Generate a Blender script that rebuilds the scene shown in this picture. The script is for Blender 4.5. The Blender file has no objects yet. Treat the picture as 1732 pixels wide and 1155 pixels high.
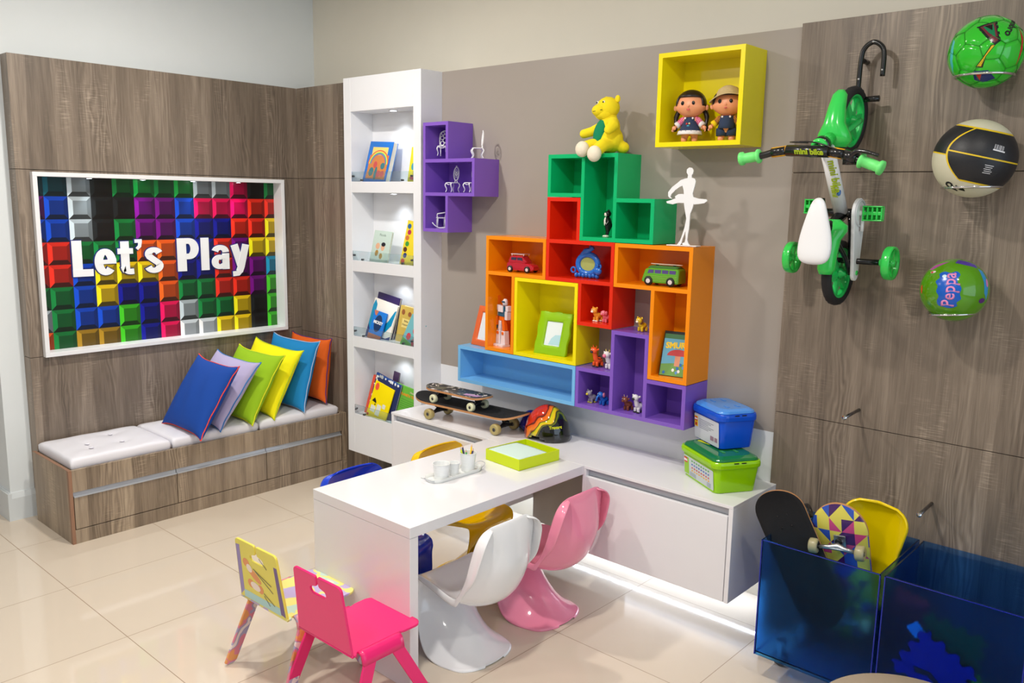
import bpy, bmesh, math, random
from math import sin, cos, pi, radians
from mathutils import Vector, Matrix
SC = bpy.context.scene
COL = SC.collection
random.seed(7)

# ------------------------------------------------------------------ camera
CAM = Vector((4.6875, -3.1499, 1.7185))
def make_camera():
    yaw, pitch, roll = 0.7320, -0.1674, 0.0177
    F = Vector((-sin(yaw)*cos(pitch), cos(yaw)*cos(pitch), sin(pitch)))
    R0 = Vector((cos(yaw), sin(yaw), 0)); U0 = R0.cross(F)
    R = R0*cos(roll)+U0*sin(roll); U = -R0*sin(roll)+U0*cos(roll)
    cd = bpy.data.cameras.new('camera'); cam = bpy.data.objects.new('camera', cd); COL.objects.link(cam)
    m = Matrix((R, U, -F)).transposed().to_4x4(); m.translation = CAM
    cam.matrix_world = m
    cd.sensor_fit = 'HORIZONTAL'; cd.sensor_width = 36.0; cd.lens = 1427.13*36.0/1732.0
    cd.clip_start = 0.05; cd.clip_end = 60
    SC.camera = cam
make_camera()

# ------------------------------------------------------------------ world, lights, exposure
w = bpy.data.worlds.new('room_light'); SC.world = w; w.use_nodes = True
w.node_tree.nodes['Background'].inputs['Color'].default_value = (0.92, 0.96, 1.0, 1)
w.node_tree.nodes['Background'].inputs['Strength'].default_value = 0.40
SC.view_settings.view_transform = 'Standard'
SC.view_settings.look = 'None'
SC.view_settings.gamma = 1.0
SC.view_settings.use_curve_mapping = False
SC.view_settings.exposure = -0.30
SC.cycles.use_denoising = True
SC.cycles.max_bounces = 10
SC.cycles.transparent_max_bounces = 16

CEIL = 3.0
def area(name, loc, size, power, color=(1,1,1), rot=(0,0,0), shape='DISK', size_y=None, spread=None):
    l = bpy.data.lights.new(name, 'AREA'); l.shape = shape; l.size = size
    if size_y: l.size_y = size_y
    l.energy = power; l.color = color
    if spread: l.spread = spread
    o = bpy.data.objects.new(name, l); o.location = loc; o.rotation_euler = rot; COL.objects.link(o)
    return o
DOWNLIGHTS = [(1.35, -1.35), (3.05, -1.75), (4.6, -1.6), (1.35, -3.3), (3.05, -3.6), (4.8, -3.6)]
LP = [42, 40, 16, 18, 26, 9]
for (lx, ly), e in zip(DOWNLIGHTS, LP):
    area('ceiling_lamp_light', (lx, ly, CEIL-0.03), 0.14, e, (1.0, 0.95, 0.88))
# neutral area light added behind the camera as fill
area('front_fill_light', (3.2, -6.6, 1.7), 6.0, 18, (1.0, 0.98, 0.95), (radians(90), 0, 0), 'RECTANGLE', 2.4)
area('shop_window_light', (8.4, -2.6, 1.7), 4.5, 80, (0.66, 0.83, 1.0), (radians(90), 0, radians(90)), 'RECTANGLE', 2.6)

# ------------------------------------------------------------------ materials
MATS = {}
def srgb(r, g, b):
    f = lambda c: (c/255.0/12.92) if c/255.0 <= 0.04045 else ((c/255.0+0.055)/1.055)**2.4
    return (f(r), f(g), f(b), 1.0)
def mat(name, rgb, rough=0.45, metal=0.0, coat=0.0, trans=0.0, ior=1.45, emit=None, es=0.0, alpha=1.0, bump=0.0, bscale=200, sss=0.0, var=0.0, spec=None, vscale=8.0):
    if name in MATS: return MATS[name]
    m = bpy.data.materials.new(name); m.use_nodes = True
    nt = m.node_tree; b = nt.nodes['Principled BSDF']
    c = srgb(*rgb); b.inputs['Base Color'].default_value = c
    b.inputs['Roughness'].default_value = rough; b.inputs['Metallic'].default_value = metal
    b.inputs['Coat Weight'].default_value = coat; b.inputs['Coat Roughness'].default_value = 0.05
    b.inputs['Transmission Weight'].default_value = trans; b.inputs['IOR'].default_value = ior
    b.inputs['Alpha'].default_value = alpha
    if spec is not None: b.inputs['Specular IOR Level'].default_value = spec
    if sss: b.inputs['Subsurface Weight'].default_value = sss; b.inputs['Subsurface Scale'].default_value = 0.01
    if emit: b.inputs['Emission Color'].default_value = srgb(*emit); b.inputs['Emission Strength'].default_value = es
    tc = nt.nodes.new('ShaderNodeTexCoord')
    n = nt.nodes.new('ShaderNodeTexNoise'); n.inputs['Scale'].default_value = vscale; n.inputs['Detail'].default_value = 4
    nt.links.new(tc.outputs['Object'], n.inputs['Vector'])
    v = max(var, 0.012)
    mx = nt.nodes.new('ShaderNodeMix'); mx.data_type = 'RGBA'; mx.blend_type = 'MULTIPLY'; mx.inputs[0].default_value = 1.0
    mr = nt.nodes.new('ShaderNodeMapRange'); mr.inputs['To Min'].default_value = 1-v*2; mr.inputs['To Max'].default_value = 1+v
    nt.links.new(n.outputs['Fac'], mr.inputs['Value'])
    mx.inputs[6].default_value = c; nt.links.new(mr.outputs[0], mx.inputs[7])
    nt.links.new(mx.outputs[2], b.inputs['Base Color'])
    if bump:
        n2 = nt.nodes.new('ShaderNodeTexNoise'); n2.inputs['Scale'].default_value = bscale; n2.inputs['Detail'].default_value = 3
        nt.links.new(tc.outputs['Object'], n2.inputs['Vector'])
        bp = nt.nodes.new('ShaderNodeBump'); bp.inputs['Strength'].default_value = bump; bp.inputs['Distance'].default_value = 0.002
        nt.links.new(n2.outputs['Fac'], bp.inputs['Height']); nt.links.new(bp.outputs[0], b.inputs['Normal'])
    MATS[name] = m; return m

def nd(nt, t, **k):
    n = nt.nodes.new(t)
    for a, v in k.items(): setattr(n, a, v)
    return n
def math_node(nt, op, a, b=None, c=None):
    n = nt.nodes.new('ShaderNodeMath'); n.operation = op
    for i, v in enumerate((a, b, c)):
        if v is None: continue
        if isinstance(v, (int, float)): n.inputs[i].default_value = v
        else: nt.links.new(v, n.inputs[i])
    return n.outputs[0]

def wood_mat(name, dark, mid, light, seed=0.0):
    """vertical grey-brown oak laminate: cathedral grain, board bands, pale saw marks"""
    m = bpy.data.materials.new(name); m.use_nodes = True; nt = m.node_tree; b = nt.nodes['Principled BSDF']
    geo = nd(nt, 'ShaderNodeNewGeometry'); sep = nd(nt, 'ShaderNodeSeparateXYZ'); nt.links.new(geo.outputs['Position'], sep.inputs[0])
    h = math_node(nt, 'ADD', sep.outputs[0], math_node(nt, 'MULTIPLY', sep.outputs[1], 1.0)); h = math_node(nt, 'ADD', h, seed)
    z = sep.outputs[2]
    def vec(a, bb, c=0.0):
        n = nd(nt, 'ShaderNodeCombineXYZ'); nt.links.new(a, n.inputs[0]); nt.links.new(bb, n.inputs[1]); n.inputs[2].default_value = c
        return n.outputs[0]
    def noise(v, det=3, dist=0.0, rough=0.55):
        n = nd(nt, 'ShaderNodeTexNoise'); n.inputs['Scale'].default_value = 1.0; n.inputs['Detail'].default_value = det
        n.inputs['Distortion'].default_value = dist; n.inputs['Roughness'].default_value = rough
        nt.links.new(v, n.inputs['Vector']); return n.outputs['Fac']
    M = lambda a, k: math_node(nt, 'MULTIPLY', a, k)
    A = lambda a, k: math_node(nt, 'ADD', a, k)
    # bands about 9 cm wide, each with its own tone
    warp = noise(vec(M(h, 1.5), M(z, 0.4)), 2)
    hb = A(M(h, 8.0), M(warp, 1.2))
    fl = math_node(nt, 'FLOOR', hb)
    wn = nd(nt, 'ShaderNodeTexWhiteNoise', noise_dimensions='1D'); nt.links.new(fl, wn.inputs['W'])
    band = wn.outputs['Value']
    # grain: rings stretched along z
    g1 = noise(vec(M(h, 20), M(z, 1.1)), 4, 0.6)
    ring = math_node(nt, 'SINE', A(M(h, 330), M(noise(vec(M(h, 9), M(z, 1.6), 3.0), 3, 0.5), 46)))
    ringm = noise(vec(M(h, 5), M(z, 1.2), 7.0), 2)
    ringm = math_node(nt, 'SMOOTH_MIN', 1.0, math_node(nt, 'MAXIMUM', 0.0, M(A(ringm, -0.47), 6.0)), 0.1)
    fine = noise(vec(M(h, 260), M(z, 7)), 3)
    tick = noise(vec(M(h, 14), M(z, 260), 2.0), 2)
    tickm = noise(vec(M(h, 7), M(z, 2.6), 11.0), 3)
    tickm = math_node(nt, 'MINIMUM', 1.0, math_node(nt, 'MAXIMUM', 0.0, M(A(tickm, -0.53), 9.0)))
    tick = M(math_node(nt, 'MAXIMUM', 0.0, A(tick, -0.5)), tickm)
    val = A(M(A(band, -0.5), 0.22), 0.5)
    val = A(val, M(A(g1, -0.5), 0.75))
    val = A(val, M(M(ring, ringm), 0.12))
    val = A(val, M(A(fine, -0.5), 0.42))
    val = A(val, M(tick, 1.7))
    cr = nd(nt, 'ShaderNodeValToRGB'); nt.links.new(val, cr.inputs[0])
    cr.color_ramp.elements[0].position = 0.12; cr.color_ramp.elements[0].color = srgb(*dark)
    cr.color_ramp.elements[1].position = 0.95; cr.color_ramp.elements[1].color = srgb(*light)
    e = cr.color_ramp.elements.new(0.52); e.color = srgb(*mid)
    nt.links.new(cr.outputs[0], b.inputs['Base Color'])
    b.inputs['Roughness'].default_value = 0.42
    bp = nd(nt, 'ShaderNodeBump'); bp.inputs['Strength'].default_value = 0.25; bp.inputs['Distance'].default_value = 0.001
    nt.links.new(fine, bp.inputs['Height']); nt.links.new(bp.outputs[0], b.inputs['Normal'])
    MATS[name] = m; return m

def tile_mat():
    m = bpy.data.materials.new('floor_tiles'); m.use_nodes = True; nt = m.node_tree; b = nt.nodes['Principled BSDF']
    geo = nd(nt, 'ShaderNodeNewGeometry'); sep = nd(nt, 'ShaderNodeSeparateXYZ'); nt.links.new(geo.outputs['Position'], sep.inputs[0])
    u = math_node(nt, 'MULTIPLY', math_node(nt, 'ADD', sep.outputs[0], -0.3318+6.0), 1/0.6)
    v = math_node(nt, 'MULTIPLY', math_node(nt, 'ADD', sep.outputs[1], 1.864+6.0), 1/0.6)
    def edge(q):
        f = math_node(nt, 'FRACT', q); f = math_node(nt, 'ABSOLUTE', math_node(nt, 'SUBTRACT', f, 0.5))
        return math_node(nt, 'GREATER_THAN', f, 0.5-0.0026)
    line = math_node(nt, 'MAXIMUM', edge(u), edge(v))
    cb = nd(nt, 'ShaderNodeCombineXYZ'); nt.links.new(math_node(nt, 'FLOOR', u), cb.inputs[0]); nt.links.new(math_node(nt, 'FLOOR', v), cb.inputs[1])
    wn = nd(nt, 'ShaderNodeTexWhiteNoise', noise_dimensions='2D'); nt.links.new(cb.outputs[0], wn.inputs['Vector'])
    mr = nd(nt, 'ShaderNodeMapRange'); nt.links.new(wn.outputs['Value'], mr.inputs['Value']); mr.inputs['To Min'].default_value = 0.97; mr.inputs['To Max'].default_value = 1.0
    ba = nd(nt, 'ShaderNodeMix', data_type='RGBA', blend_type='MULTIPLY'); ba.inputs[0].default_value = 1
    ba.inputs[6].default_value = srgb(218, 204, 186); nt.links.new(mr.outputs[0], ba.inputs[7])
    mx = nd(nt, 'ShaderNodeMix', data_type='RGBA'); nt.links.new(line, mx.inputs[0]); nt.links.new(ba.outputs[2], mx.inputs[6])
    mx.inputs[7].default_value = srgb(158, 136, 114)
    nt.links.new(mx.outputs[2], b.inputs['Base Color'])
    rr = nd(nt, 'ShaderNodeMapRange'); nt.links.new(line, rr.inputs['Value']); rr.inputs['To Min'].default_value = 0.06; rr.inputs['To Max'].default_value = 0.6
    nt.links.new(rr.outputs[0], b.inputs['Roughness'])
    MATS['floor_tiles'] = m; return m

WOOD = wood_mat('oak_laminate', (74, 63, 54), (126, 112, 98), (174, 158, 141))
TILES = tile_mat()
WHITE = mat('white_laminate', (232, 231, 234), 0.12)
WHITE_M = mat('white_matt_lacquer', (228, 229, 232), 0.4)
WALLW = mat('white_wall_paint', (226, 231, 232), 0.85, var=0.01)
WALLB = mat('beige_wall_paint', (228, 223, 209), 0.85, var=0.01)
GREY = mat('taupe_panel', (158, 149, 141), 0.38)
ALU = mat('brushed_aluminium', (184, 188, 194), 0.42, 0.35)
CHROME = mat('chrome', (225, 225, 228), 0.08, 1.0)
BLACK = mat('black_plastic', (14, 14, 16), 0.3)
DARK = mat('gap_shade', (20, 18, 18), 0.8)

# ------------------------------------------------------------------ mesh helpers
def finish(name, bm, mats, parent=None, smooth=False, bevel=0.0, seg=2, sub=0, weld=False, solid=0.0, angle=35, recalc=True):
    if recalc: bmesh.ops.recalc_face_normals(bm, faces=bm.faces)
    me = bpy.data.meshes.new(name); bm.to_mesh(me); bm.free()
    if not isinstance(mats, (list, tuple)): mats = [mats]
    for m_ in mats: me.materials.append(m_)
    o = bpy.data.objects.new(name, me); COL.objects.link(o)
    if parent: o.parent = parent
    if solid:
        s = o.modifiers.new('solid', 'SOLIDIFY'); s.thickness = solid; s.offset = 0
    if bevel:
        b = o.modifiers.new('bevel', 'BEVEL'); b.width = bevel; b.segments = seg; b.limit_method = 'ANGLE'; b.angle_limit = radians(angle)
        b.harden_normals = False
    if sub:
        s = o.modifiers.new('sub', 'SUBSURF'); s.levels = sub; s.render_levels = sub
    if smooth or sub:
        for p in me.polygons: p.use_smooth = True
    elif bevel:
        for p in me.polygons: p.use_smooth = False
    return o
def thing(name, label, cat, loc=(0,0,0), rz=0.0, group=None, rot=None, scale=None):
    o = bpy.data.objects.new(name, None); COL.objects.link(o); o.empty_display_size = 0.05
    o.location = loc; o.rotation_euler = rot if rot else (0, 0, rz)
    if scale: o.scale = (scale,)*3 if isinstance(scale, (int, float)) else scale
    return tag(o, label, cat, group)
def tag(o, label, cat, group=None):
    o['label'] = label; o['category'] = cat
    if group: o['group'] = group
    return o
def struct(o):
    o['kind'] = 'structure'; return o
def new(): return bmesh.new()
def box(bm, x0, x1, y0, y1, z0, z1, mi=0, M=None):
    vs = [bm.verts.new(Vector(c)) for c in ((x0,y0,z0),(x1,y0,z0),(x1,y1,z0),(x0,y1,z0),(x0,y0,z1),(x1,y0,z1),(x1,y1,z1),(x0,y1,z1))]
    if M: 
        for v in vs: v.co = M @ v.co
    for idx in ((0,3,2,1),(4,5,6,7),(0,1,5,4),(1,2,6,5),(2,3,7,6),(3,0,4,7)):
        f = bm.faces.new([vs[i] for i in idx]); f.material_index = mi
    return vs
def prism(bm, pts, a, b, plane='xz', mi=0, M=None):
    """extrude polygon pts (2D) from a to b along the third axis"""
    def mk(p, t):
        if plane == 'xz': return Vector((p[0], t, p[1]))
        if plane == 'yz': return Vector((t, p[0], p[1]))
        return Vector((p[0], p[1], t))
    A_ = [bm.verts.new(mk(p, a)) for p in pts]; B_ = [bm.verts.new(mk(p, b)) for p in pts]
    if M:
        for v in A_+B_: v.co = M @ v.co
    n = len(pts)
    try:
        f = bm.faces.new(A_); f.material_index = mi
        f = bm.faces.new(B_[::-1]); f.material_index = mi
    except ValueError: pass
    for i in range(n):
        f = bm.faces.new([A_[i], A_[(i+1) % n], B_[(i+1) % n], B_[i]]); f.material_index = mi
    return A_, B_
def ring_loft(bm, rings, closed_ends=True, mi=0, loop=False, smooth=True):
    R_ = [[bm.verts.new(Vector(p)) for p in r] for r in rings]
    n = len(R_[0]); rng = range(len(R_) if loop else len(R_)-1)
    for i in rng:
        a, b = R_[i], R_[(i+1) % len(R_)]
        for j in range(n):
            f = bm.faces.new([a[j], a[(j+1) % n], b[(j+1) % n], b[j]]); f.material_index = mi; f.smooth = smooth
    if closed_ends and not loop:
        f = bm.faces.new(R_[0][::-1]); f.material_index = mi
        f = bm.faces.new(R_[-1]); f.material_index = mi
    return R_
def lathe(bm, prof, n=24, c=(0,0,0), mi=0, M=None, smooth=True, cap=True):
    rings = []
    for r, z in prof:
        rings.append([Vector((c[0]+r*cos(2*pi*k/n), c[1]+r*sin(2*pi*k/n), c[2]+z)) for k in range(n)])
    if M: rings = [[M @ p for p in r] for r in rings]
    return ring_loft(bm, rings, cap, mi, smooth=smooth)
def tube(bm, path, r, n=10, mi=0, closed=False, M=None, smooth=True):
    path = [Vector(p) for p in path]; rad = r if isinstance(r, (list, tuple)) else [r]*len(path)
    rings = []; up = None
    N = len(path)
    for i, p in enumerate(path):
        if closed: t = path[(i+1) % N]-path[i-1]
        else: t = path[min(i+1, N-1)]-path[max(i-1, 0)]
        t.normalize()
        if up is None:
            up = Vector((0,0,1)) if abs(t.z) < 0.9 else Vector((1,0,0))
        s = t.cross(up)
        if s.length < 1e-5: s = t.cross(Vector((0,1,0)))
        s.normalize(); up = s.cross(t).normalized()
        rings.append([p + (s*cos(2*pi*k/n)+up*sin(2*pi*k/n))*rad[i] for k in range(n)])
    if M: rings = [[M @ q for q in g] for g in rings]
    return ring_loft(bm, rings, not closed, mi, loop=closed, smooth=smooth)
def ball(bm, c, r, mi=0, seg=16, rings=10, M=None, rot=None):
    """ellipsoid; r may be a triple"""
    if isinstance(r, (int, float)): r = (r, r, r)
    T = Matrix.Translation(Vector(c)) @ (rot.to_4x4() if rot else Matrix.Identity(4)) @ Matrix.Diagonal((r[0], r[1], r[2], 1))
    if M: T = M @ T
    res = bmesh.ops.create_uvsphere(bm, u_segments=seg, v_segments=rings, radius=1.0, matrix=T)
    for v in res['verts']:
        for f in v.link_faces: f.material_index = mi; f.smooth = True
def smooth_path(pts, k=6, closed=False):
    P_ = [Vector(p) for p in pts]; out = []; n = len(P_)
    rng = range(n if closed else n-1)
    for i in rng:
        if closed: a, b, c, d = P_[i-1], P_[i], P_[(i+1) % n], P_[(i+2) % n]
        else: a, b, c, d = P_[max(i-1,0)], P_[i], P_[i+1], P_[min(i+2,n-1)]
        for j in range(k):
            t = j/k
            out.append(0.5*((2*b)+(c-a)*t+(2*a-5*b+4*c-d)*t*t+(3*b-a-3*c+d)*t**3))
    if not closed: out.append(P_[-1])
    return out
def rrect(w, h, r, k=4, cx=0, cy=0):
    pts = []
    for sx, sy, a0 in ((1,1,0),(-1,1,90),(-1,-1,180),(1,-1,270)):
        for i in range(k+1):
            a = radians(a0+90*i/k)
            pts.append((cx+sx*(w/2-r)+r*cos(a), cy+sy*(h/2-r)+r*sin(a)))
    return pts
def text_bm(s, size, extrude=0.001, offset=0.0, xs=1.0, spacing=1.0, align='LEFT', shear=0.0):
    """lettering as mesh in the xy plane"""
    cu = bpy.data.curves.new('lettering', 'FONT'); cu.body = s; cu.size = size; cu.extrude = extrude; cu.offset = offset
    cu.space_character = spacing; cu.align_x = align; cu.shear = shear; cu.resolution_u = 3
    o = bpy.data.objects.new('lettering', cu); COL.objects.link(o)
    dg = bpy.context.evaluated_depsgraph_get(); dg.update()
    me = bpy.data.meshes.new_from_object(o.evaluated_get(dg)); 
    bm = bmesh.new(); bm.from_mesh(me)
    bmesh.ops.scale(bm, vec=(xs, 1, 1), verts=bm.verts)
    bpy.data.objects.remove(o); bpy.data.curves.remove(cu); bpy.data.meshes.remove(me)
    return bm
def text_obj(name, s, size, M, m_, parent=None, extrude=0.0004, offset=0.0, xs=1.0, align='CENTER', shear=0.0, spacing=1.0):
    bm = text_bm(s, size, extrude, offset, xs, spacing, align, shear)
    bmesh.ops.transform(bm, matrix=M, verts=bm.verts)
    return finish(name, bm, m_, parent, recalc=False)
# x the xy plane upright
def blob(name, m_, parent, balls=(), limbs=(), voxel=0.002, smooth=6):
    """overlapping rounded masses fused into one continuous skin"""
    bm = new()
    for c, r in balls: ball(bm, c, r, seg=20, rings=14)
    for path, rr in limbs:
        tube(bm, path, rr, 12)
        ball(bm, path[-1], rr[-1] if isinstance(rr, (list, tuple)) else rr, seg=12, rings=8)
    o = finish(name, bm, m_, parent, smooth=True)
    r = o.modifiers.new('fuse', 'REMESH'); r.mode = 'VOXEL'; r.voxel_size = voxel; r.use_smooth_shade = True
    s = o.modifiers.new('soften', 'SMOOTH'); s.factor = 0.5; s.iterations = smooth
    return o
def basis(o, ex, ey):
    """matrix whose x, y axes are ex, ey and origin o"""
    ex = Vector(ex).normalized(); ey = Vector(ey).normalized(); ez = ex.cross(ey)
    m = Matrix((ex, ey, ez)).transposed().to_4x4(); m.translation = Vector(o); return m
# ================================================================== ROOM
# real walls stand behind the furred-out panels
WX, WY = -0.09, 0.20
YL = -1.638                     # left end of the panelled wall
def quadbox(name, m_, *a, **k):
    bm = new(); box(bm, *a); return struct(finish(name, bm, m_, **k))
quadbox('floor', TILES, -4.0, 9.0, -8.0, 3.0, -0.05, 0.0)
quadbox('ceiling', mat('ceiling_paint', (225, 225, 222), 0.9), -4.0, 9.0, -5.4, 3.0, CEIL, CEIL+0.1)
quadbox('wall_left', WALLW, WX-0.35, WX, -1.755, WY+0.1, 0, CEIL)
quadbox('wall_back', WALLB, WX-0.3, 7.0, WY, WY+0.15, 0, CEIL)
quadbox('wall_far_left', WALLW, -4.0, WX-0.35, -0.4, -0.3, 0, CEIL)
bm = new()
prof = [(0,0),(0.018,0),(0.018,0.12),(0.012,0.135),(0.006,0.148),(0,0.152)]
prism(bm, [(WX+p, q) for p, q in prof], -1.755, YL, 'xz')
box(bm, WX-0.35, WX+0.018, -1.773, -1.755, 0, 0.148)
box(bm, WX-0.35, WX+0.008, -1.765, -1.755, 0.148, 0.152)
struct(finish('baseboard_left', bm, mat('baseboard_paint', (214, 219, 220), 0.35)))
# left wall oak cladding with the recess cut out for the picture
FY0, FY1, FZ0, FZ1 = -1.560, -0.140, 0.878, 1.799
def cladding(name, boxes, m_=WOOD):
    bm = new()
    for b in boxes: box(bm, *b)
    return struct(finish(name, bm, m_, bevel=0.0008, seg=1))
g = 0.0012
cladding('trim_1', [(WX, 0, YL, 0, 1.822+g, 2.376)])
cladding('trim_2', [(WX, 0, YL, FY0, 0.867+g, 1.822-g), (WX, 0, FY1, 0, 0.867+g, 1.822-g), (WX, 0, FY0, FY1, 0.867+g, FZ0), (WX, 0, FY0, FY1, FZ1, 1.822-g), (WX, WX+0.02, FY0, FY1, FZ0, FZ1)])
cladding('trim_3', [(WX, 0, YL, 0, 0.0, 0.867-g)])
cladding('trim_4', [(0, 0.682, 0, WY, 1.822+g, 2.376), (0, 0.682, 0, WY, 0.845+g, 1.822-g), (0, 0.682, 0, WY, 0.0, 0.845-g)])
# taupe panel behind the shelves, white splashback, oak cladding on the right
bm = new(); box(bm, 1.333, 3.284, 0.0, WY, 0.812, 2.366); struct(finish('trim_7', bm, GREY))
cladding('trim_5', [(3.284, 5.6, -0.012, WY, 1.835+g, 2.376), (3.284, 5.6, -0.012, WY, 0.903+g, 1.835-g), (3.284, 5.6, -0.012, WY, 0.0, 0.903-g)])
bm = new(); box(bm, 1.333, 3.284, -0.003, WY, 0.22, 0.812); struct(finish('trim_6', bm, WHITE_M))
# ceiling downlights
LAMP_AT = ['nearest the bench corner', 'over the desk and counter', 'over the blue rolling bins', 'behind the camera on the bench side', 'behind the camera in the middle', 'behind the camera on the window side']
for (lx, ly), at_ in zip(DOWNLIGHTS, LAMP_AT):
    t = thing('ceiling_lamp', 'round recessed ceiling downlight '+at_, 'ceiling lamp', (lx, ly, CEIL), group='recessed ceiling downlights')
    bm = new(); lathe(bm, [(0.075, -0.001), (0.095, -0.001), (0.095, -0.008), (0.078, -0.012), (0.075, -0.006)], 32)
    finish('rim', bm, WHITE_M, t, smooth=True)
    bm = new(); lathe(bm, [(0.0745, -0.002), (0.0745, -0.004)], 32)
    finish('diffuser', bm, mat('lamp_diffuser', (255, 250, 240), 0.5, emit=(255, 240, 220), es=6.0), t)
# ================================================================== WALL SHELVES
SX, SZ, SD = 0.1899, 0.1877, 0.1746     # grid pitch and depth
X0, Z0 = 1.8331, 1.9176
def paint(name, rgb): return mat(name, rgb, 0.22)
ORANGE = paint('orange_lacquer', (243, 140, 8)); YELLOW = paint('yellow_lacquer', (240, 222, 10)); GREEN = paint('green_lacquer', (10, 178, 108))
RED = paint('red_lacquer', (222, 42, 12)); PURPLE = paint('purple_lacquer', (128, 88, 190)); SKY = paint('sky_blue_lacquer', (118, 184, 234))
def shelf(name, label, m_, cells, x0, z0, sx, sz, openings=None, T=0.017, gap=0.0012, depth=SD):
    """cells: set of (col,row); openings: list of (c0,r0,c1,r1) merged cells that are open inside"""
    openings = openings or [(c, r, c+1, r+1) for c, r in cells]
    bm = new()
    # solid outline with the openings carved: build boards around every opening
    xs = lambda c: x0+sx*c; zs = lambda r: z0-sz*r
    def occ(c, r): return (c, r) in cells
    h = T/2
    for (c0, r0, c1, r1) in openings:
        # outer faces get the full board, shared faces half from either side
        xa, xb, za, zb = xs(c0), xs(c1), zs(r1), zs(r0)
        oL = any(not occ(c0-1, r) for r in range(r0, r1)); oR = any(not occ(c1, r) for r in range(r0, r1))
        oT = any(not occ(c, r0-1) for c in range(c0, c1)); oB = any(not occ(c, r1) for c in range(c0, c1))
        own = lambda cell: next(o for o in openings if o[0] <= cell[0] < o[2] and o[1] <= cell[1] < o[3])
        def part(nb, side):
            """board thickness towards a neighbouring opening"""
            o_ = own(nb)
            if side == 'v': return 0.0001 if any(not occ(c, r) for r in range(o_[1], o_[3]) for c in ([o_[2]] if nb[0] < c0 else [o_[0]-1])) else h
            return 0.0001 if any(not occ(c, r) for c in range(o_[0], o_[2]) for r in ([o_[3]] if nb[1] < r0 else [o_[1]-1])) else h
        gl = gap if not any(occ(c0-1, r) for r in range(r0, r1)) else 0; gr = gap if not any(occ(c1, r) for r in range(r0, r1)) else 0
        gt = gap if not any(occ(c, r0-1) for c in range(c0, c1)) else 0; gb = gap if not any(occ(c, r1) for c in range(c0, c1)) else 0
        xa += gl; xb -= gr; za += gb; zb -= gt
        tl = T if oL else part((c0-1, r0), 'v'); tr = T if oR else part((c1, r0), 'v'); tt = T if oT else part((c0, r0-1), 'h'); tb = T if oB else part((c0, r1), 'h')
        box(bm, xa, xb, -depth, 0, zb-tt, zb); box(bm, xa, xb, -depth, 0, za, za+tb)
        box(bm, xa, xa+tl, -depth, 0, za+tb, zb-tt); box(bm, xb-tr, xb, -depth, 0, za+tb, zb-tt)
        box(bm, xa+tl, xb-tr, -0.006, 0, za+tb, zb-tt)
    o = finish(name, bm, m_)
    return tag(o, label, 'shelf', None)
def cellset(*rects):
    s = set()
    for c0, r0, c1, r1 in rects:
        for c in range(c0, c1):
            for r in range(r0, r1): s.add((c, r))
    return s
def S(label, m_, rects, **k): return shelf('wall_shelf', label, m_, cellset(*rects), X0, Z0, SX, SZ, rects, **k)
S('green stepped wall shelf of three compartments, top of the cluster', GREEN, [(2,0,3,1),(3,0,4,2),(4,1,5,2)])
S('red stepped wall shelf holding the blue photo frame, under the green shelf', RED, [(2,1,3,2),(2,2,4,3),(3,3,4,4)])
S('orange L-shaped wall shelf with the little red car', ORANGE, [(0,2,2,3),(0,3,1,5)])
S('yellow square wall shelf holding the lime green photo frame', YELLOW, [(1,3,3,5)])
S('orange wall shelf with the green camper van and film case', ORANGE, [(4,2,6,3),(5,3,6,5)])
S('purple stepped wall shelf with toy animals, lowest of the cluster', PURPLE, [(3,5,4,6),(4,4,5,6),(5,5,6,6)])
S('long sky blue wall shelf, empty, under the orange and yellow ones', SKY, [(-1,5,3,6)])
shelf('wall_shelf', 'purple T-shaped wall shelf with miniature white chairs beside bookcase', PURPLE, cellset((0,0,1,1),(0,1,2,2),(0,2,1,3)), 1.3775, 2.0945, 0.1862, 0.1838, [(0,0,1,1),(0,1,2,2),(0,2,1,3)])
shelf('wall_shelf', 'yellow square wall shelf with two dolls, highest on the wall', YELLOW, {(0,0)}, 2.7705, 2.2975, 0.3755, 0.3645, T=0.018)
# ================================================================== BENCH
BENCH_EDGE = mat('bench_edge_band', (150, 112, 88), 0.5)
WOODL = wood_mat('oak_laminate_bench', (80, 66, 53), (150, 132, 111), (196, 176, 150), 3.3)
BY0, BX = -1.6628, 0.470
t = thing('storage_bench', 'low oak storage bench with three drawers under the picture', 'bench', (0, 0, 0))
bm = new()
box(bm, 0.001, BX-0.018, BY0, BY0+0.016, 0, 0.376)                 # left side
box(bm, 0.001, BX-0.018, -0.040, -0.0015, 0, 0.376)                 # right side
box(bm, 0.001, BX-0.02, BY0+0.016, -0.040, 0.352, 0.368)            # deck
box(bm, 0.001, 0.012, BY0+0.016, -0.040, 0.0, 0.352)
finish('carcass', bm, WOODL, t, bevel=0.0008, seg=1)
bm = new()
box(bm, BX-0.018, BX, BY0+0.016, -0.040, 0.264, 0.376); box(bm, BX-0.018, BX, BY0+0.016, -0.040, 0.0, 0.070)
box(bm, BX-0.018, BX, -0.036, -0.0015, 0.0, 0.376)
finish('front_rail', bm, WOODL, t, bevel=0.0008, seg=1)
bm = new()
box(bm, BX-0.018, BX+0.0005, BY0, BY0+0.0155, 0, 0.3765)
box(bm, 0.001, BX-0.018, BY0-0.0003, BY0+0.0155, 0.376, 0.377)
finish('edge_band', bm, BENCH_EDGE, t)
ys = [BY0+0.018, -1.119, -0.577, -0.042]
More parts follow.
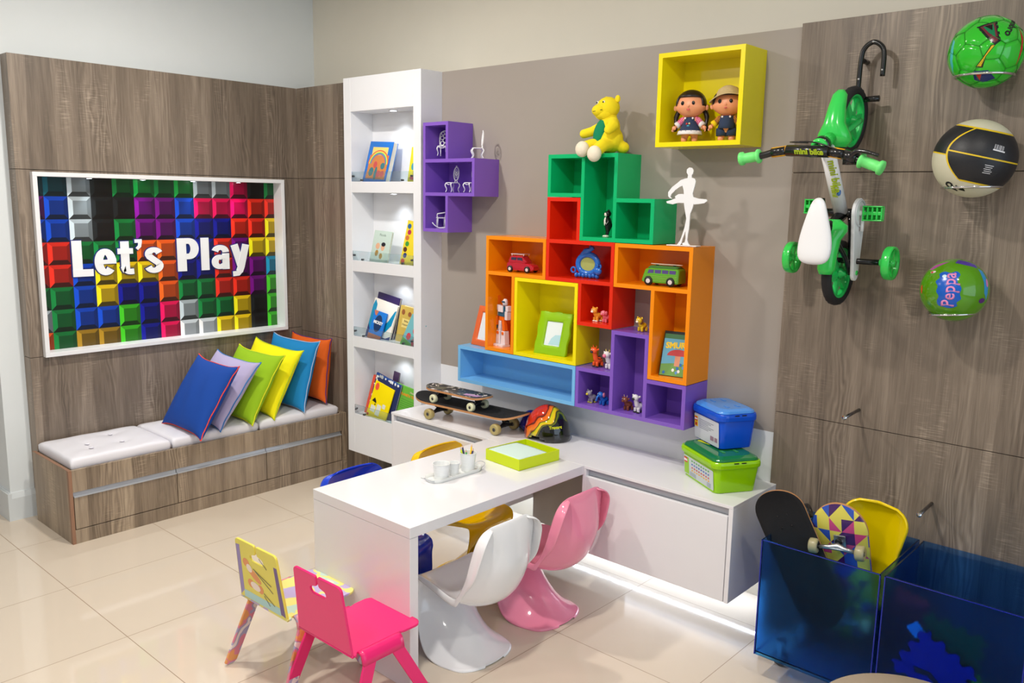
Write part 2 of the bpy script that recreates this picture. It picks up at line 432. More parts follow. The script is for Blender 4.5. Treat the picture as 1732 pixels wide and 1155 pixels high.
for a, b in zip(ys[:-1], ys[1:]):
    bm = new(); box(bm, BX-0.018, BX-0.001, a+0.002, b-0.002, 0.074, 0.236)
    d = finish('drawer', bm, WOODL, t, bevel=0.001, seg=1)
    bm = new()
    prism(bm, [(BX-0.018, 0.237), (BX+0.004, 0.237), (BX+0.004, 0.241), (BX-0.010, 0.244), (BX-0.012, 0.262), (BX-0.018, 0.262)], a+0.002, b-0.002, 'xz')
    finish('handle', bm, ALU, d)
    bm = new(); box(bm, BX-0.03, BX-0.019, a, b, 0.07, 0.262); finish('gap_shade_sheet', bm, DARK, d)  # dark sheet paints shade into the gaps around the drawer front

# upholstered seat pads
PAD = mat('white_vinyl', (232, 230, 236), 0.42, bump=0.15, bscale=18)
def seat_pad(y0, y1, label, tufts=()):
    x0, x1, z0, h = 0.016, 0.449, 0.3685, 0.066
    t = thing('seat_cushion', label, 'cushion', ((x0+x1)/2, (y0+y1)/2, z0), group='white seat pads on the bench')
    W_, D_ = x1-x0, y1-y0
    nx, ny = 30, 34; bm = new(); top = {}; 
    def prof(u): return max(0.0, 1-abs(u)**18)**0.5
    for i in range(nx+1):
        for j in range(ny+1):
            u = -1+2*i/nx; v = -1+2*j/ny
            su = math.copysign(abs(u)**0.62, u); sv = math.copysign(abs(v)**0.62, v)
            px, py = su*W_/2, sv*D_/2
            k = prof(su)*prof(sv)
            zz = h*(0.86+0.14*(1-su**2)*(1-sv**2)**0.5) * (0.74+0.26*k)
            for (tx, ty) in tufts:
                d2 = (px-tx)**2+(py-ty)**2
                zz -= 0.010*math.exp(-d2/0.0008) + 0.004*math.exp(-d2/0.005)
            zz += 0.0010*sin(px*50+py*31)*k
            top[i, j] = bm.verts.new((px*(0.985+0.015*k), py*(0.985+0.015*k), zz))
    for i in range(nx):
        for j in range(ny):
            bm.faces.new([top[i, j], top[i+1, j], top[i+1, j+1], top[i, j+1]])
    # side skirts
    loop = [top[i, 0] for i in range(nx+1)]+[top[nx, j] for j in range(1, ny+1)]+[top[i, ny] for i in range(nx-1, -1, -1)]+[top[0, j] for j in range(ny-1, 0, -1)]
    prev = loop
    for f, zz in ((1.0, h*0.32), (0.99, 0.006), (0.975, 0.0)):
        cur = [bm.verts.new((v.co.x*f, v.co.y*f, zz)) for v in loop]
        for k in range(len(loop)):
            bm.faces.new([prev[k], cur[k], cur[(k+1) % len(loop)], prev[(k+1) % len(loop)]])
        prev = cur
    bm.faces.new(prev)
    o = finish('pad', bm, PAD, t, smooth=True)
    for (tx, ty) in tufts:
        bm = new(); ball(bm, (tx, ty, h*0.80+0.006), (0.012, 0.012, 0.004)); finish('button', bm, PAD, t, smooth=True)
    return t
TF = [(-0.10, 0.06), (-0.03, -0.10), (0.09, 0.10), (0.10, -0.04)]
seat_pad(-1.643, -1.130, 'bare white seat pad at the left end of bench with sunken buttons', [(0.0, -0.09), (-0.10, 0.07), (0.08, -0.10), (0.07, 0.06)])
seat_pad(-1.127, -0.607, 'white seat pad in the middle of the bench under the dark blue pillow')
seat_pad(-0.604, -0.044, 'white seat pad at the corner end of bench under the orange pillow')

# throw pillows
def pillow(name_rgb, rgb, trim_rgb, BR, TR, TL, label, size=0.43):
    BR, TR, TL = Vector(BR), Vector(TR), Vector(TL)
    ex = (TR-TL).normalized(); ey = (TR-BR); ey = (ey-ex*ey.dot(ex)).normalized()
    c = (BR+TL)/2
    M = basis(c, ex, ey)
    t = thing('throw_pillow', label, 'pillow', group=None)
    t.matrix_world = M
    N = 22; s = size/2; bm = new(); g = [{}, {}]
    random.seed(hash(name_rgb) % 1000 if False else len(name_rgb)*7+rgb[0])
    ph = random.random()*6
    def edge(u, v):
        # concave sides with pointed corners
        kx = 1-0.10*(1-v**4); ky = 1-0.10*(1-u**4)
        return u*s*kx*1.02, v*s*ky*1.02
    for sd in (0, 1):
        for i in range(N+1):
            for j in range(N+1):
                u = sin(pi/2*(-1+2*i/N)); v = sin(pi/2*(-1+2*j/N))
                x, y = edge(u, v)
                th = 0.065*((1-u*u)*(1-v*v))**0.36
                th += 0.003*sin(9*u+4*v+ph)*(1-u*u)*(1-v*v) + 0.0035*sin(14*v-5*u+ph)*(abs(u)**2)*(1-u*u)
                if i in (0, N) or j in (0, N):
                    th = 0
                    if sd: g[1][i, j] = g[0][i, j]; continue
                g[sd][i, j] = bm.verts.new((x, y, th*(1 if sd == 0 else -1)))
        for i in range(N):
            for j in range(N):
                q = [g[sd][i, j], g[sd][i+1, j], g[sd][i+1, j+1], g[sd][i, j+1]]
                if sd: q.reverse()
                try: bm.faces.new(q)
                except ValueError: pass
    m_ = mat('cotton_'+name_rgb, rgb, 0.85, bump=0.35, bscale=420, var=0.03)
    finish('cover', bm, m_, t, smooth=True)
    per = []
    K = 26
    for (a0, b0, a1, b1) in ((-1,-1,1,-1),(1,-1,1,1),(1,1,-1,1),(-1,1,-1,-1)):
        for k in range(K):
            f = k/K; f = sin(pi/2*(2*f-1))*0.5+0.5
            u = a0+(a1-a0)*f; v = b0+(b1-b0)*f; x, y = edge(u, v)
            w_ = 0.0016*sin(k*1.3+ph)
            per.append((x*1.008, y*1.008, w_))
    bm = new(); tube(bm, per, 0.0032, 6, closed=True)
    finish('piping', bm, mat('piping_'+name_rgb, trim_rgb, 0.6), t, smooth=True)['label'] = 'contrast piping'
    return t
pillow('royal_blue', (10, 68, 158), (232, 74, 60), (.537,-1.016,.437), (.605,-.80,.775), (.165,-.80,.785), 'royal blue square pillow with red piping, frontmost on the bench')
pillow('lilac', (182, 172, 208), (40, 120, 190), (.436,-.865,.437), (.535,-.615,.765), (.11,-.635,.785), 'lilac pillow with blue piping leaning between royal blue and lime')
pillow('lime', (150, 192, 20), (226, 224, 30), (.464,-.673,.437), (.535,-.455,.785), (.09,-.49,.80), 'lime green pillow with yellow piping on the bench')
pillow('lemon', (250, 238, 0), (180, 200, 30), (.426,-.502,.437), (.485,-.31,.785), (.055,-.36,.82), 'bright yellow pillow leaning between lime and sky blue ones')
pillow('azure', (20, 132, 196), (170, 190, 220), (.443,-.302,.437), (.455,-.185,.835), (.035,-.225,.845), 'azure blue pillow with pale piping near the corner')
pillow('tangerine', (232, 100, 22), (96, 50, 120), (.402,-.115,.437), (.415,-.064,.85), (.02,-.074,.85), 'orange pillow with purple piping in the far bench corner', size=0.40)

# ================================================================== PICTURE
FR = 0.034
t = thing('picture_frame', 'white boxed lit picture reading Let\'s Play over coloured blocks', 'picture', (0.0, -0.85, 1.3385))
y0, y1, z0, z1 = -1.574+0.85, -0.1252+0.85, 0.8661-1.3385, 1.8111-1.3385
B_ = 0.022
bm = new()
box(bm, -0.060, FR, y0, y1, z1-B_, z1); box(bm, -0.060, FR, y0, y1, z0, z0+B_)
box(bm, -0.060, FR, y0, y0+B_, z0+B_, z1-B_); box(bm, -0.060, FR, y1-B_, y1, z0+B_, z1-B_)
# keep the frame's box sides clear of the cladding cut-out
for v in bm.verts:
    if v.co.x < 0: pass
finish('frame', bm, mat('frame_white', (238, 238, 240), 0.3), t, bevel=0.0015)
# printed panel: 13 x 8 pyramid tiles as artwork colours; G paints spotlight glow into the green
PAL = {'t':(0,70,84),'B':(0,58,172),'w':(160,172,178),'k':(14,18,20),'g':(0,104,44),'G':(0,140,52),'p':(92,0,104),'n':(0,8,120),'i':(214,0,76),
       'r':(206,34,18),'y':(224,188,12),'o':(220,82,16),'c':(0,116,150),'l':(48,160,20),'W':(196,204,210),'q':(140,106,20)}
ROWS = ['ttwkgGgGwwikg', 'pBwkkppBiiirr', 'BBwkgppBnnrry', 'rrgggooBnrpyy', 'rrByyyonnrppc', 'ggBynnoggrrpl', 'wgBBlniwggykl', 'ogqqlniWWyykl']
uvname = 'Col'
me = bpy.data.meshes.new('printed_panel'); bm = new(); cols = []
def clampf(c): return tuple(min(255, max(0, v)) for v in c)
TY, TZ = 0.1166, 0.1187
yl, yr, zb, zt = y0+B_, y1-B_, z0+B_, z1-B_
for r, row in enumerate(ROWS):
    for c_, ch in enumerate(row):
        a = -1.498-TY+c_*TY+0.85; b = a+TY; q = 1.8087-1.3385-r*TZ; p = q-TZ
        base = PAL[ch]
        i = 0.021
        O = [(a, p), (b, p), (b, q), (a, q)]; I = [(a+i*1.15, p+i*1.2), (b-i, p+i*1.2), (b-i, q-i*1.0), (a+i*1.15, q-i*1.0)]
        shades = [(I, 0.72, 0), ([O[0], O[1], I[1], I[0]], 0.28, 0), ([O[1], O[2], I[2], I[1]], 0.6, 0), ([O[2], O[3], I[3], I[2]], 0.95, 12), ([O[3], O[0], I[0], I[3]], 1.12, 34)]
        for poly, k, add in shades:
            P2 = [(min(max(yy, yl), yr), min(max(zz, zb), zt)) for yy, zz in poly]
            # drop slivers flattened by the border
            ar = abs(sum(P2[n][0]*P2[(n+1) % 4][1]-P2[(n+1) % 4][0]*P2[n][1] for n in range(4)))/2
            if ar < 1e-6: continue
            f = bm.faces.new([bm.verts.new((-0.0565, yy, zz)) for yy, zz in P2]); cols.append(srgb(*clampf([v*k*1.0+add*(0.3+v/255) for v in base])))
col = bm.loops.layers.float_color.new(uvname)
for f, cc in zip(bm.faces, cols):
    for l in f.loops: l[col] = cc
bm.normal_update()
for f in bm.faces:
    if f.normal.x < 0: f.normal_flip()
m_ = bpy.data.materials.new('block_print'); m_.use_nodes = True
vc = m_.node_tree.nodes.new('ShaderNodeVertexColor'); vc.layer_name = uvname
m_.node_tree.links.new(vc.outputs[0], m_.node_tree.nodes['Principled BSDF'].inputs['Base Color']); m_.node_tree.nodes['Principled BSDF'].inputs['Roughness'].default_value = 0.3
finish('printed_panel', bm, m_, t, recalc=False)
# lettering, heavy condensed, white with a thin blue outline
def ribbon(bm, path, w0, x, th, grow=0.0, M=None, wv=None):
    """flat stroke of width w0 (vertical runs) / wv (horizontal runs) along a smooth path in (y, z)"""
    P_ = [Vector((p[0], p[1], 0)) for p in path]; n = len(P_); L_, R_ = [], []
    wv = wv or w0
    for i, p in enumerate(P_):
        t_ = (P_[min(i+1, n-1)]-P_[max(i-1, 0)]).normalized(); q = Vector((-t_.y, t_.x, 0))
        w_ = abs(q.x)*w0+abs(q.y)*wv if False else math.hypot(q.x*w0, q.y*wv)
        e = grow*t_*(-1 if i == 0 else (1 if i == n-1 else 0))
        L_.append(p+q*(w_/2+grow)+e); R_.append(p-q*(w_/2+grow)+e)
    for i in range(n-1):
        prism(bm, [(v.x, v.y) for v in (L_[i], L_[i+1], R_[i+1], R_[i])], x, x+th, 'yz', M=M)
def arcp(cx, cy, rx, ry, a0, a1, n=18): return [(cx+rx*cos(radians(a0+(a1-a0)*k/n)), cy+ry*sin(radians(a0+(a1-a0)*k/n))) for k in range(n+1)]
GLY = { # advance, strokes: (path, stem width, bar width); cap height 1, x-height .76
 'L': (0.56, [([(0.13,0.0),(0.13,1.0)],.25,.25),([(0.0,0.10),(0.52,0.10)],.2,.2)]),
 'e': (0.62, [(arcp(0.29,0.38,0.175,0.29,-8,318,30),.22,.17),([(0.12,0.385),(0.565,0.385)],.12,.12),([(0.465,0.33),(0.465,0.46)],.21,.2)]),
 't': (0.46, [([(0.20,0.12),(0.20,0.95)],.23,.23),([(0.0,0.67),(0.42,0.67)],.16,.16),([(0.09,0.13)]+arcp(0.32,0.22,0.13,0.145,200,275,6)+[(0.42,0.08)],.2,.16)]),
 "'": (0.28, [([(0.12,0.90),(0.12,1.0)],.20,.2),([(0.165,0.92),(0.15,0.80),(0.07,0.72)],.10,.07)]),
 's': (0.56, [(arcp(0.265,0.545,0.155,0.135,18,180,12)+[(0.13,0.49),(0.24,0.40),(0.36,0.31)]+arcp(0.255,0.215,0.165,0.14,20,-165,12),.21,.155)]),
 'P': (0.66, [([(0.13,0.0),(0.13,1.0)],.25,.25),([(0.2,0.915)]+arcp(0.32,0.68,0.17,0.235,90,-90,16)+[(0.2,0.445)],.23,.17)]),
 'l': (0.29, [([(0.125,0.0),(0.125,1.0)],.23,.23)]),
 'a': (0.60, [([(0.44,0.0),(0.44,0.5)],.21,.2),(arcp(0.28,0.535,0.16,0.15,0,165,14),.2,.155),(arcp(0.255,0.235,0.14,0.15,60,300,18)+[(0.40,0.13)],.2,.15),([(0.30,0.385),(0.42,0.40)],.2,.13)]),
 'y': (0.56, [([(0.105,0.76),(0.29,0.10)],.22,.22),([(0.46,0.76),(0.30,0.06),(0.24,-0.10)],.21,.21),([(0.27,-0.06),(0.20,-0.155),(0.04,-0.165)],.18,.16)]),
}
def word(name, s_, ya, yb, grow, x, th, m_, lab):
    H_ = 0.192; tot = sum(GLY[c][0] for c in s_)-0.03; k = (yb-ya)/(tot*H_)
    cx = 0.0; 
    for c in s_:
        bm = new(); M_ = Matrix(((1,0,0,x),(0,k*H_,0,ya+0.85+cx*k*H_),(0,0,H_,1.267-1.3385),(0,0,0,1)))
        for n_, (path, w0, wv) in enumerate(GLY[c][1]): ribbon(bm, path, w0, n_*0.0012, th, grow, M_, wv)
        o = finish(name, bm, m_, t); o['label'] = lab
        cx += GLY[c][0]
LW = mat('letter_white', (245, 246, 248), 0.35); LB = mat('letter_outline', (26, 40, 120), 0.4)
word('letter', "Let's", -1.383, -0.886, 0.0, -0.050, 0.004, LW, 'white letter'); word('letter', "Play", -0.803, -0.345, 0.0, -0.050, 0.004, LW, 'white letter')
word('letter_outline', "Let's", -1.383, -0.886, 0.022, -0.0562, 0.0006, LB, 'thin blue outline'); word('letter_outline', "Play", -0.803, -0.345, 0.022, -0.0562, 0.0006, LB, 'thin blue outline')
for yy in (-1.281, -0.995, -0.701, -0.411):
    bm = new(); lathe(bm, [(0.0, 0.0), (0.019, 0.0), (0.019, -0.003), (0.016, -0.004)], 20, c=(-0.018, yy+0.85, zt)); 
    s_ = finish('spotlight', bm, CHROME, t, smooth=False)
    bm = new(); lathe(bm, [(0.0, -0.0041), (0.014, -0.0041), (0.0, -0.0052)], 20, c=(-0.018, yy+0.85, zt), cap=False)
    finish('bulb', bm, mat('spot_bulb', (255, 255, 255), 0.4, emit=(235, 245, 255), es=12.0), s_)
    l = bpy.data.lights.new('spotlight_light', 'SPOT'); l.energy = 7.0; l.spot_size = radians(95); l.spot_blend = 0.6; l.shadow_soft_size = 0.012; l.color = (0.9, 0.97, 1.0)
    lo_ = bpy.data.objects.new('spotlight_light', l); lo_.location = (-0.018, yy+0.85, zt-0.008); lo_.rotation_euler = (0, radians(-22), 0); lo_.parent = t; COL.objects.link(lo_)

# ================================================================== BOOKCASE TOWER
TX0, TX1, TD, TZ0, TZ1 = 0.682, 1.333, 0.149, 0.211, 2.3666
NX0, NX1 = 0.745, 1.273
NICHES = [(1.799, 2.183), (1.355, 1.738), (0.915, 1.292), (0.448, 0.850)]
t = thing('bookcase', 'tall white built-in bookcase with four lit niches of books', 'bookcase', (0, 0, 0))
bm = new()
box(bm, TX0, NX0, -TD, WY, TZ0, TZ1); box(bm, NX1, TX1, -TD, WY, TZ0, TZ1)
zs_ = [TZ1]+[v for n in NICHES for v in (n[1], n[0])]+[TZ0]
for k in range(0, len(zs_), 2): box(bm, NX0, NX1, -TD, 0.006, zs_[k+1], zs_[k])
box(bm, NX0, NX1, 0.006, 0.02, TZ0, TZ1)
finish('carcass', bm, mat('bookcase_white', (233, 234, 238), 0.25), t, bevel=0.001, seg=1)
for i, (za, zb_) in enumerate(NICHES):
    bm = new(); lathe(bm, [(0.0, 0), (0.026, 0), (0.026, -0.003), (0.021, -0.005)], 20, c=(1.03, -0.078, zb_)); s_ = finish('spotlight', bm, CHROME, t)
    bm = new(); lathe(bm, [(0.0, -0.0052), (0.018, -0.0052), (0.0, -0.007)], 20, c=(1.03, -0.078, zb_), cap=False); finish('bulb', bm, MATS['spot_bulb'], s_)
    l = bpy.data.lights.new('niche_light', 'SPOT'); l.energy = 2.2; l.spot_size = radians(120); l.spot_blend = 0.7; l.shadow_soft_size = 0.015; l.color = (0.9, 0.96, 1.0)
    lo_ = bpy.data.objects.new('niche_light', l); lo_.location = (1.03, -0.078, zb_-0.01); lo_.parent = t; COL.objects.link(lo_)
GLASS = mat('acrylic_clear', (225, 238, 240), 0.03, trans=0.95, ior=1.3)
for i, (za, zb_) in enumerate(NICHES):
    g_ = new(); box(g_, NX0+0.003, NX1-0.003, -TD+0.001, -TD+0.0045, za+0.002, za+0.055)
    go = finish('acrylic_lip', g_, GLASS, t)
    for xx, zz in ((NX0+0.014, 0.030), (NX1-0.014, 0.030), (NX0+0.09, 0.008), (NX1-0.09, 0.008)):
        bm = new(); tube(bm, [(xx, -TD-0.004, za+zz), (xx, -TD+0.012, za+zz)], 0.0055, 10); finish('clip', bm, mat('clip_metal', (90, 92, 96), 0.3, 0.8), go, smooth=False)

# ================================================================== COUNTER, CABINETS, DESK
CY, CZ = -0.3705, 0.606
bm = new(); box(bm, 1.346, 3.310, CY, -0.0035, CZ-0.0125, CZ)
tag(finish('counter_top', bm, WHITE, bevel=0.0012), 'long glossy white counter running under the wall shelves', 'counter')
def cabinet(x0, x1, label, splits):
    t = thing('wall_cabinet', label, 'cabinet', (0, 0, 0))
    bm = new(); 
    box(bm, x0, x0+0.018, CY, -0.0035, 0.2201, 0.593); box(bm, x1-0.018, x1, CY, -0.0035, 0.2201, 0.593)
    box(bm, x0+0.018, x1-0.018, CY+0.02, -0.0035, 0.2201, 0.238); box(bm, x0+0.018, x1-0.018, CY+0.045, -0.0035, 0.238, 0.593)
    finish('carcass', bm, WHITE, t, bevel=0.0008, seg=1)
    bm = new(); box(bm, x0+0.018, x1-0.018, CY+0.022, CY+0.0445, 0.552, 0.593); finish('finger_groove', bm, ALU, t)
    for a, b in splits:
        bm = new(); box(bm, a+0.0015, b-0.0015, CY+0.0005, CY+0.018, 0.2205, 0.561); finish('drawer', bm, WHITE, t, bevel=0.0015)
cabinet(1.349, 2.030, 'white floating drawer cabinet under the skateboards', [(1.349+0.001, 2.030-0.001)])
cabinet(2.608, 3.310, 'white floating drawer cabinet under the toy brick boxes', [(2.608+0.001, 3.290)])
struct(finish('trim_8', (lambda b: (box(b, 2.032, 2.606, -0.012, -0.0035, 0.10, 0.567), b)[1])(new()), GREY))
t = thing('desk', 'glossy white desk standing out from the counter', 'desk', (0, 0, 0))
bm = new(); box(bm, 2.052, 2.615, -1.347, CY-0.001, 0.567, CZ); finish('desk_top', bm, WHITE, t, bevel=0.0015)
bm = new(); box(bm, 2.053, 2.614, -1.3465, -1.308, 0.0, 0.566); finish('end_panel', bm, WHITE, t, bevel=0.0015)

# LED strip along the foot of the wall behind the cabinets
t = thing('led_strip', 'glowing white light strip under the floating cabinets', 'light strip', (1.4, WY-0.004, 0.175))
bm = new(); box(bm, 0, 1.875, -0.004, 0.002, -0.005, 0.005); finish('tape', bm, WHITE_M, t)
bm = new()
for k in range(125): box(bm, 0.004+k*0.015, 0.010+k*0.015, -0.0065, -0.0042, -0.003, 0.003)
leds = finish('led', bm, mat('led_glow', (255, 255, 255), 0.5, emit=(225, 235, 255), es=30.0), t); leds['kind'] = 'stuff'
lt = area('led_strip_light', (2.34, WY-0.014, 0.17), 1.86, 7.0, (0.70, 0.82, 1.0), (radians(-68), 0, 0), 'RECTANGLE', 0.006)
# cables hanging below the left cabinet
CB = mat('cable_black', (26, 22, 24), 0.5)
tag(finish('power_cable', (lambda b: (tube(b, smooth_path([(1.20, 0.10, 0.14), (1.16, 0.04, 0.12), (1.15, 0.0, 0.05), (1.22, -0.04, 0.008), (1.42, -0.12, 0.007), (1.7, -0.05, 0.007)], 6), 0.007, 8), b)[1])(new()), CB, smooth=True), 'black power cable looping down under the bookcase', 'cable')
tag(finish('power_cable', (lambda b: (tube(b, smooth_path([(1.02, 0.18, 0.24), (0.98, 0.12, 0.17), (1.0, 0.10, 0.08), (1.1, 0.08, 0.008)], 6), 0.006, 8), b)[1])(new()), CB, smooth=True), 'short dark cable dropping behind the blue chair', 'cable')
# ================================================================== MOULDED S-SHAPED CHAIRS
def s_chair(label, rgb, loc, rz, name, label_mat):
    t = thing('moulded_chair', label, 'chair', loc, rz)
    rows = [ # cx, cz, ex, ez, half width, flange dx, dz
        (-.096,.574,-.090,.572,.090, -.022,-.003), (-.103,.567,-.088,.561,.127,-.040,-.005), (-.114,.535,-.080,.528,.152,-.050,-.007), (-.126,.480,-.066,.470,.162,-.050,-.008), (-.134,.415,-.050,.405,.167,-.044,-.010),
        (-.118,.345,-.030,.352,.168,-.022,-.010), (-.084,.282,-.006,.312,.168,-.010,-.022), (-.030,.244,.012,.298,.167,-.006,-.032), (.040,.236,.06,.302,.165,0,-.032),
        (.115,.252,.12,.312,.160,0,-.030), (.182,.278,.185,.318,.154,0,-.026), (.230,.296,.226,.314,.146,.004,-.018), (.256,.290,.243,.300,.140,.002,-.010),
        (.258,.262,.246,.268,.136,-.002,-.008), (.228,.222,.240,.205,.136,0,-.006), (.178,.178,.228,.135,.140,0,-.006), (.126,.132,.205,.065,.146,0,-.004),
        (.080,.090,.165,.018,.152,0,-.003), (.040,.052,.105,.004,.154,0,-.0015), (.004,.026,.050,.003,.146,0,-.001), (-.020,.011,0.004,.003,.130,0,-.001), (-.036,.004,-.022,.003,.094,0,-.001), (-.042,.003,-.038,.003,.045,0,-.001)]
    # smooth the rows
    R_ = []
    for i in range(len(rows)-1):
        p = [rows[max(i-1, 0)], rows[i], rows[i+1], rows[min(i+2, len(rows)-1)]]
        for k in range(3):
            q = k/3
            R_.append([0.5*((2*p[1][n])+(p[2][n]-p[0][n])*q+(2*p[0][n]-5*p[1][n]+4*p[2][n]-p[3][n])*q*q+(3*p[1][n]-p[0][n]-3*p[2][n]+p[3][n])*q**3) for n in range(7)])
    R_.append(list(rows[-1]))
    TS = [-1+2*k/16 for k in range(17)]
    bm = new(); grid = []
    for r in R_:
        cx, cz, ex, ez, w_, fx, fz = r
        line = []
        for sgn in (-1,):
            line.append(bm.verts.new((ex+fx, -w_-0.003, ez+fz)))
            line.append(bm.verts.new((ex+fx*0.45, -w_-0.005, ez+fz*0.45)))
        for tt in TS:
            u = sin(tt*pi/2); k = abs(u)**2.1
            line.append(bm.verts.new((cx+(ex-cx)*k, u*w_, cz+(ez-cz)*k)))
        line.append(bm.verts.new((ex+fx*0.45, w_+0.005, ez+fz*0.45)))
        line.append(bm.verts.new((ex+fx, w_+0.003, ez+fz)))
        grid.append(line)
    for i in range(len(grid)-1):
        for j in range(len(grid[0])-1):
            bm.faces.new([grid[i][j], grid[i+1][j], grid[i+1][j+1], grid[i][j+1]])
    m_ = mat(name, rgb, 0.10, coat=0.5)
    # two parts: upper shell and base share one continuous surface, so split at the front lip
    o = finish('shell', bm, m_, t, smooth=True)
    sm = o.modifiers.new('solid', 'SOLIDIFY'); sm.thickness = 0.007; sm.offset = -1
    ss = o.modifiers.new('sub', 'SUBSURF'); ss.levels = 1; ss.render_levels = 1
    # small rubber glides under the skirt
    for gx, gy in ((-.02, 0), (.10, .145), (.10, -.145)):
        b2 = new(); lathe(b2, [(0.006, 0.0), (0.007, 0.003), (0.006, 0.006)], 10, c=(gx, gy, 0)); finish('glide', b2, BLACK, t)
    return t
s_chair('glossy white moulded S-shaped chair tucked into the near side of desk', (238, 238, 240), (2.662, -1.005, 0.001), pi, 'chair_white', '')
s_chair('glossy pink moulded S-shaped chair under the desk by the cabinet', (240, 142, 170), (2.668, -0.580, 0.001), pi+0.02, 'chair_pink', '')
s_chair('glossy royal blue moulded chair on far side of the desk end', (16, 62, 205), (1.975, -1.02, 0.001), 0.0, 'chair_blue', '')
s_chair('glossy yellow moulded chair on the far side of desk behind the cups', (250, 202, 0), (1.985, -0.530, 0.001), 0.0, 'chair_yellow', '')

# ================================================================== FLAT BENT-SHEET CHILDREN'S CHAIRS
def arc(cx, cy, r, a0, a1, n=5):
    return [(cx+r*cos(radians(a0+(a1-a0)*k/n)), cy+r*sin(radians(a0+(a1-a0)*k/n))) for k in range(n+1)]
def back_outline():
    # bottom z 0 -> top 0.235, slightly narrower at the top, T-shaped grip hole open to the top edge
    hb, ht, H_ = 0.143, 0.128, 0.236
    pts = [(-hb, 0), (hb, 0)]
    pts += arc(ht-0.018, H_-0.018, 0.018, 0, 90)
    pts += arc(0.0125, H_-0.008, 0.008, 90, 180, 3)[0:]
    pts += [(0.0045, H_-0.026)]
    pts += arc(0.0145, H_-0.03, 0.009, 170, 270, 3)
    pts += [(0.026, H_-0.042)] + arc(0.030, H_-0.055, 0.012, 70, -90, 5)
    pts += arc(-0.030, H_-0.055, 0.012, -90, -250, 5) + [(-0.026, H_-0.042)]
    pts += arc(-0.0145, H_-0.03, 0.009, -90, 10, 3)
    pts += [(-0.0045, H_-0.026)]
    pts += arc(-0.0125, H_-0.008, 0.008, 0, 90, 3)
    pts += arc(-ht+0.018, H_-0.018, 0.018, 90, 180)
    return pts
def flat_chair(label, loc, rz, mb, ms, ml, decor=None, group=None):
    t = thing('child_chair', label, 'chair', loc, rz, group)
    SH = 0.280; T_ = 0.009
    # backrest: plane leaning slightly back; local +y is forward
    M = Matrix.Translation((0, -0.150, SH)) @ Matrix.Rotation(radians(7), 4, 'X')
    bm = new(); prism(bm, back_outline(), -T_/2, T_/2, 'xz', M=M)
    bk = finish('backrest', bm, mb, t, bevel=0.0022, angle=50)
    # seat
    pts = [(-0.143, -0.150), (0.143, -0.150), (0.143, -0.135), (0.130, -0.125), (0.130, 0.055), (0.136, 0.075)]
    pts += arc(0.104, 0.121, 0.034, 0, 90) + arc(-0.104, 0.121, 0.034, 90, 180)
    pts += [(-0.136, 0.075), (-0.130, 0.055), (-0.130, -0.125), (-0.143, -0.135)]
    bm = new(); prism(bm, pts, SH-T_, SH, 'xy'); st = finish('seat', bm, ms, t, bevel=0.0022, angle=50)
    # bend between seat and back
    bm = new(); tube(bm, [(-0.143, -0.150, SH-T_*0.4), (0.143, -0.150, SH-T_*0.4)], T_*0.56, 10); finish('bend', bm, ms, st, smooth=True)
    # splayed side panels, each with two legs: a sheet rolled down from the seat edge
    for s in (-1, 1):
        bm = new(); rows_ = []
        # roll-over
        prof = [(0.1305, SH-T_/2), (0.139, SH-T_/2-0.0015), (0.147, SH-0.012), (0.152, SH-0.026), (0.156, SH-0.045)]
        ys_ = [-0.120+0.172*k/10 for k in range(11)]
        for (px, pz) in prof: rows_.append([bm.verts.new((s*px, yy, pz)) for yy in ys_])
        for i in range(len(rows_)-1):
            for j in range(10): bm.faces.new([rows_[i][j], rows_[i+1][j], rows_[i+1][j+1], rows_[i][j+1]])
        o = finish('leg_bridge', bm, ml, t, smooth=True, solid=T_)
        for f in (-1, 1):
            top0, top1 = (-0.120, -0.068) if f < 0 else (0.0, 0.052)
            bm = new()
            foot = (-0.185 if f < 0 else 0.150)
            xa, za = 0.1555, SH-0.042; xb, zb2 = 0.184, 0.004
            def P2(y, k): return Vector((s*(xa+(xb-xa)*k), y, za+(zb2-za)*k))
            w2 = 0.024
            line = []
            quad = [P2(top0, 0), P2(top1, 0), P2(foot+w2, 0.965), P2(foot+w2*0.5, 1.0), P2(foot-w2*0.5, 1.0), P2(foot-w2, 0.965)]
            nrm = (quad[1]-quad[0]).cross(quad[3]-quad[0]).normalized()*(T_/2)
            A_ = [bm.verts.new(q+nrm) for q in quad]; C_ = [bm.verts.new(q-nrm) for q in quad]
            bm.faces.new(A_); bm.faces.new(C_[::-1])
            for i in range(6): bm.faces.new([A_[i], A_[(i+1) % 6], C_[(i+1) % 6], C_[i]])
            finish('leg', bm, ml, t, bevel=0.002, angle=50)
    if decor: decor(t, bk, st, M, SH)
    return t
PINK = mat('hot_pink_acrylic', (240, 42, 118), 0.25)
flat_chair('hot pink bent-sheet child chair in front of the desk', (2.530, -1.490, 0.0), 0.015, PINK, PINK, PINK, group=None)
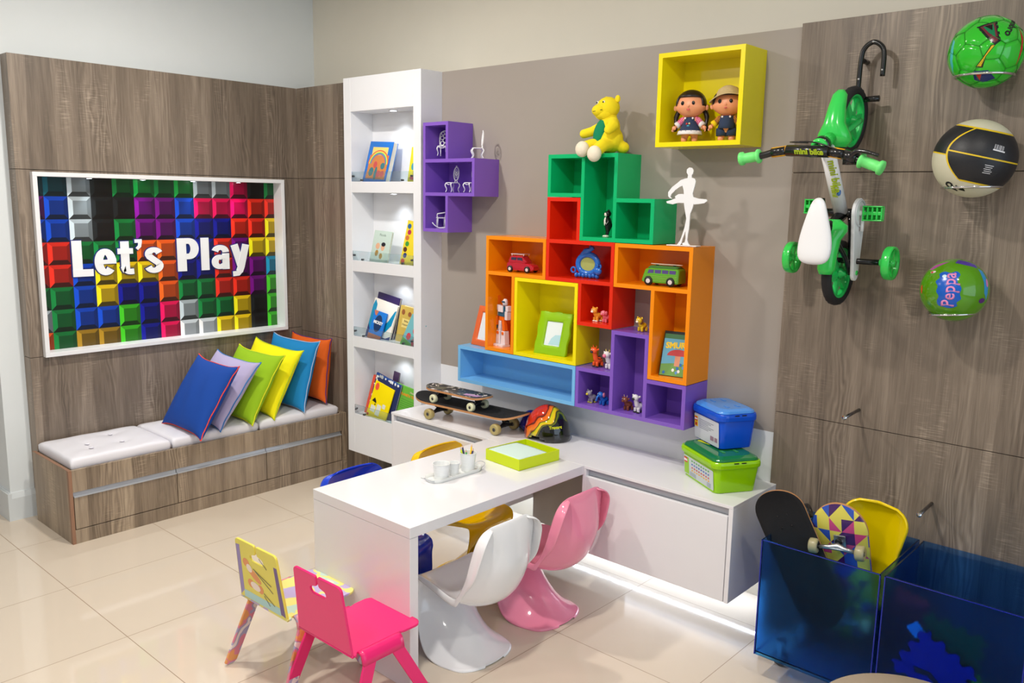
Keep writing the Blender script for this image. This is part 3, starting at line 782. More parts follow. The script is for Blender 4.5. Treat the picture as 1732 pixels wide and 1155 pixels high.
def doodle_mat(name, c1, c2, c3, scale):
    m = bpy.data.materials.new(name); m.use_nodes = True; nt = m.node_tree; b = nt.nodes['Principled BSDF']
    tc = nd(nt, 'ShaderNodeTexCoord'); n = nd(nt, 'ShaderNodeTexNoise'); n.inputs['Scale'].default_value = scale; n.inputs['Detail'].default_value = 1.0; n.inputs['Distortion'].default_value = 1.2
    nt.links.new(tc.outputs['Object'], n.inputs['Vector'])
    cr = nd(nt, 'ShaderNodeValToRGB'); cr.color_ramp.interpolation = 'CONSTANT'; nt.links.new(n.outputs['Fac'], cr.inputs[0])
    cr.color_ramp.elements[0].color = srgb(*c1); cr.color_ramp.elements[0].position = 0.0
    cr.color_ramp.elements[1].color = srgb(*c3); cr.color_ramp.elements[1].position = 0.56
    e = cr.color_ramp.elements.new(0.45); e.color = srgb(*c2)
    e = cr.color_ramp.elements.new(0.64); e.color = srgb(236, 220, 214)
    nt.links.new(cr.outputs[0], b.inputs['Base Color']); b.inputs['Roughness'].default_value = 0.3
    MATS[name] = m; return m
DB = mat('printed_yellow', (232, 218, 92), 0.3); DS = doodle_mat('doodle_seat', (186, 170, 214), (232, 222, 130), (188, 212, 200), 9)
DL = doodle_mat('doodle_leg', (236, 160, 96), (224, 132, 150), (170, 160, 190), 12)
def decor(t, bk, st, M, SH):
    def patch(name, shapes, rgb, y):
        bm = new()
        for pts in shapes: prism(bm, pts, y, y+0.0004, 'xz', M=M)
        finish(name, bm, mat('print_%d_%d_%d' % rgb, rgb, 0.35), bk)
    y = -0.0049
    rect = lambda a, b, c, d: [(a, c), (b, c), (b, d), (a, d)]
    ell = lambda cx, cz, rx, rz_, a=0: [(cx+rx*cos(2*pi*k/20)*cos(a)-rz_*sin(2*pi*k/20)*sin(a), cz+rx*cos(2*pi*k/20)*sin(a)+rz_*sin(2*pi*k/20)*cos(a)) for k in range(20)]
    patch('printed_border', [[(-0.138, 0.006), (-0.112, 0.03), (-0.100, 0.215), (-0.124, 0.212)]], (150, 134, 190), y); patch('printed_border', [[(0.138, 0.006), (0.112, 0.01), (0.105, 0.19), (0.124, 0.19)]], (110, 84, 140), y)
    patch('printed_base', [[(-0.116, 0.004), (0.112, 0.004), (0.110, 0.034), (-0.112, 0.034)]], (172, 212, 212), y)
    patch('printed_shape', [ell(-0.072, 0.152, 0.020, 0.017), ell(-0.03, 0.115, 0.046, 0.015, -0.5), ell(-0.058, 0.074, 0.02, 0.017), ell(0.0, 0.068, 0.018, 0.017)], (232, 150, 92), y-0.0001)
    patch('printed_shape', [ell(-0.055, 0.135, 0.018, 0.015, -0.4), ell(-0.03, 0.07, 0.03, 0.016, -0.1)], (244, 226, 214), y-0.0006)
    lines = []
    for (a, b) in (((-0.03, 0.14), (0.075, 0.105)), ((-0.02, 0.135), (0.08, 0.08)), ((0.02, 0.05), (0.05, 0.02)), ((0.02, 0.06), (0.08, 0.03)), ((0.02, 0.195), (0.06, 0.165))):
        d = Vector((b[0]-a[0], b[1]-a[1])); n_ = Vector((-d.y, d.x)).normalized()*0.0016
        lines.append([(a[0]+n_.x, a[1]+n_.y), (a[0]-n_.x, a[1]-n_.y), (b[0]-n_.x, b[1]-n_.y), (b[0]+n_.x, b[1]+n_.y)])
    patch('printed_line', lines, (120, 110, 90), y-0.0009)
flat_chair('yellow and lilac printed child chair behind the hot pink one', (2.180, -1.500, 0.0), 0.02, DB, DS, DL, decor)
# ================================================================== BOOKS IN THE BOOKCASE
def text_on(parent, s, size, o, ex, ey, rgb, off=0.0, name='lettering', xs=1.0, ext=0.0003, align='CENTER'):
    M = basis(o, ex, ey) @ Matrix.Diagonal((xs, 1, 1, 1))
    return text_obj(name, s, size, M, mat('ink_%d_%d_%d' % rgb, rgb, 0.5), parent, extrude=ext, offset=off, align=align)
def poly_part(parent, name, polys, rgb, th, M, z=0.0, rough=0.4):
    bm = new()
    for p in polys: prism(bm, p, z, z+th, 'xy', M=M)
    return finish(name, bm, mat('print_%d_%d_%d' % rgb, rgb, rough), parent)
def rect(x0, x1, y0, y1): return [(x0, y0), (x1, y0), (x1, y1), (x0, y1)]
def ell(cx, cy, rx, ry, n=18, a=0.0): return [(cx+rx*cos(2*pi*k/n)*cos(a)-ry*sin(2*pi*k/n)*sin(a), cy+rx*cos(2*pi*k/n)*sin(a)+ry*sin(2*pi*k/n)*cos(a)) for k in range(n)]
def book(label, x, z, w_, h, th, rgb, lean=12, roll=0.0, yb=-0.115, yaw=0.0, hard=True, pages=(238, 234, 222), cat='book', rough=0.3, group=None):
    """leaning on the niche back; local x = width, y = height, z = towards the room"""
    t = thing('book', label, cat, group=group)
    R_ = Matrix.Translation((x, yb, z)) @ Matrix.Rotation(radians(yaw), 4, 'Z') @ Matrix(((1,0,0,0),(0,0,-1,0),(0,1,0,0),(0,0,0,1))) @ Matrix.Rotation(radians(-lean), 4, 'X') @ Matrix.Rotation(radians(roll), 4, 'Z')
    t.matrix_world = R_
    c = mat('cover_%d_%d_%d' % rgb, rgb, rough)
    bm = new(); box(bm, 0, w_, 0, h, -0.0015, 0); box(bm, 0, w_, 0, h, -th, -th+0.0015); box(bm, 0, 0.0015, 0, h, -th+0.0015, -0.0015)
    finish('cover', bm, c, t)
    bm = new(); box(bm, 0.0016, w_-0.003, 0.003, h-0.003, -th+0.0016, -0.0016); finish('page_block', bm, mat('book_pages', pages, 0.8), t)
    return t
I4 = Matrix.Identity(4)
b = book('thick blue storybook with rainbow cover on the top niche', 0.800, 1.8005, 0.205, 0.232, 0.032, (24, 110, 200), lean=14, roll=-3)
poly_part(b, 'printed_panel', [rect(0.022, 0.188, 0.02, 0.155)], (206, 130, 70), 0.0004, I4)
poly_part(b, 'printed_panel', [rect(0.035, 0.17, 0.155, 0.20)], (236, 206, 110), 0.0004, I4)
for i, (rr, cc) in enumerate(((0.088, (220, 90, 60)), (0.080, (240, 210, 80)), (0.073, (90, 180, 120)), (0.066, (120, 100, 180)))):
    o_ = [(0.105+rr*cos(pi*k/16), 0.105+rr*0.9*sin(pi*k/16)) for k in range(17)]; n_ = [(0.105+(rr-0.007)*cos(pi*k/16), 0.105+(rr-0.007)*0.9*sin(pi*k/16)) for k in range(16, -1, -1)]
    poly_part(b, 'printed_rainbow', [o_+n_], cc, 0.0007, I4)
poly_part(b, 'printed_shape', [ell(0.15, 0.095, 0.018, 0.018), ell(0.06, 0.06, 0.02, 0.025), ell(0.10, 0.05, 0.012, 0.04)], (60, 120, 130), 0.0009, I4)
poly_part(b, 'printed_shape', [ell(0.085, 0.10, 0.016, 0.02), ell(0.125, 0.05, 0.018, 0.02), ell(0.16, 0.05, 0.016, 0.018)], (200, 80, 80), 0.0009, I4)
b = book('narrow yellow book at the right side of the top niche', 1.188, 1.8005, 0.075, 0.185, 0.010, (236, 222, 40), lean=10)
poly_part(b, 'printed_shape', [ell(0.03, 0.15, 0.01, 0.012), ell(0.035, 0.02, 0.02, 0.012)], (210, 80, 100), 0.0005, I4)
poly_part(b, 'printed_shape', [ell(0.03, 0.08, 0.014, 0.02)], (70, 160, 180), 0.0005, I4)
b = book('pale mint booklet with two painted children on the second niche', 0.858, 1.3565, 0.155, 0.178, 0.012, (196, 214, 204), lean=12, roll=-2)
poly_part(b, 'printed_shape', [ell(0.05, 0.09, 0.018, 0.018), ell(0.095, 0.085, 0.016, 0.02)], (226, 176, 140), 0.0006, I4)
poly_part(b, 'printed_shape', [ell(0.097, 0.102, 0.018, 0.012)], (30, 30, 36), 0.0008, I4)
poly_part(b, 'printed_shape', [ell(0.05, 0.05, 0.014, 0.018), ell(0.09, 0.035, 0.014, 0.016)], (170, 130, 60), 0.0006, I4)
text_on(b, 'Piccola', 0.020, (0.078, 0.148, 0.0002), (1,0,0), (0,1,0), (120, 140, 130))
b = book('yellow book with children printed around its cover, second niche', 1.120, 1.3565, 0.15, 0.243, 0.014, (238, 214, 50), lean=9, roll=-7)
for k, (cc) in enumerate(((200, 60, 40), (40, 60, 120), (90, 50, 30), (60, 150, 60), (210, 120, 60), (180, 40, 90), (40, 100, 160))):
    poly_part(b, 'printed_shape', [ell(0.022+0.008*(k % 2), 0.02+k*0.032, 0.015, 0.014)], cc, 0.0006, I4)
b = book('tall dark navy book behind the white and teal book', 0.812, 0.9165, 0.20, 0.262, 0.012, (46, 34, 84), lean=9, roll=-7, yb=-0.080)
b = book('white and teal cover book in the third niche', 0.802, 0.9165, 0.215, 0.232, 0.010, (240, 236, 226), lean=13, roll=-8, yb=-0.108)
poly_part(b, 'printed_shape', [[(0.0, 0.0), (0.215, 0.0), (0.215, 0.05), (0.18, 0.03), (0.10, 0.025), (0.03, 0.04), (0.0, 0.08)]], (34, 48, 110), 0.0004, I4)
poly_part(b, 'printed_shape', [[(0.0, 0.08), (0.02, 0.05), (0.04, 0.06), (0.035, 0.20), (0.012, 0.225), (0.0, 0.19)], [(0.10, 0.04), (0.16, 0.06), (0.20, 0.11), (0.213, 0.20), (0.20, 0.195), (0.16, 0.12), (0.11, 0.09)]], (0, 140, 184), 0.0004, I4)
b = book('small blue booklet reading Mickey, front of the third niche', 0.845, 0.9165, 0.118, 0.165, 0.006, (20, 120, 214), lean=15, roll=-7, yb=-0.128)
poly_part(b, 'printed_shape', [ell(0.06, 0.095, 0.034, 0.05)], (16, 50, 96), 0.0004, I4)
poly_part(b, 'printed_shape', [rect(0.0, 0.118, 0.0, 0.03), [(0.0, 0.165), (0.04, 0.165), (0.03, 0.135), (0.015, 0.14)]], (196, 116, 84), 0.0005, I4)
text_on(b, 'MICKEY', 0.024, (0.06, 0.092, 0.0006), (1,0,0), (0,1,0), (245, 245, 245), off=0.0008)
b = book('gold patterned book standing right in the third niche', 1.045, 0.9165, 0.115, 0.205, 0.030, (206, 176, 84), lean=8, roll=-5, yb=-0.085)
poly_part(b, 'printed_shape', [rect(0.03, 0.10, 0.085, 0.135)], (236, 214, 130), 0.0005, I4)
poly_part(b, 'printed_shape', [ell(0.03, 0.17, 0.014, 0.016), ell(0.075, 0.035, 0.02, 0.022), ell(0.085, 0.165, 0.014, 0.014)], (150, 90, 50), 0.0005, I4)
text_on(b, 'Belas', 0.017, (0.065, 0.117, 0.0006), (1,0,0), (0,1,0), (70, 44, 36)); text_on(b, 'Historias', 0.017, (0.065, 0.097, 0.0006), (1,0,0), (0,1,0), (70, 44, 36))
b = book('grey spine book at right edge of the third niche', 1.185, 0.9165, 0.07, 0.21, 0.014, (168, 160, 166), lean=8, yb=-0.07)
b = book('comic book leaning diagonally on the third niche lip', 1.140, 0.9165, 0.13, 0.19, 0.004, (120, 190, 200), lean=8, roll=-24, yb=-0.132)
poly_part(b, 'printed_shape', [rect(0.0, 0.13, 0.0, 0.045)], (96, 180, 60), 0.0004, I4)
poly_part(b, 'printed_shape', [ell(0.04, 0.07, 0.018, 0.02), ell(0.075, 0.12, 0.022, 0.02), ell(0.09, 0.06, 0.014, 0.022)], (214, 70, 80), 0.0005, I4)
b = book('red hardback leaning at the left of the lowest niche', 0.765, 0.4495, 0.12, 0.235, 0.014, (226, 80, 56), lean=10, roll=-10, yb=-0.092)
b = book('navy and white patterned book in the lowest niche', 0.812, 0.4495, 0.232, 0.262, 0.010, (36, 46, 96), lean=9, roll=-11, yb=-0.112)
random.seed(5)
poly_part(b, 'printed_shape', [ell(0.008+random.random()*0.012 if k % 2 else 0.02+random.random()*0.19, 0.02+random.random()*0.23 if k % 2 else (0.008 if k % 4 else 0.25), 0.006+random.random()*0.007, 0.005+random.random()*0.006, 8) for k in range(44)], (226, 228, 226), 0.0004, I4)['kind'] = 'stuff'
poly_part(b, 'printed_shape', [rect(0.0, 0.232, 0.25, 0.262)], (24, 72, 150), 0.0003, I4)
b = book('yellow activity book with pirate hat print, lowest niche', 0.826, 0.4495, 0.178, 0.218, 0.005, (250, 224, 0), lean=12, roll=-11, yb=-0.128)
poly_part(b, 'printed_shape', [ell(0.028, 0.188, 0.017, 0.022)], (236, 84, 60), 0.0004, I4)
poly_part(b, 'printed_shape', [[(0.016, 0.098), (0.058, 0.094), (0.052, 0.108), (0.036, 0.122), (0.026, 0.112)], ell(0.05, 0.085, 0.005, 0.005)], (24, 22, 22), 0.0004, I4)
poly_part(b, 'printed_shape', [rect(0.07, 0.108, 0.03, 0.095), rect(0.115, 0.142, 0.085, 0.11), rect(0.02, 0.062, 0.038, 0.075)], (226, 226, 216), 0.0004, I4)
poly_part(b, 'printed_shape', [ell(0.012, 0.014, 0.008, 0.008)], (220, 50, 40), 0.0004, I4)
poly_part(b, 'barcode', [rect(0.13, 0.165, 0.008, 0.024)], (210, 214, 216), 0.0004, I4)
b = book('green book reading Planeta Terra behind the yellow one', 1.000, 0.4495, 0.24, 0.222, 0.010, (106, 178, 62), lean=9, roll=-6, yb=-0.100)
text_on(b, 'PLANETA TERRA', 0.020, (0.135, 0.168, 0.0004), (1,0,0), (0,1,0), (236, 140, 30), off=0.0006)
text_on(b, 'Historia', 0.016, (0.16, 0.192, 0.0004), (1,0,0), (0,1,0), (230, 200, 190))
for k in range(5): poly_part(b, 'printed_line', [rect(0.07, 0.20-0.01*(k % 2), 0.145-0.012*k, 0.148-0.012*k)], (70, 140, 50), 0.0003, I4)
b = book('dark round-topped picture book at the back of the lowest niche', 0.93, 0.4495, 0.05, 0.275, 0.008, (70, 50, 80), lean=5, yb=-0.055, roll=-8)

# ================================================================== MINIATURE WHITE CHAIRS (purple shelf)
MW = mat('miniature_white', (236, 236, 238), 0.4)
def mini_chair(label, loc, rz, back='oval', h=0.135, w_=0.05, seat=0.052, loop=True):
    t = thing('miniature_chair', label, 'miniature chair', loc, rz)
    # local: front = +x
    s = w_/2
    bm = new(); prism(bm, rrect(w_*1.08, w_*1.05, 0.012), seat-0.004, seat, 'xy'); finish('seat', bm, MW, t, bevel=0.0008)
    for sx in (-1, 1):
        for sy in (-1, 1):
            x, y = sx*s*0.9, sy*s*0.85
            bm = new(); tube(bm, smooth_path([(x, y, seat-0.003), (x+sx*0.006, y+sy*0.003, seat*0.72), (x-sx*0.002, y, seat*0.35), (x+sx*0.004, y+sy*0.002, 0.0025)], 4), [0.0032]*8+[0.0022]*4+[0.0026], 6)
            finish('leg', bm, MW, t, smooth=True)
    bm = new(); tube(bm, smooth_path([(s*0.9, -s*0.8, seat-0.006), (s*0.95, 0, seat-0.012), (s*0.9, s*0.8, seat-0.006)], 4), 0.002, 6); finish('apron', bm, MW, t, smooth=True)
    bx = -s*0.95
    if back == 'oval':
        cz, rz_, ry = seat+0.044, 0.033, 0.021
        bm = new(); tube(bm, [(bx-0.004*(cos(a)*0.5+0.5), ry*sin(a), cz+rz_*cos(a)) for a in [2*pi*k/24 for k in range(24)]], 0.0032, 6, closed=True)
        tube(bm, [(bx, -0.010, seat-0.002), (bx, -0.006, seat+0.014)], 0.0024, 6); tube(bm, [(bx, 0.010, seat-0.002), (bx, 0.006, seat+0.014)], 0.0024, 6)
        ball(bm, (bx-0.003, 0, cz+rz_+0.004), (0.003, 0.006, 0.005), seg=8, rings=6)
        fr = finish('backrest', bm, MW, t, smooth=True)
        bm = new()
        for k in range(5):
            a = 2*pi*k/5+0.3; tube(bm, [(bx-0.002+0.0, 0.009*cos(a)+0.006*cos(b_), cz+0.014*sin(a)+0.008*sin(b_)) for b_ in [2*pi*j/10 for j in range(10)]], 0.0013, 5, closed=True)
        tube(bm, [(bx-0.002, 0.007*cos(b_), cz+0.01*sin(b_)) for b_ in [2*pi*j/10 for j in range(10)]], 0.0016, 5, closed=True)
        finish('filigree', bm, MW, fr, smooth=True)
    else:
        bm = new(); W2 = 0.027; H2 = 0.078
        out = [(-W2, 0), (W2, 0)]+[(W2*1.08, H2*0.5)]+[(W2*cos(a), H2*0.72+H2*0.28*sin(a)) for a in [pi*k/10 for k in range(11)]]+[(-W2*1.08, H2*0.5)]
        tube(bm, [(bx-0.1*q, p, seat+q) for p, q in out], 0.0032, 6, closed=True); fr = finish('backrest', bm, MW, t, smooth=True)
        bm = new(); random.seed(3)
        for (p, q, r_) in [(-0.014, 0.015, 0.010), (0.014, 0.015, 0.010), (0, 0.03, 0.011), (-0.016, 0.042, 0.009), (0.016, 0.042, 0.009), (0, 0.052, 0.009), (-0.012, 0.064, 0.008), (0.012, 0.064, 0.008)]:
            tube(bm, [(bx-0.1*(q+r_*sin(a)), p+r_*cos(a), seat+q+r_*sin(a)) for a in [2*pi*j/10 for j in range(10)]], 0.0021, 5, closed=True)
        finish('filigree', bm, MW, fr, smooth=True)
    return t
fz = lambda r: 2.0945-0.1838*r+0.0175
mini_chair('miniature white chair with tall lace back in the top compartment', (1.445, -0.095, fz(1)), radians(-62), 'tall')
mini_chair('miniature white oval-back chair on top of the purple shelf step', (1.700, -0.105, 2.0945-0.1838+0.0005), radians(-128))
mini_chair('miniature white oval-back chair left in the middle compartment', (1.508, -0.09, fz(2)), radians(-96))
mini_chair('miniature white oval-back chair half hidden by the shelf side', (1.640, -0.09, fz(2)), radians(-96))
t = thing('miniature_rocking_chair', 'miniature white rocking chair in the lowest purple compartment', 'miniature chair', (1.425, -0.09, fz(3)), radians(-125))
for sy in (-1, 1):
    bm = new(); tube(bm, [(0.058*sin(a)*1.0, sy*0.021, 0.062-0.060*cos(a)) for a in [radians(-58+116*k/14) for k in range(15)]], 0.0028, 6); 
    tube(bm, smooth_path([(-0.052, sy*0.021, 0.030), (-0.060, sy*0.021, 0.044), (-0.050, sy*0.021, 0.050)], 4), 0.0028, 6); finish('rocker', bm, MW, t, smooth=True)
    for x in (-0.018, 0.022):
        bm = new(); tube(bm, [(x, sy*0.021, 0.008), (x*0.9, sy*0.019, 0.052)], 0.0024, 6); finish('leg', bm, MW, t, smooth=True)
    bm = new(); tube(bm, smooth_path([(0.02, sy*0.022, 0.055), (0.024, sy*0.024, 0.072), (0.0, sy*0.024, 0.078), (-0.03, sy*0.022, 0.083)], 4), 0.0024, 6); finish('armrest', bm, MW, t, smooth=True)
bm = new(); prism(bm, rrect(0.05, 0.046, 0.008), 0.052, 0.056, 'xy'); finish('seat', bm, MW, t)
bm = new(); tube(bm, [(-0.022-0.25*(z_-0.055), y_, z_) for y_, z_ in [(-0.02, 0.055), (-0.02, 0.10), (-0.008, 0.112), (0.008, 0.112), (0.02, 0.10), (0.02, 0.055)]], 0.0026, 6)
for yy in (-0.01, 0, 0.01): tube(bm, [(-0.022, yy, 0.056), (-0.036, yy, 0.11)], 0.0017, 6)
finish('backrest', bm, MW, t, smooth=True)

# ================================================================== BALLERINA SILHOUETTE
BX0, BZ0 = 2.898, 1.5422
sil = [(-0.024,0.004),(-0.012,0.02),(-0.006,0.035),(0.006,0.075),(0.012,0.11),(0.002,0.15),(-0.002,0.172),
       (-0.028,0.172),(-0.052,0.166),(-0.078,0.170),(-0.081,0.177),(-0.060,0.183),(-0.040,0.190),(-0.044,0.197),(-0.028,0.207),(-0.012,0.208),(-0.004,0.206),(-0.006,0.222),(-0.012,0.240),(-0.024,0.236),(-0.044,0.222),(-0.060,0.206),(-0.064,0.196),(-0.056,0.188),(-0.066,0.190),(-0.074,0.198),(-0.075,0.214),(-0.058,0.235),(-0.034,0.252),(-0.022,0.262),(-0.004,0.268),(0.008,0.270),
       (0.010,0.282),(0.003,0.292),(0.004,0.305),(0.014,0.312),(0.026,0.310),(0.033,0.300),(0.031,0.288),(0.026,0.282),(0.026,0.272),(0.040,0.268),(0.045,0.258),
       (0.042,0.242),(0.038,0.225),(0.034,0.210),(0.038,0.196),(0.060,0.190),(0.094,0.188),(0.099,0.182),(0.085,0.172),(0.055,0.168),(0.040,0.167),
       (0.036,0.150),(0.028,0.13),(0.027,0.10),(0.026,0.07),(0.022,0.045),(0.021,0.025),(0.026,0.012),(0.034,0.004),(0.004,0.004),(-0.002,0.010),(0.010,0.016),(0.013,0.03),(0.011,0.06),(0.004,0.04),(-0.002,0.025),(-0.004,0.012),(-0.010,0.004)]
t = thing('ballerina_cutout', 'white flat ballerina cut-out standing on the orange shelf', 'ornament', (BX0, -0.135, BZ0), radians(4))
bm = new(); prism(bm, sil, -0.003, 0.003, 'xz'); finish('figure', bm, MW, t, bevel=0.0005)
bm = new(); prism(bm, [(-0.062, 0.0), (0.070, 0.0), (0.070, 0.004), (-0.062, 0.004)], -0.022, 0.022, 'xz'); finish('base', bm, MW, t, bevel=0.001)

# ================================================================== DOLLS
SKIN = mat('doll_vinyl', (236, 160, 118), 0.4, sss=0.15); HAIR = mat('doll_hair', (34, 22, 20), 0.35)
DENIM = mat('doll_denim', (42, 58, 88), 0.85, bump=0.4, bscale=700)
EYE = mat('doll_eye', (20, 16, 16), 0.15)
def checker(name, c1, c2, sc):
    m = bpy.data.materials.new(name); m.use_nodes = True; nt = m.node_tree; b_ = nt.nodes['Principled BSDF']
    tc = nd(nt, 'ShaderNodeTexCoord'); ck = nd(nt, 'ShaderNodeTexChecker'); ck.inputs['Scale'].default_value = sc; ck.inputs['Color1'].default_value = srgb(*c1); ck.inputs['Color2'].default_value = srgb(*c2)
    nt.links.new(tc.outputs['Object'], ck.inputs['Vector']); nt.links.new(ck.outputs['Color'], b_.inputs['Base Color']); b_.inputs['Roughness'].default_value = 0.8
    MATS[name] = m; return m
def skinned(name, chains, m_, parent, sub=2):
    """one continuous surface grown over connected joints: chains = [[(co, r), ...], ...] sharing their first vertex index 0"""
    me = bpy.data.meshes.new(name); vs, es, rs = [], [], []
    for ch in chains:
        prev = None
        for co, r in ch:
            k = None
            for i, v in enumerate(vs):
                if (Vector(v)-Vector(co)).length < 1e-5: k = i
            if k is None: vs.append(co); rs.append(r); k = len(vs)-1
            if prev is not None and prev != k: es.append((prev, k))
            prev = k
    me.from_pydata(vs, es, []); o = bpy.data.objects.new(name, me); COL.objects.link(o); o.parent = parent
    sk = o.modifiers.new('skin', 'SKIN'); sk.use_smooth_shade = True
    for i, r in enumerate(rs): me.skin_vertices[0].data[i].radius = (r, r) if isinstance(r, float) else r
    me.skin_vertices[0].data[0].use_root = True
    ss = o.modifiers.new('sub', 'SUBSURF'); ss.levels = sub; ss.render_levels = sub
    me.materials.append(m_); return o
def doll(label, loc, rz, boy):
    t = thing('doll', label, 'doll', loc, rz)      # faces -y
    body = skinned('body', [
        [((0,0,0.062),0.026), ((0,0,0.085),0.022), ((0,0,0.103),0.012)],
        [((0,0,0.062),0.026), ((-0.019,0,0.042),0.018), ((-0.020,0,0.020),0.014), ((-0.021,-0.006,0.0105),0.0125), ((-0.021,-0.019,0.0095),0.0105)],
        [((0,0,0.062),0.026), ((0.019,0,0.042),0.018), ((0.020,0,0.020),0.014), ((0.021,-0.006,0.0105),0.0125), ((0.021,-0.019,0.0095),0.0105)],
        [((0,0,0.085),0.022), ((-0.026,0,0.088),0.011), ((-0.042,-0.004,0.074),0.0095), ((-0.055,-0.012,0.062),0.0085)],
        [((0,0,0.085),0.022), ((0.026,0,0.088),0.011), ((0.042,-0.004,0.074),0.0095), ((0.055,-0.012,0.062),0.0085)]], SKIN, t)
    # hands with separate fingers
    for s in (-1, 1):
        bm = new(); ball(bm, (s*0.060, -0.016, 0.057), (0.0085, 0.0065, 0.0085))
        for k in range(4): tube(bm, smooth_path([(s*(0.061+0.001*k), -0.012-0.003*k, 0.052), (s*(0.064+0.001*k), -0.013-0.003*k, 0.046), (s*0.062, -0.014-0.003*k, 0.0425+0.0006*abs(k-1.5))], 2), 0.0023, 6)
        tube(bm, [(s*0.054, -0.022, 0.058), (s*0.052, -0.026, 0.052)], 0.0026, 6)
        finish('hand', bm, SKIN, body, smooth=True)
    # head: wide cheeks
    bm = new(); bmesh.ops.create_uvsphere(bm, u_segments=32, v_segments=20, radius=1.0)
    for v in bm.verts:
        x, y, z = v.co
        wv = 1.0+0.16*math.exp(-((z+0.35)/0.35)**2)
        v.co = Vector((x*0.054*wv, y*0.046*(1+0.08*math.exp(-((z+0.3)/0.4)**2)), z*0.049+0.147))
    for f in bm.faces: f.smooth = True
    hd = finish('head', bm, SKIN, t, smooth=True)
    for s in (-1, 1):
        bm = new(); ball(bm, (s*0.062, 0.004, 0.136), (0.008, 0.006, 0.011)); finish('ear', bm, SKIN, hd, smooth=True)
        bm = new(); ball(bm, (s*0.021-0.003, -0.0445, 0.150), (0.0068, 0.003, 0.0082)); e = finish('eye', bm, EYE, hd, smooth=True)
    bm = new(); ball(bm, (0, -0.0495, 0.138), (0.0045, 0.004, 0.0038)); finish('nose', bm, SKIN, hd, smooth=True)
    bm = new(); ball(bm, (0, -0.0482, 0.125), (0.0062, 0.003, 0.0045 if not boy else 0.0028)); finish('mouth', bm, mat('doll_mouth', (206, 96, 88), 0.4), hd, smooth=True)
    # hair cap
    bm = new(); bmesh.ops.create_uvsphere(bm, u_segments=32, v_segments=20, radius=1.0)
    for v in bm.verts:
        x, y, z = v.co; v.co = Vector((x*0.059, y*0.052+0.003, z*0.054+0.150))
    cut = [f for f in bm.faces if (f.calc_center_median().y < -0.004 and f.calc_center_median().z < (0.172 if abs(f.calc_center_median().x) < 0.047 else 0.14)) or f.calc_center_median().z < 0.118]
    bmesh.ops.delete(bm, geom=cut, context='FACES')
    for f in bm.faces: f.smooth = True
    finish('hair', bm, HAIR, hd, smooth=True, solid=0.004)
    if not boy:
        for s in (-1, 1):
            bm = new(); tube(bm, smooth_path([(s*0.05, 0.02, 0.13), (s*0.062, 0.018, 0.10), (s*0.060, 0.012, 0.07), (s*0.064, 0.01, 0.045)], 4), [0.010]*5+[0.008]*4+[0.0095]*3+[0.004], 8); finish('plait', bm, HAIR, hd, smooth=True)
        bm = new(); lathe(bm, [(0.020, 0.098), (0.025, 0.090), (0.028, 0.075), (0.040, 0.050), (0.045, 0.043)], 28, cap=False); dr = finish('dress', bm, DENIM, t, smooth=True, solid=0.002)
        bm = new(); lathe(bm, [(0.0445, 0.046), (0.049, 0.031)], 40, cap=False)
        for i, v in enumerate(bm.verts): v.co.xy *= 1+0.03*sin(i*2.1)
        finish('lace_hem', bm, mat('doll_lace', (232, 226, 226), 0.8), dr, smooth=True, solid=0.0015)
        bm = new(); ball(bm, (-0.006, -0.033, 0.072), 0.0042); finish('flower_patch', bm, mat('patch_red', (206, 60, 60), 0.7), dr, smooth=True)
        bm = new(); ball(bm, (0.004, -0.033, 0.073), 0.0038); finish('flower_patch', bm, mat('patch_cream', (226, 210, 160), 0.7), dr, smooth=True)
        bm = new(); ball(bm, (0.0, -0.034, 0.064), (0.006, 0.003, 0.004)); finish('flower_patch', bm, mat('patch_teal', (60, 140, 170), 0.7), dr, smooth=True)
        sl = checker('doll_dots', (200, 30, 90), (232, 150, 180), 260); cuff = mat('doll_lace', (232, 226, 226), 0.8)
    else:
        bm = new(); lathe(bm, [(0.0265, 0.098), (0.0285, 0.085), (0.031, 0.065), (0.034, 0.050)], 28, cap=False); dr = finish('dungarees', bm, DENIM, t, smooth=True, solid=0.002)
        for s in (-1, 1):
            bm = new(); lathe(bm, [(0.0205, 0.052), (0.0215, 0.040), (0.0205, 0.024), (0.018, 0.023)], 20, c=(s*0.019, 0, 0), cap=False); finish('trouser_leg', bm, DENIM, dr, smooth=True, solid=0.0015)
        sl = checker('doll_checks', (206, 130, 30), (90, 60, 30), 260); cuff = mat('doll_yellow', (240, 206, 0), 0.7)
    for s in (-1, 1):
        bm = new(); tube(bm, smooth_path([(s*0.020, 0, 0.090), (s*0.032, -0.001, 0.086), (s*0.046, -0.006, 0.071)], 4), [0.0135]*5+[0.0125]*4, 12); sv = finish('sleeve', bm, sl, t, smooth=True)
        bm = new(); tube(bm, [(s*0.044, -0.006, 0.0735), (s*0.0535, -0.010, 0.0655)], [0.0132, 0.0136], 12); finish('cuff', bm, cuff, sv, smooth=True)
        bm = new(); ball(bm, (s*0.015, -0.026, 0.094), (0.004, 0.002, 0.004)); finish('button', bm, mat('doll_lace', (232, 226, 226), 0.8), dr, smooth=True)
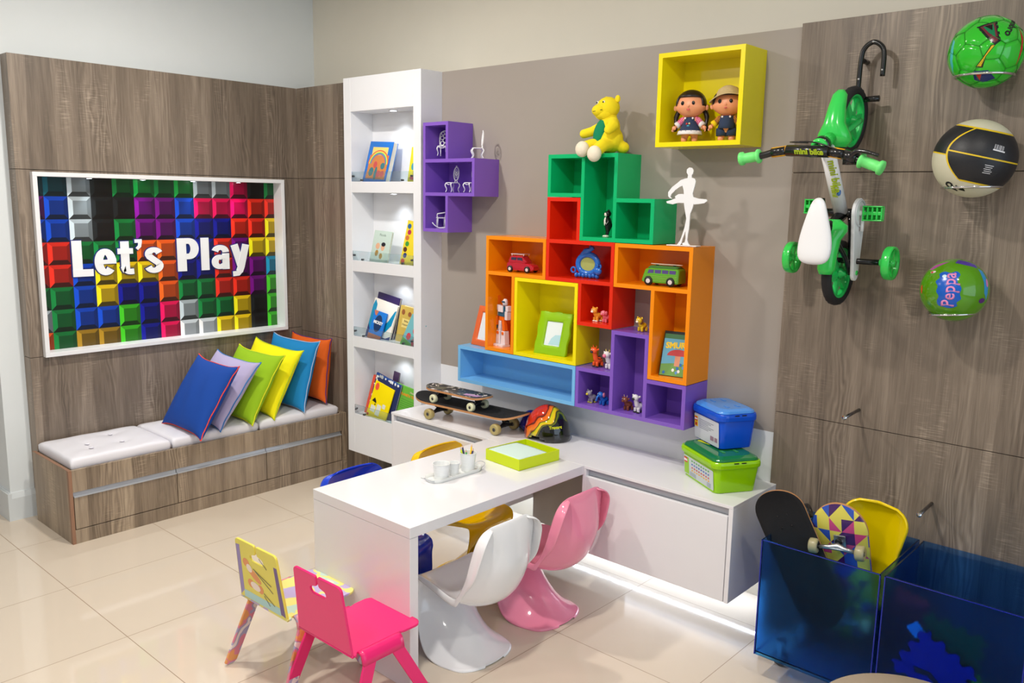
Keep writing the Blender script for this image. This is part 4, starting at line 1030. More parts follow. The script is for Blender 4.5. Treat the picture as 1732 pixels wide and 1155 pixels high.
    if boy:
        bm = new()
        prof = [(0.0, 0.238-0.028), (0.022, 0.236-0.028), (0.036, 0.228-0.028), (0.045, 0.214-0.028), (0.050, 0.200-0.026), (0.062, 0.194-0.026), (0.074, 0.186-0.026)]
        lathe(bm, prof, 36, cap=False)
        for v in bm.verts:
            v.co.z += 0.004*sin(3*math.atan2(v.co.y, v.co.x)) * (v.co.xy.length/0.07)**2
        M_ = Matrix.Translation((0,0,0.17)) @ Matrix.Rotation(radians(-8), 4, 'Y') @ Matrix.Rotation(radians(-8), 4, 'X') @ Matrix.Translation((0,0,-0.17))
        bmesh.ops.transform(bm, matrix=M_, verts=bm.verts)
        finish('straw_hat', bm, mat('straw', (206, 182, 134), 0.85, bump=0.8, bscale=300, var=0.1, vscale=120), t, smooth=True, solid=0.003)
    return t
doll('girl doll with black hair, denim dress and dotted sleeves, in yellow shelf', (2.888, -0.107, 1.9515), radians(18), False)
doll('boy doll in straw hat and dungarees beside the girl doll', (3.040, -0.088, 1.9515), radians(18), True)

# ================================================================== SOFT TOY ON THE GREEN SHELF
PY = mat('plush_yellow', (244, 220, 30), 0.95, bump=0.6, bscale=300, var=0.03)
t = thing('plush_toy', 'yellow plush toy with green tummy sitting on the green shelf', 'soft toy', (2.487, -0.11, 1.9185), radians(-12))
bd = blob('body', PY, t, balls=[((0, 0.012, 0.060), (0.066, 0.056, 0.060)), ((-0.002, 0.010, 0.110), (0.052, 0.044, 0.055)), ((-0.004, 0.006, 0.150), (0.040, 0.036, 0.034)), ((0.052, 0.045, 0.026), (0.030, 0.026, 0.025))],
    limbs=[([(-0.035, 0.0, 0.115), (-0.075, -0.022, 0.095), (-0.108, -0.040, 0.086)], [0.024, 0.021, 0.020]), ([(0.036, -0.004, 0.130), (0.064, -0.026, 0.112), (0.062, -0.050, 0.094)], [0.026, 0.024, 0.020]),
           ([(-0.020, -0.020, 0.036), (-0.036, -0.060, 0.032), (-0.047, -0.088, 0.024)], [0.032, 0.028, 0.026]), ([(0.024, -0.020, 0.036), (0.034, -0.060, 0.028), (0.035, -0.090, 0.008)], [0.032, 0.028, 0.026])], voxel=0.004)
bm = new(); ball(bm, (-0.004, 0.002, 0.192), (0.054, 0.048, 0.046)); ball(bm, (-0.020, -0.030, 0.180), (0.036, 0.034, 0.027)); ball(bm, (-0.012, -0.010, 0.168), (0.046, 0.040, 0.030))
hd = finish('head', bm, PY, t, smooth=True)
for s in (-1, 1):
    bm = new(); ball(bm, (0.008+s*0.036, 0.012, 0.226), (0.014, 0.009, 0.016)); finish('ear', bm, PY, hd, smooth=True)
    bm = new(); ball(bm, (-0.010+s*0.020, -0.036, 0.212), (0.007, 0.004, 0.007)); e = finish('eye', bm, mat('toy_eye_white', (236, 236, 226), 0.3), hd, smooth=True)
    bm = new(); ball(bm, (-0.010+s*0.020, -0.0395, 0.212), (0.004, 0.003, 0.004)); finish('pupil', bm, EYE, e, smooth=True)
bm = new(); tube(bm, smooth_path([(-0.052, -0.045, 0.178), (-0.022, -0.063, 0.174), (0.014, -0.047, 0.180)], 5), 0.0012, 6); finish('stitched_mouth', bm, BLACK, hd, smooth=True)
bm = new(); ball(bm, (-0.014, -0.030, 0.092), (0.034, 0.020, 0.056), rot=Matrix.Rotation(0.12, 3, 'Y') @ Matrix.Rotation(-0.25, 3, 'X')); finish('tummy', bm, mat('plush_green', (0, 130, 90), 0.9, bump=0.5, bscale=300), t, smooth=True)
for (x, y, z, n_) in ((-0.048, -0.098, 0.016, 0), (0.036, -0.103, -0.006, 1)):
    bm = new(); ball(bm, (x, y, z), (0.036, 0.026, 0.034)); finish('foot', bm, mat('plush_cream', (232, 222, 200), 0.9, bump=0.5, bscale=300), t, smooth=True)

# ================================================================== SMALL FIGURES
def rgbm(c, r=0.35): return mat('toy_%d_%d_%d' % c, c, r)
def critter(label, x, z, main, y=-0.115, rz=-12, snout=None, belly=None, s=1.0, ears='round', neck=0.0, spots=None, horn=None, trunk=False, mane=None, feet=None, snout_r=0.007):
    """small squat plastic animal, facing local -y"""
    t = thing('toy_animal', label, 'toy animal', (x, y, z), radians(rz), scale=s)
    m_ = rgbm(main)
    body = blob('body', m_, t, balls=[((0, 0.006, 0.027), (0.0150, 0.0200, 0.0135))],
        limbs=[([(0, -0.006, 0.030), (0, -0.013, 0.040+neck*0.6), (0, -0.016, 0.047+neck)], [0.0115, 0.0095, 0.0100])]+[([(sx*0.0085, yy, 0.020), (sx*0.0095, yy, 0.0065)], [0.0068, 0.0062]) for sx in (-1, 1) for yy in (-0.008, 0.018)], voxel=0.0013, smooth=3)
    hz = 0.050+neck
    bm = new(); ball(bm, (0, -0.018, hz), (0.0148, 0.0128, 0.0135), seg=16, rings=12); hd = finish('head', bm, m_, t, smooth=True)
    bm = new(); ball(bm, (0, -0.0305, hz-0.004), (snout_r, snout_r*0.9, snout_r*0.8), seg=12, rings=8); finish('muzzle', bm, rgbm(snout or main), hd, smooth=True)
    for sx in (-1, 1):
        bm = new()
        if ears == 'round': ball(bm, (sx*0.0125, -0.014, hz+0.011), (0.0052, 0.003, 0.0056), seg=10, rings=8)
        elif ears == 'long': ball(bm, (sx*0.0175, -0.013, hz+0.006), (0.007, 0.0025, 0.004), seg=10, rings=8, rot=Matrix.Rotation(sx*-0.5, 3, 'Y'))
        elif ears == 'flap': ball(bm, (sx*0.014, -0.010, hz), (0.004, 0.008, 0.011), seg=10, rings=8)
        finish('ear', bm, rgbm(belly or main) if ears == 'flap' else m_, hd, smooth=True)
        bm = new(); ball(bm, (sx*0.0058, -0.0290, hz+0.005), 0.0022, seg=8, rings=6); finish('eye', bm, mat('toy_eye_white', (236, 236, 226), 0.3), hd, smooth=True)
        bm = new(); ball(bm, (sx*0.0058, -0.0308, hz+0.005), 0.0012, seg=8, rings=6); finish('pupil', bm, EYE, hd, smooth=True)
        if horn:
            bm = new(); tube(bm, smooth_path([(sx*0.006, -0.014, hz+0.011), (sx*0.010, -0.014, hz+0.016), (sx*0.009, -0.015, hz+0.021)], 3), [0.002]*4+[0.0014]*3, 6); finish('horn', bm, rgbm(horn), hd, smooth=True)
    if trunk:
        bm = new(); tube(bm, smooth_path([(0, -0.028, hz-0.002), (0, -0.038, hz-0.010), (0, -0.040, hz-0.020), (0, -0.046, hz-0.024)], 4), [0.0048]*6+[0.0036]*7, 8); finish('trunk', bm, m_, hd, smooth=True)
    if mane:
        bm = new(); tube(bm, [(0.0150*cos(a), -0.0135, hz-0.001+0.0150*sin(a)) for a in [2*pi*k/16 for k in range(16)]], 0.0042, 8, closed=True); finish('mane', bm, rgbm(mane), hd, smooth=True)
    bm = new(); tube(bm, smooth_path([(0, 0.023, 0.030), (0, 0.029, 0.026), (0, 0.028, 0.018)], 3), 0.0016, 6); finish('tail', bm, m_, t, smooth=True)
    if feet:
        for (a, b_) in ((0.008, 0.015), (-0.008, 0.015), (0.008, -0.010), (-0.008, -0.010)):
            bm = new(); ball(bm, (a, b_-0.001, 0.0036), (0.0075, 0.0078, 0.0035), seg=10, rings=6); finish('foot', bm, rgbm(feet), t, smooth=True)
    if spots:
        rr = random.Random(len(label)); 
        for k in range(7):
            a = rr.uniform(-1.3, 1.3); yy = rr.uniform(-0.008, 0.020); bm = new()
            ball(bm, (0.0135*sin(a), yy, 0.028+0.0135*cos(a)), (0.0028, 0.0028, 0.0022), seg=8, rings=6); finish('spot', bm, rgbm(spots), t, smooth=True)
    return t
zz = lambda r: Z0-SZ*r+0.0175
zt_ = lambda r: Z0-SZ*r-0.0007
critter('orange and white toy tiger in the lower red compartment', 2.470, zz(4), (232, 160, 50), snout=(240, 236, 226), spots=(60, 34, 16), feet=(240, 236, 226), s=1.02)
critter('small pink toy elephant beside the toy tiger', 2.520, zz(4), (232, 120, 140), ears='flap', s=0.88, y=-0.118)
critter('yellow toy lion with brown mane on the tall purple shelf', 2.708, zt_(4)+0.0005, (226, 190, 30), snout=(240, 230, 210), mane=(110, 70, 20), s=0.98)
critter('orange toy giraffe with dark muzzle on the purple step', 2.478, zt_(5)+0.0005, (236, 88, 30), snout=(50, 40, 44), neck=0.018, spots=(60, 26, 14), horn=(236, 88, 30), ears='long', feet=(50, 40, 44), s=1.12)
critter('white toy cow with pink muzzle beside the giraffe', 2.548, zt_(5)+0.0005, (236, 232, 232), snout=(236, 120, 150), neck=0.010, spots=(30, 50, 110), ears='long', horn=(230, 210, 120), s=1.12, snout_r=0.009)
critter('grey toy rhino with yellow nose in the low purple compartment', 2.455, zz(6), (140, 132, 148), snout=(224, 200, 40), s=0.95, ears='round', feet=(180, 170, 60))
critter('blue toy elephant with pink ears in the low purple compartment', 2.520, zz(6), (20, 96, 190), trunk=True, ears='flap', belly=(210, 120, 150), s=1.0)
critter('brown toy bull with pale horns in the tall purple compartment', 2.652, zz(6), (120, 62, 40), snout=(110, 52, 36), horn=(190, 160, 140), s=1.0, ears='long')
critter('black and white toy zebra beside the brown bull', 2.708, zz(6), (226, 224, 224), snout=(28, 26, 28), neck=0.014, spots=(40, 38, 40), ears='long', feet=(40, 38, 40), s=1.08, mane=None)
# cat figurine, upright
t = thing('cat_figurine', 'black and white standing cat figurine in the tall green compartment', 'figurine', (2.510, -0.115, zz(2)), radians(-40))
BK = mat('figurine_black', (16, 16, 18), 0.2); WH = mat('figurine_white', (232, 226, 216), 0.25)
skinned('body', [[((0,0,0.045),0.021), ((0,0.002,0.070),0.016), ((0,0,0.092),0.012)],
    [((0,0,0.045),0.021), ((0.010,0,0.026),0.006), ((0.011,-0.002,0.010),0.0055)], [((0,0,0.045),0.021), ((-0.010,0,0.026),0.006), ((-0.011,-0.002,0.010),0.0055)],
    [((0,0.002,0.070),0.016), ((0.020,-0.004,0.066),0.0055), ((0.020,-0.014,0.052),0.005)], [((0,0.002,0.070),0.016), ((-0.020,-0.004,0.066),0.0055), ((-0.018,-0.018,0.072),0.005)]], BK, t)
bm = new(); ball(bm, (0, 0, 0.102), (0.015, 0.014, 0.014)); hd = finish('head', bm, BK, t, smooth=True)
bm = new(); ball(bm, (0, -0.010, 0.099), (0.010, 0.008, 0.009)); finish('muzzle', bm, WH, hd, smooth=True)
bm = new(); ball(bm, (0, -0.018, 0.100), 0.003); finish('nose', bm, BK, hd, smooth=True)
for s in (-1, 1):
    bm = new(); lathe(bm, [(0.0045, 0), (0.0, 0.012)], 8, c=(s*0.009, 0.002, 0.111)); finish('ear', bm, BK, hd, smooth=True)
    bm = new(); ball(bm, (s*0.011, -0.008, 0.005), (0.008, 0.012, 0.005)); finish('foot', bm, WH, t, smooth=True)
bm = new(); ball(bm, (0, -0.012, 0.068), (0.009, 0.006, 0.020)); finish('chest', bm, WH, t, smooth=True)

# ================================================================== TOY VEHICLES
def hull(bm, secs, mi=0, n=8):
    """loft across x stations: (x, half width bottom, half width top, z bottom, z top)"""
    rings = []
    for (x, wb, wt, z0_, z1_) in secs:
        r = []
        for (yy, z_) in ((-wb, z0_), (-wb*1.02, z0_+(z1_-z0_)*0.35), (-wt, z1_-0.002), (-wt*0.8, z1_), (wt*0.8, z1_), (wt, z1_-0.002), (wb*1.02, z0_+(z1_-z0_)*0.35), (wb, z0_)):
            r.append(Vector((x, yy, z_)))
        rings.append(r)
    return ring_loft(bm, rings, True, mi)
def wheel_small(parent, x, y, r, w_, tyre, hub, axis_y=1):
    M_ = Matrix.Translation((x, y, r)) @ Matrix.Rotation(radians(90), 4, 'X')
    bm = new(); lathe(bm, [(r*0.55, -w_/2), (r*0.93, -w_/2), (r, -w_*0.3), (r, w_*0.3), (r*0.93, w_/2), (r*0.55, w_/2)], 20, M=M_); wh = finish('wheel', bm, tyre, parent, smooth=True)
    bm = new(); lathe(bm, [(r*0.50, -w_*0.56), (r*0.56, -w_*0.4), (r*0.56, w_*0.4), (r*0.50, w_*0.56)], 16, M=M_); finish('hubcap', bm, hub, wh, smooth=False)
TY_ = mat('toy_tyre', (22, 22, 22), 0.5); HB = mat('toy_hub', (214, 206, 206), 0.35)
t = thing('toy_car', 'small red toy car with roof rack in the orange compartment', 'toy car', (2.008, -0.100, zz(3)), radians(6))
CR = mat('toy_car_red', (176, 24, 44), 0.15, coat=0.6)
bm = new(); hull(bm, [(-0.078, 0.026, 0.022, 0.014, 0.042), (-0.070, 0.032, 0.030, 0.010, 0.046), (0.0, 0.034, 0.032, 0.009, 0.047), (0.045, 0.033, 0.030, 0.009, 0.044), (0.070, 0.031, 0.026, 0.010, 0.038), (0.080, 0.026, 0.020, 0.014, 0.030)])
bo = finish('body', bm, CR, t, smooth=False, bevel=0.003, seg=3, angle=30)
bm = new(); hull(bm, [(-0.062, 0.030, 0.020, 0.044, 0.074), (-0.050, 0.031, 0.025, 0.044, 0.079), (0.012, 0.031, 0.025, 0.044, 0.079), (0.036, 0.030, 0.018, 0.044, 0.050)])
finish('cabin', bm, CR, t, bevel=0.002, seg=2)
GL = mat('toy_window', (52, 48, 72), 0.1, coat=0.5)
for s in (-1, 1):
    for (a, b_) in ((-0.050, -0.018), (-0.012, 0.020)):
        bm = new(); prism(bm, [(a, 0.048), (b_, 0.048), (b_-(0.006 if b_ > 0 else 0), 0.071), (a+(0.004 if a < -0.04 else 0), 0.071)], s*0.0285-0.0025, s*0.0285+0.0025, 'xz'); finish('window', bm, GL, bo)
bm = new(); prism(bm, [(-0.020, 0.048), (0.020, 0.048), (0.016, 0.068), (-0.016, 0.068)], -0.001, 0.001, 'yz', M=Matrix.Translation((0.0265, 0, 0)) @ Matrix.Translation((0,0,0.048)) @ Matrix.Rotation(radians(-40), 4, 'Y') @ Matrix.Translation((0,0,-0.048))); finish('windscreen', bm, GL, bo)
for x in (-0.050, 0.050):
    for y in (-0.034, 0.034): wheel_small(t, x, y, 0.0155, 0.010, TY_, HB)
bm = new()
for k in range(8): box(bm, -0.052+k*0.010, -0.049+k*0.010, -0.022, 0.022, 0.086, 0.0885)
for y in (-0.022, 0.022): box(bm, -0.054, 0.024, y-0.0015, y+0.0015, 0.0845, 0.0875)
for x in (-0.05, 0.018):
    for y in (-0.022, 0.022): box(bm, x, x+0.003, y-0.001, y+0.001, 0.078, 0.086)
finish('roof_rack', bm, mat('rack_pale', (216, 190, 190), 0.4), t)
t = thing('toy_van', 'green toy camper van with surfboard in the orange compartment', 'toy van', (2.800, -0.105, zz(3)), radians(184))
CG = mat('toy_van_green', (92, 160, 36), 0.15, coat=0.6)
bm = new(); hull(bm, [(-0.084, 0.032, 0.028, 0.014, 0.066), (-0.078, 0.037, 0.032, 0.011, 0.074), (0.05, 0.037, 0.032, 0.011, 0.074), (0.074, 0.035, 0.028, 0.011, 0.068), (0.086, 0.031, 0.022, 0.014, 0.046), (0.089, 0.028, 0.018, 0.016, 0.036)])
bo = finish('body', bm, CG, t, bevel=0.003, seg=3, angle=30)
bm = new(); hull(bm, [(-0.074, 0.030, 0.018, 0.072, 0.080), (-0.066, 0.031, 0.022, 0.072, 0.083), (0.05, 0.031, 0.022, 0.072, 0.083), (0.062, 0.029, 0.018, 0.072, 0.079)]); finish('roof', bm, mat('toy_van_roof', (60, 120, 60), 0.25), t, bevel=0.002)
for s in (-1, 1):
    for k in range(4):
        a = -0.070+k*0.034; bm = new(); prism(bm, [(a, 0.050), (a+0.028, 0.050), (a+0.028-(0.006 if k == 3 else 0), 0.066), (a, 0.066)], s*0.0338-0.0012, s*0.0338+0.0012, 'xz'); finish('window', bm, mat('toy_van_glass', (86, 70, 130), 0.1, coat=0.5), bo)
    bm = new()
    for k in range(4): box(bm, -0.078, 0.070, s*0.0378-0.0006, s*0.0378+0.0006, 0.020+k*0.0065, 0.0215+k*0.0065)
    finish('side_ribs', bm, mat('toy_van_line', (150, 190, 80), 0.3), bo)
for x in (-0.050, 0.052):
    for y in (-0.037, 0.037): wheel_small(t, x, y, 0.019, 0.012, TY_, HB)
bm = new(); prism(bm, [(0.074*cos(2*pi*k/24)**1 if True else 0, 0.014*sin(2*pi*k/24)) for k in range(24)], 0.087, 0.0905, 'xy', M=Matrix.Translation((-0.010, 0, 0))); sb = finish('surfboard', bm, mat('surfboard_cream', (232, 222, 200), 0.3), t, bevel=0.001)
bm = new(); box(bm, -0.05, -0.045, -0.01, 0.01, 0.082, 0.0875); box(bm, 0.03, 0.035, -0.01, 0.01, 0.082, 0.0875); finish('rack', bm, TY_, t)

# ================================================================== PHOTO FRAMES ON SHELVES
def lean_frame(label, origin, yaw, w_, h, bar, th, lean, m_, picture, wavy=0.0, extra=None, cat='picture frame'):
    """origin: front bottom centre; local x width, y height, z outward"""
    t = thing('photo_frame', label, cat)
    t.matrix_world = Matrix.Translation(origin) @ Matrix.Rotation(radians(yaw), 4, 'Z') @ Matrix(((1,0,0,0),(0,0,-1,0),(0,1,0,0),(0,0,0,1))) @ Matrix.Rotation(radians(-lean), 4, 'X')
    n = 44
    def loop(ww, hh, z, wv):
        pts = []
        P_ = [(-ww/2, 0), (ww/2, 0), (ww/2, hh), (-ww/2, hh)]
        for s in range(4):
            a, b_ = P_[s], P_[(s+1) % 4]
            for k in range(n//4):
                f = k/(n//4); x = a[0]+(b_[0]-a[0])*f; y = a[1]+(b_[1]-a[1])*f
                nx, ny = (b_[1]-a[1]), -(b_[0]-a[0]); L_ = math.hypot(nx, ny); d = wv*sin(f*pi)*(sin(f*14+s)+0.4)
                pts.append(Vector((x+nx/L_*d, y+ny/L_*d+(h-hh)/2, z)))
        return pts
    bm = new()
    ring_loft(bm, [loop(w_, h, -th, wavy), loop(w_, h, -th*0.15, wavy), loop(w_-0.008, h-0.008, 0, wavy), loop(w_-bar*1.2, h-bar*1.2, -th*0.25, 0), loop(w_-bar*1.7, h-bar*1.7, 0.0, 0), loop(w_-bar*2, h-bar*2, -th*0.35, 0), loop(w_-bar*2, h-bar*2, -th, 0)], False, 0, loop=True)
    finish('frame', bm, m_, t, smooth=False)
    bm = new(); box(bm, -(w_/2-bar), w_/2-bar, bar, h-bar, -th*0.75, -th*0.5); pic = finish('picture', bm, mat('photo_paper', picture, 0.4), t)
    bm = new(); box(bm, -w_/2+0.004, w_/2-0.004, 0.004, h-0.004, -th-0.002, -th-0.0002); finish('backing', bm, mat('frame_backing', (60, 50, 44), 0.8), t)
    bm = new(); L_ = h*0.75; prism(bm, [(-0.02, 0), (0.02, 0), (0.012, L_), (-0.012, L_)], 0, 0.003, 'xy', M=Matrix.Translation((0, h*0.75, -th-0.003)) @ Matrix.Rotation(radians(180+lean*1.9), 4, 'X')); finish('easel_back', bm, mat('frame_backing', (60, 50, 44), 0.8), t)
    return t, pic
t, pic = lean_frame('lime green ornate photo frame inside the yellow shelf', (2.205, -0.128, zz(5)+0.0005), 5, 0.178, 0.205, 0.045, 0.018, 16, mat('lime_frame', (142, 190, 16), 0.25), (224, 232, 238), 0.0035)
poly_part(pic, 'printed_shape', [[(-0.02, 0.05), (0.042, 0.05), (0.042, 0.10), (0.012, 0.098), (-0.008, 0.08)]], (176, 214, 226), 0.0004, Matrix.Translation((0, 0, -0.0089)))
t, pic = lean_frame('orange photo frame leaning left of the orange shelf', (1.745, -0.118, Z0-SZ*5), -6, 0.150, 0.205, 0.032, 0.018, 16, mat('orange_frame', (226, 104, 52), 0.3), (176, 198, 214), 0.001)
# blue sea-creature frame
t = thing('photo_frame', 'round blue sculpted photo frame in the red compartment', 'picture frame', (2.402, -0.105, zz(3)), radians(4), rot=None)
BL = mat('resin_blue', (28, 104, 196), 0.25, coat=0.3)
bm = new(); tube(bm, [(0.052*cos(a), 0.0, 0.064+0.043*sin(a)) for a in [2*pi*k/28 for k in range(28)]], [0.0135]*28, 10, closed=True); fb = finish('frame', bm, BL, t, smooth=True)
bm = new(); prism(bm, ell(0, 0.064, 0.045, 0.036, 28), -0.002, 0.002, 'xz'); finish('picture', bm, mat('frame_print_olive', (164, 172, 96), 0.5), t)
for k in range(7):
    bm = new(); ball(bm, (-0.058+k*0.0185, -0.004, 0.0125+0.002*(k % 2)), (0.0095, 0.012, 0.012), seg=10, rings=8); finish('wave', bm, BL, fb, smooth=True)
bm = new(); tube(bm, smooth_path([(-0.03, -0.004, 0.105), (-0.012, -0.008, 0.120), (0.012, -0.006, 0.128), (0.028, -0.002, 0.142)], 5), [0.010]*5+[0.013]*5+[0.010]*5+[0.003], 10); finish('leaping_dolphin', bm, BL, t, smooth=True)
bm = new(); prism(bm, [(0.0, 0.125), (0.02, 0.130), (0.010, 0.152)], -0.004, 0.002, 'xz'); finish('fin', bm, BL, t, bevel=0.001)
bm = new(); tube(bm, [(-0.075+0.012*cos(a), -0.004, 0.034+0.012*sin(a)) for a in [2*pi*k/12 for k in range(12)]], 0.0045, 8, closed=True); finish('curl', bm, BL, t, smooth=True)
bm = new(); ball(bm, (0.060, -0.012, 0.036), (0.020, 0.012, 0.018)); tube(bm, smooth_path([(0.05, -0.014, 0.045), (0.062, -0.016, 0.058), (0.056, -0.014, 0.07)], 4), 0.004, 8); tube(bm, smooth_path([(0.07, -0.014, 0.045), (0.078, -0.016, 0.055), (0.074, -0.014, 0.065)], 4), 0.004, 8)
finish('sea_creature', bm, BL, t, smooth=True)

# ================================================================== ROBOT, FILM CASE
t = thing('toy_robot', 'orange and white toy robot in the tall orange compartment', 'toy robot', (1.893, -0.105, zz(5)), radians(-12))
RO = mat('robot_orange', (232, 104, 20), 0.3); RW = mat('robot_white', (226, 216, 220), 0.3); RG = mat('robot_teal', (30, 92, 120), 0.3); RK = mat('robot_dark', (46, 52, 62), 0.4)
def pb(name, m_, b_, parent=t, M=None, bev=0.0015):
    bm = new(); box(bm, *b_, M=M); return finish(name, bm, m_, parent, bevel=bev)
tor = pb('torso', RG, (-0.026, 0.026, -0.016, 0.016, 0.150, 0.200))
pb('chest_plate', RW, (-0.022, 0.020, -0.022, -0.0162, 0.172, 0.205), tor); pb('waist', RO, (-0.020, 0.022, -0.014, 0.014, 0.128, 0.1495), tor)
bm = new(); lathe(bm, [(0.011, 0), (0.014, 0.008), (0.013, 0.024), (0.008, 0.032), (0.0, 0.034)], 12, c=(0.012, 0, 0.204)); hd = finish('head', bm, RW, t, smooth=True)
pb('visor', RG, (0.002, 0.024, -0.0155, -0.010, 0.219, 0.227), hd)
for s, (hx) in ((-1, -0.047), (1, 0.042)):
    pb('shoulder', RW, (hx-0.012, hx+0.010, -0.012, 0.012, 0.178, 0.204)); a_ = pb('arm', RO if s < 0 else RW, (hx-0.015, hx+0.006, -0.014, 0.010, 0.205 if s < 0 else 0.135, 0.250 if s < 0 else 0.177))
    if s < 0:
        pb('forearm', RW, (hx-0.010, hx+0.006, -0.012, 0.010, 0.150, 0.177), a_)
        pb('gauntlet', RO, (hx-0.016, hx+0.014, -0.018, 0.012, 0.104, 0.150), a_)
        bm = new(); lathe(bm, [(0.011, -0.018), (0.011, 0.0)], 12, c=(hx, -0.006, 0.104)); finish('fist', bm, RK, a_, smooth=False)
for s in (-1, 1):
    M_ = Matrix.Translation((s*0.012, -0.004, 0.128)) @ Matrix.Rotation(radians(s*-9), 4, 'Y')
    bm = new(); box(bm, -0.010, 0.010, -0.010, 0.010, -0.050, 0.0, M=M_); th_ = finish('thigh', bm, RO if s > 0 else RW, t, bevel=0.002)
    x = s*0.021
    bm = new(); prism(bm, [(x-0.014, 0.078), (x+0.012, 0.078), (x+0.018, 0.012), (x-0.020, 0.012)], -0.018, 0.010, 'xz'); sh = finish('shin', bm, RW, t, bevel=0.002)
    bm = new(); lathe(bm, [(0.008, -0.003), (0.008, 0.003)], 12, M=Matrix.Translation((x, -0.019, 0.068)) @ Matrix.Rotation(radians(90), 4, 'X')); finish('knee', bm, RO, sh)
    bm = new(); box(bm, x-0.020, x+0.018, -0.034, 0.014, 0.0, 0.0118); finish('foot', bm, RW, t, bevel=0.002)
t = thing('film_case', 'film case reading Smurfs leaning in the orange compartment', 'film case')
t.matrix_world = Matrix.Translation((2.817, -0.142, zz(5)+0.0005)) @ Matrix.Rotation(radians(10), 4, 'Z') @ Matrix(((1,0,0,0),(0,0,-1,0),(0,1,0,0),(0,0,0,1))) @ Matrix.Rotation(radians(-17), 4, 'X')
bm = new(); box(bm, 0, 0.136, 0, 0.192, -0.014, 0); finish('case', bm, mat('case_black', (20, 20, 22), 0.3), t, bevel=0.0015)
Z_ = lambda z: Matrix.Translation((0, 0, z))
sl = poly_part(t, 'sleeve', [rect(0.004, 0.132, 0.003, 0.180)], (110, 178, 208), 0.0004, Z_(0.0001), rough=0.15)
poly_part(sl, 'printed_shape', [rect(0.004, 0.132, 0.160, 0.180)], (64, 120, 76), 0.0004, Z_(0.0004)); poly_part(sl, 'printed_shape', [[(0.004, 0.003), (0.132, 0.003), (0.132, 0.05), (0.08, 0.06), (0.004, 0.05)]], (110, 160, 80), 0.0004, Z_(0.0004))
poly_part(sl, 'printed_shape', [[(0.028, 0.088)]+[(0.075+0.05*cos(a), 0.088+0.028*sin(a)) for a in [pi*(1-k/10) for k in range(11)]]], (190, 62, 66), 0.0004, Z_(0.0005))
poly_part(sl, 'printed_shape', [rect(0.062, 0.085, 0.045, 0.088)], (214, 150, 120), 0.0004, Z_(0.0005))
rr = random.Random(2)
for k in range(9):
    poly_part(sl, 'printed_shape', [ell(0.015+rr.random()*0.105, 0.012+rr.random()*0.04, 0.006, 0.007, 10)], (236, 238, 238) if k % 3 == 0 else ((40, 110, 190) if k % 3 == 1 else (90, 150, 210)), 0.0003, Z_(0.0008+k*0.00004))
text_on(sl, 'SMURFS', 0.034, (0.074, 0.122, 0.0011), (1,0.05,0), (-0.05,1,0), (246, 214, 40), off=0.0016)

# ================================================================== BALLS ON WIRE RINGS
def wrap_pt(x, y, R, M):
    """flat decal coordinates onto a sphere of radius R, frame M (z towards the decal's centre)"""
    d = math.hypot(x, y); a = d/R
    if d < 1e-9: return M @ Vector((0, 0, R))
    return M @ Vector((x/d*sin(a)*R, y/d*sin(a)*R, cos(a)*R))
def wrap_patch(bm, poly, R, M, lift=1.004, rings=6):
    cx = sum(p[0] for p in poly)/len(poly); cy = sum(p[1] for p in poly)/len(poly)
    pts = []
    for i in range(len(poly)):
        a, b_ = poly[i], poly[(i+1) % len(poly)]
        for k in range(3): pts.append((a[0]+(b_[0]-a[0])*k/3, a[1]+(b_[1]-a[1])*k/3))
    prev = None
    c = bm.verts.new(wrap_pt(cx, cy, R*lift, M))
    for r in range(1, rings+1):
        cur = [bm.verts.new(wrap_pt(cx+(p[0]-cx)*r/rings, cy+(p[1]-cy)*r/rings, R*lift, M)) for p in pts]
        n = len(cur)
        for i in range(n):
            if prev is None: f = bm.faces.new([c, cur[i], cur[(i+1) % n]])
            else: f = bm.faces.new([prev[i], cur[i], cur[(i+1) % n], prev[(i+1) % n]])
            f.smooth = True
        prev = cur
def wrap_text(parent, s, size, R, M, T2, m_, off=0.0, lift=1.006, xs=1.0, name='lettering'):
    bm = text_bm(s, size, 0.0, off, xs, 1.0, 'CENTER')
    bmesh.ops.transform(bm, matrix=T2, verts=bm.verts)
    for v in bm.verts: v.co = wrap_pt(v.co.x, v.co.y, R*lift, M)
    return finish(name, bm, m_, parent, recalc=False, solid=0.0006)
def toward(center, px=0.0, pz=0.0, roll=0.0):
    """frame in the ball's own coordinates whose z looks at the room, turned by px (right) and pz (up) radians"""
    D = (CAM-Vector(center)).normalized(); Rt = Vector((0,0,1)).cross(D).normalized(); Up = D.cross(Rt)
    m = Matrix((Rt, Up, D)).transposed().to_4x4()
    return m @ Matrix.Rotation(px, 4, 'Y') @ Matrix.Rotation(-pz, 4, 'X') @ Matrix.Rotation(roll, 4, 'Z')
def ring_holder(label, c, R, drop, roll=0.0):
    """wire ring under the ball with an arm to the wall"""
    r_ = math.sqrt(R*R-drop*drop)+0.003
    t = thing('ball_holder', label, 'ball holder', (c[0], c[1], c[2]-drop), rot=(0, 0, 0))
    bm = new(); tube(bm, [(r_*cos(a), r_*sin(a), roll*r_*cos(a)) for a in [2*pi*k/40 for k in range(40)]], 0.0042, 8, closed=True); finish('ring', bm, CHROME, t, smooth=True)
    d = -0.0125-c[1]-r_
    bm = new(); tube(bm, [(0, r_, 0), (0, r_+max(d, 0.004), 0)], 0.0042, 8); finish('arm', bm, CHROME, t, smooth=True)
    bm = new(); lathe(bm, [(0.014, 0), (0.014, 0.003), (0.008, 0.005)], 16, M=Matrix.Translation((0, -0.0125-c[1], 0)) @ Matrix.Rotation(radians(90), 4, 'X')); finish('mount', bm, CHROME, t)
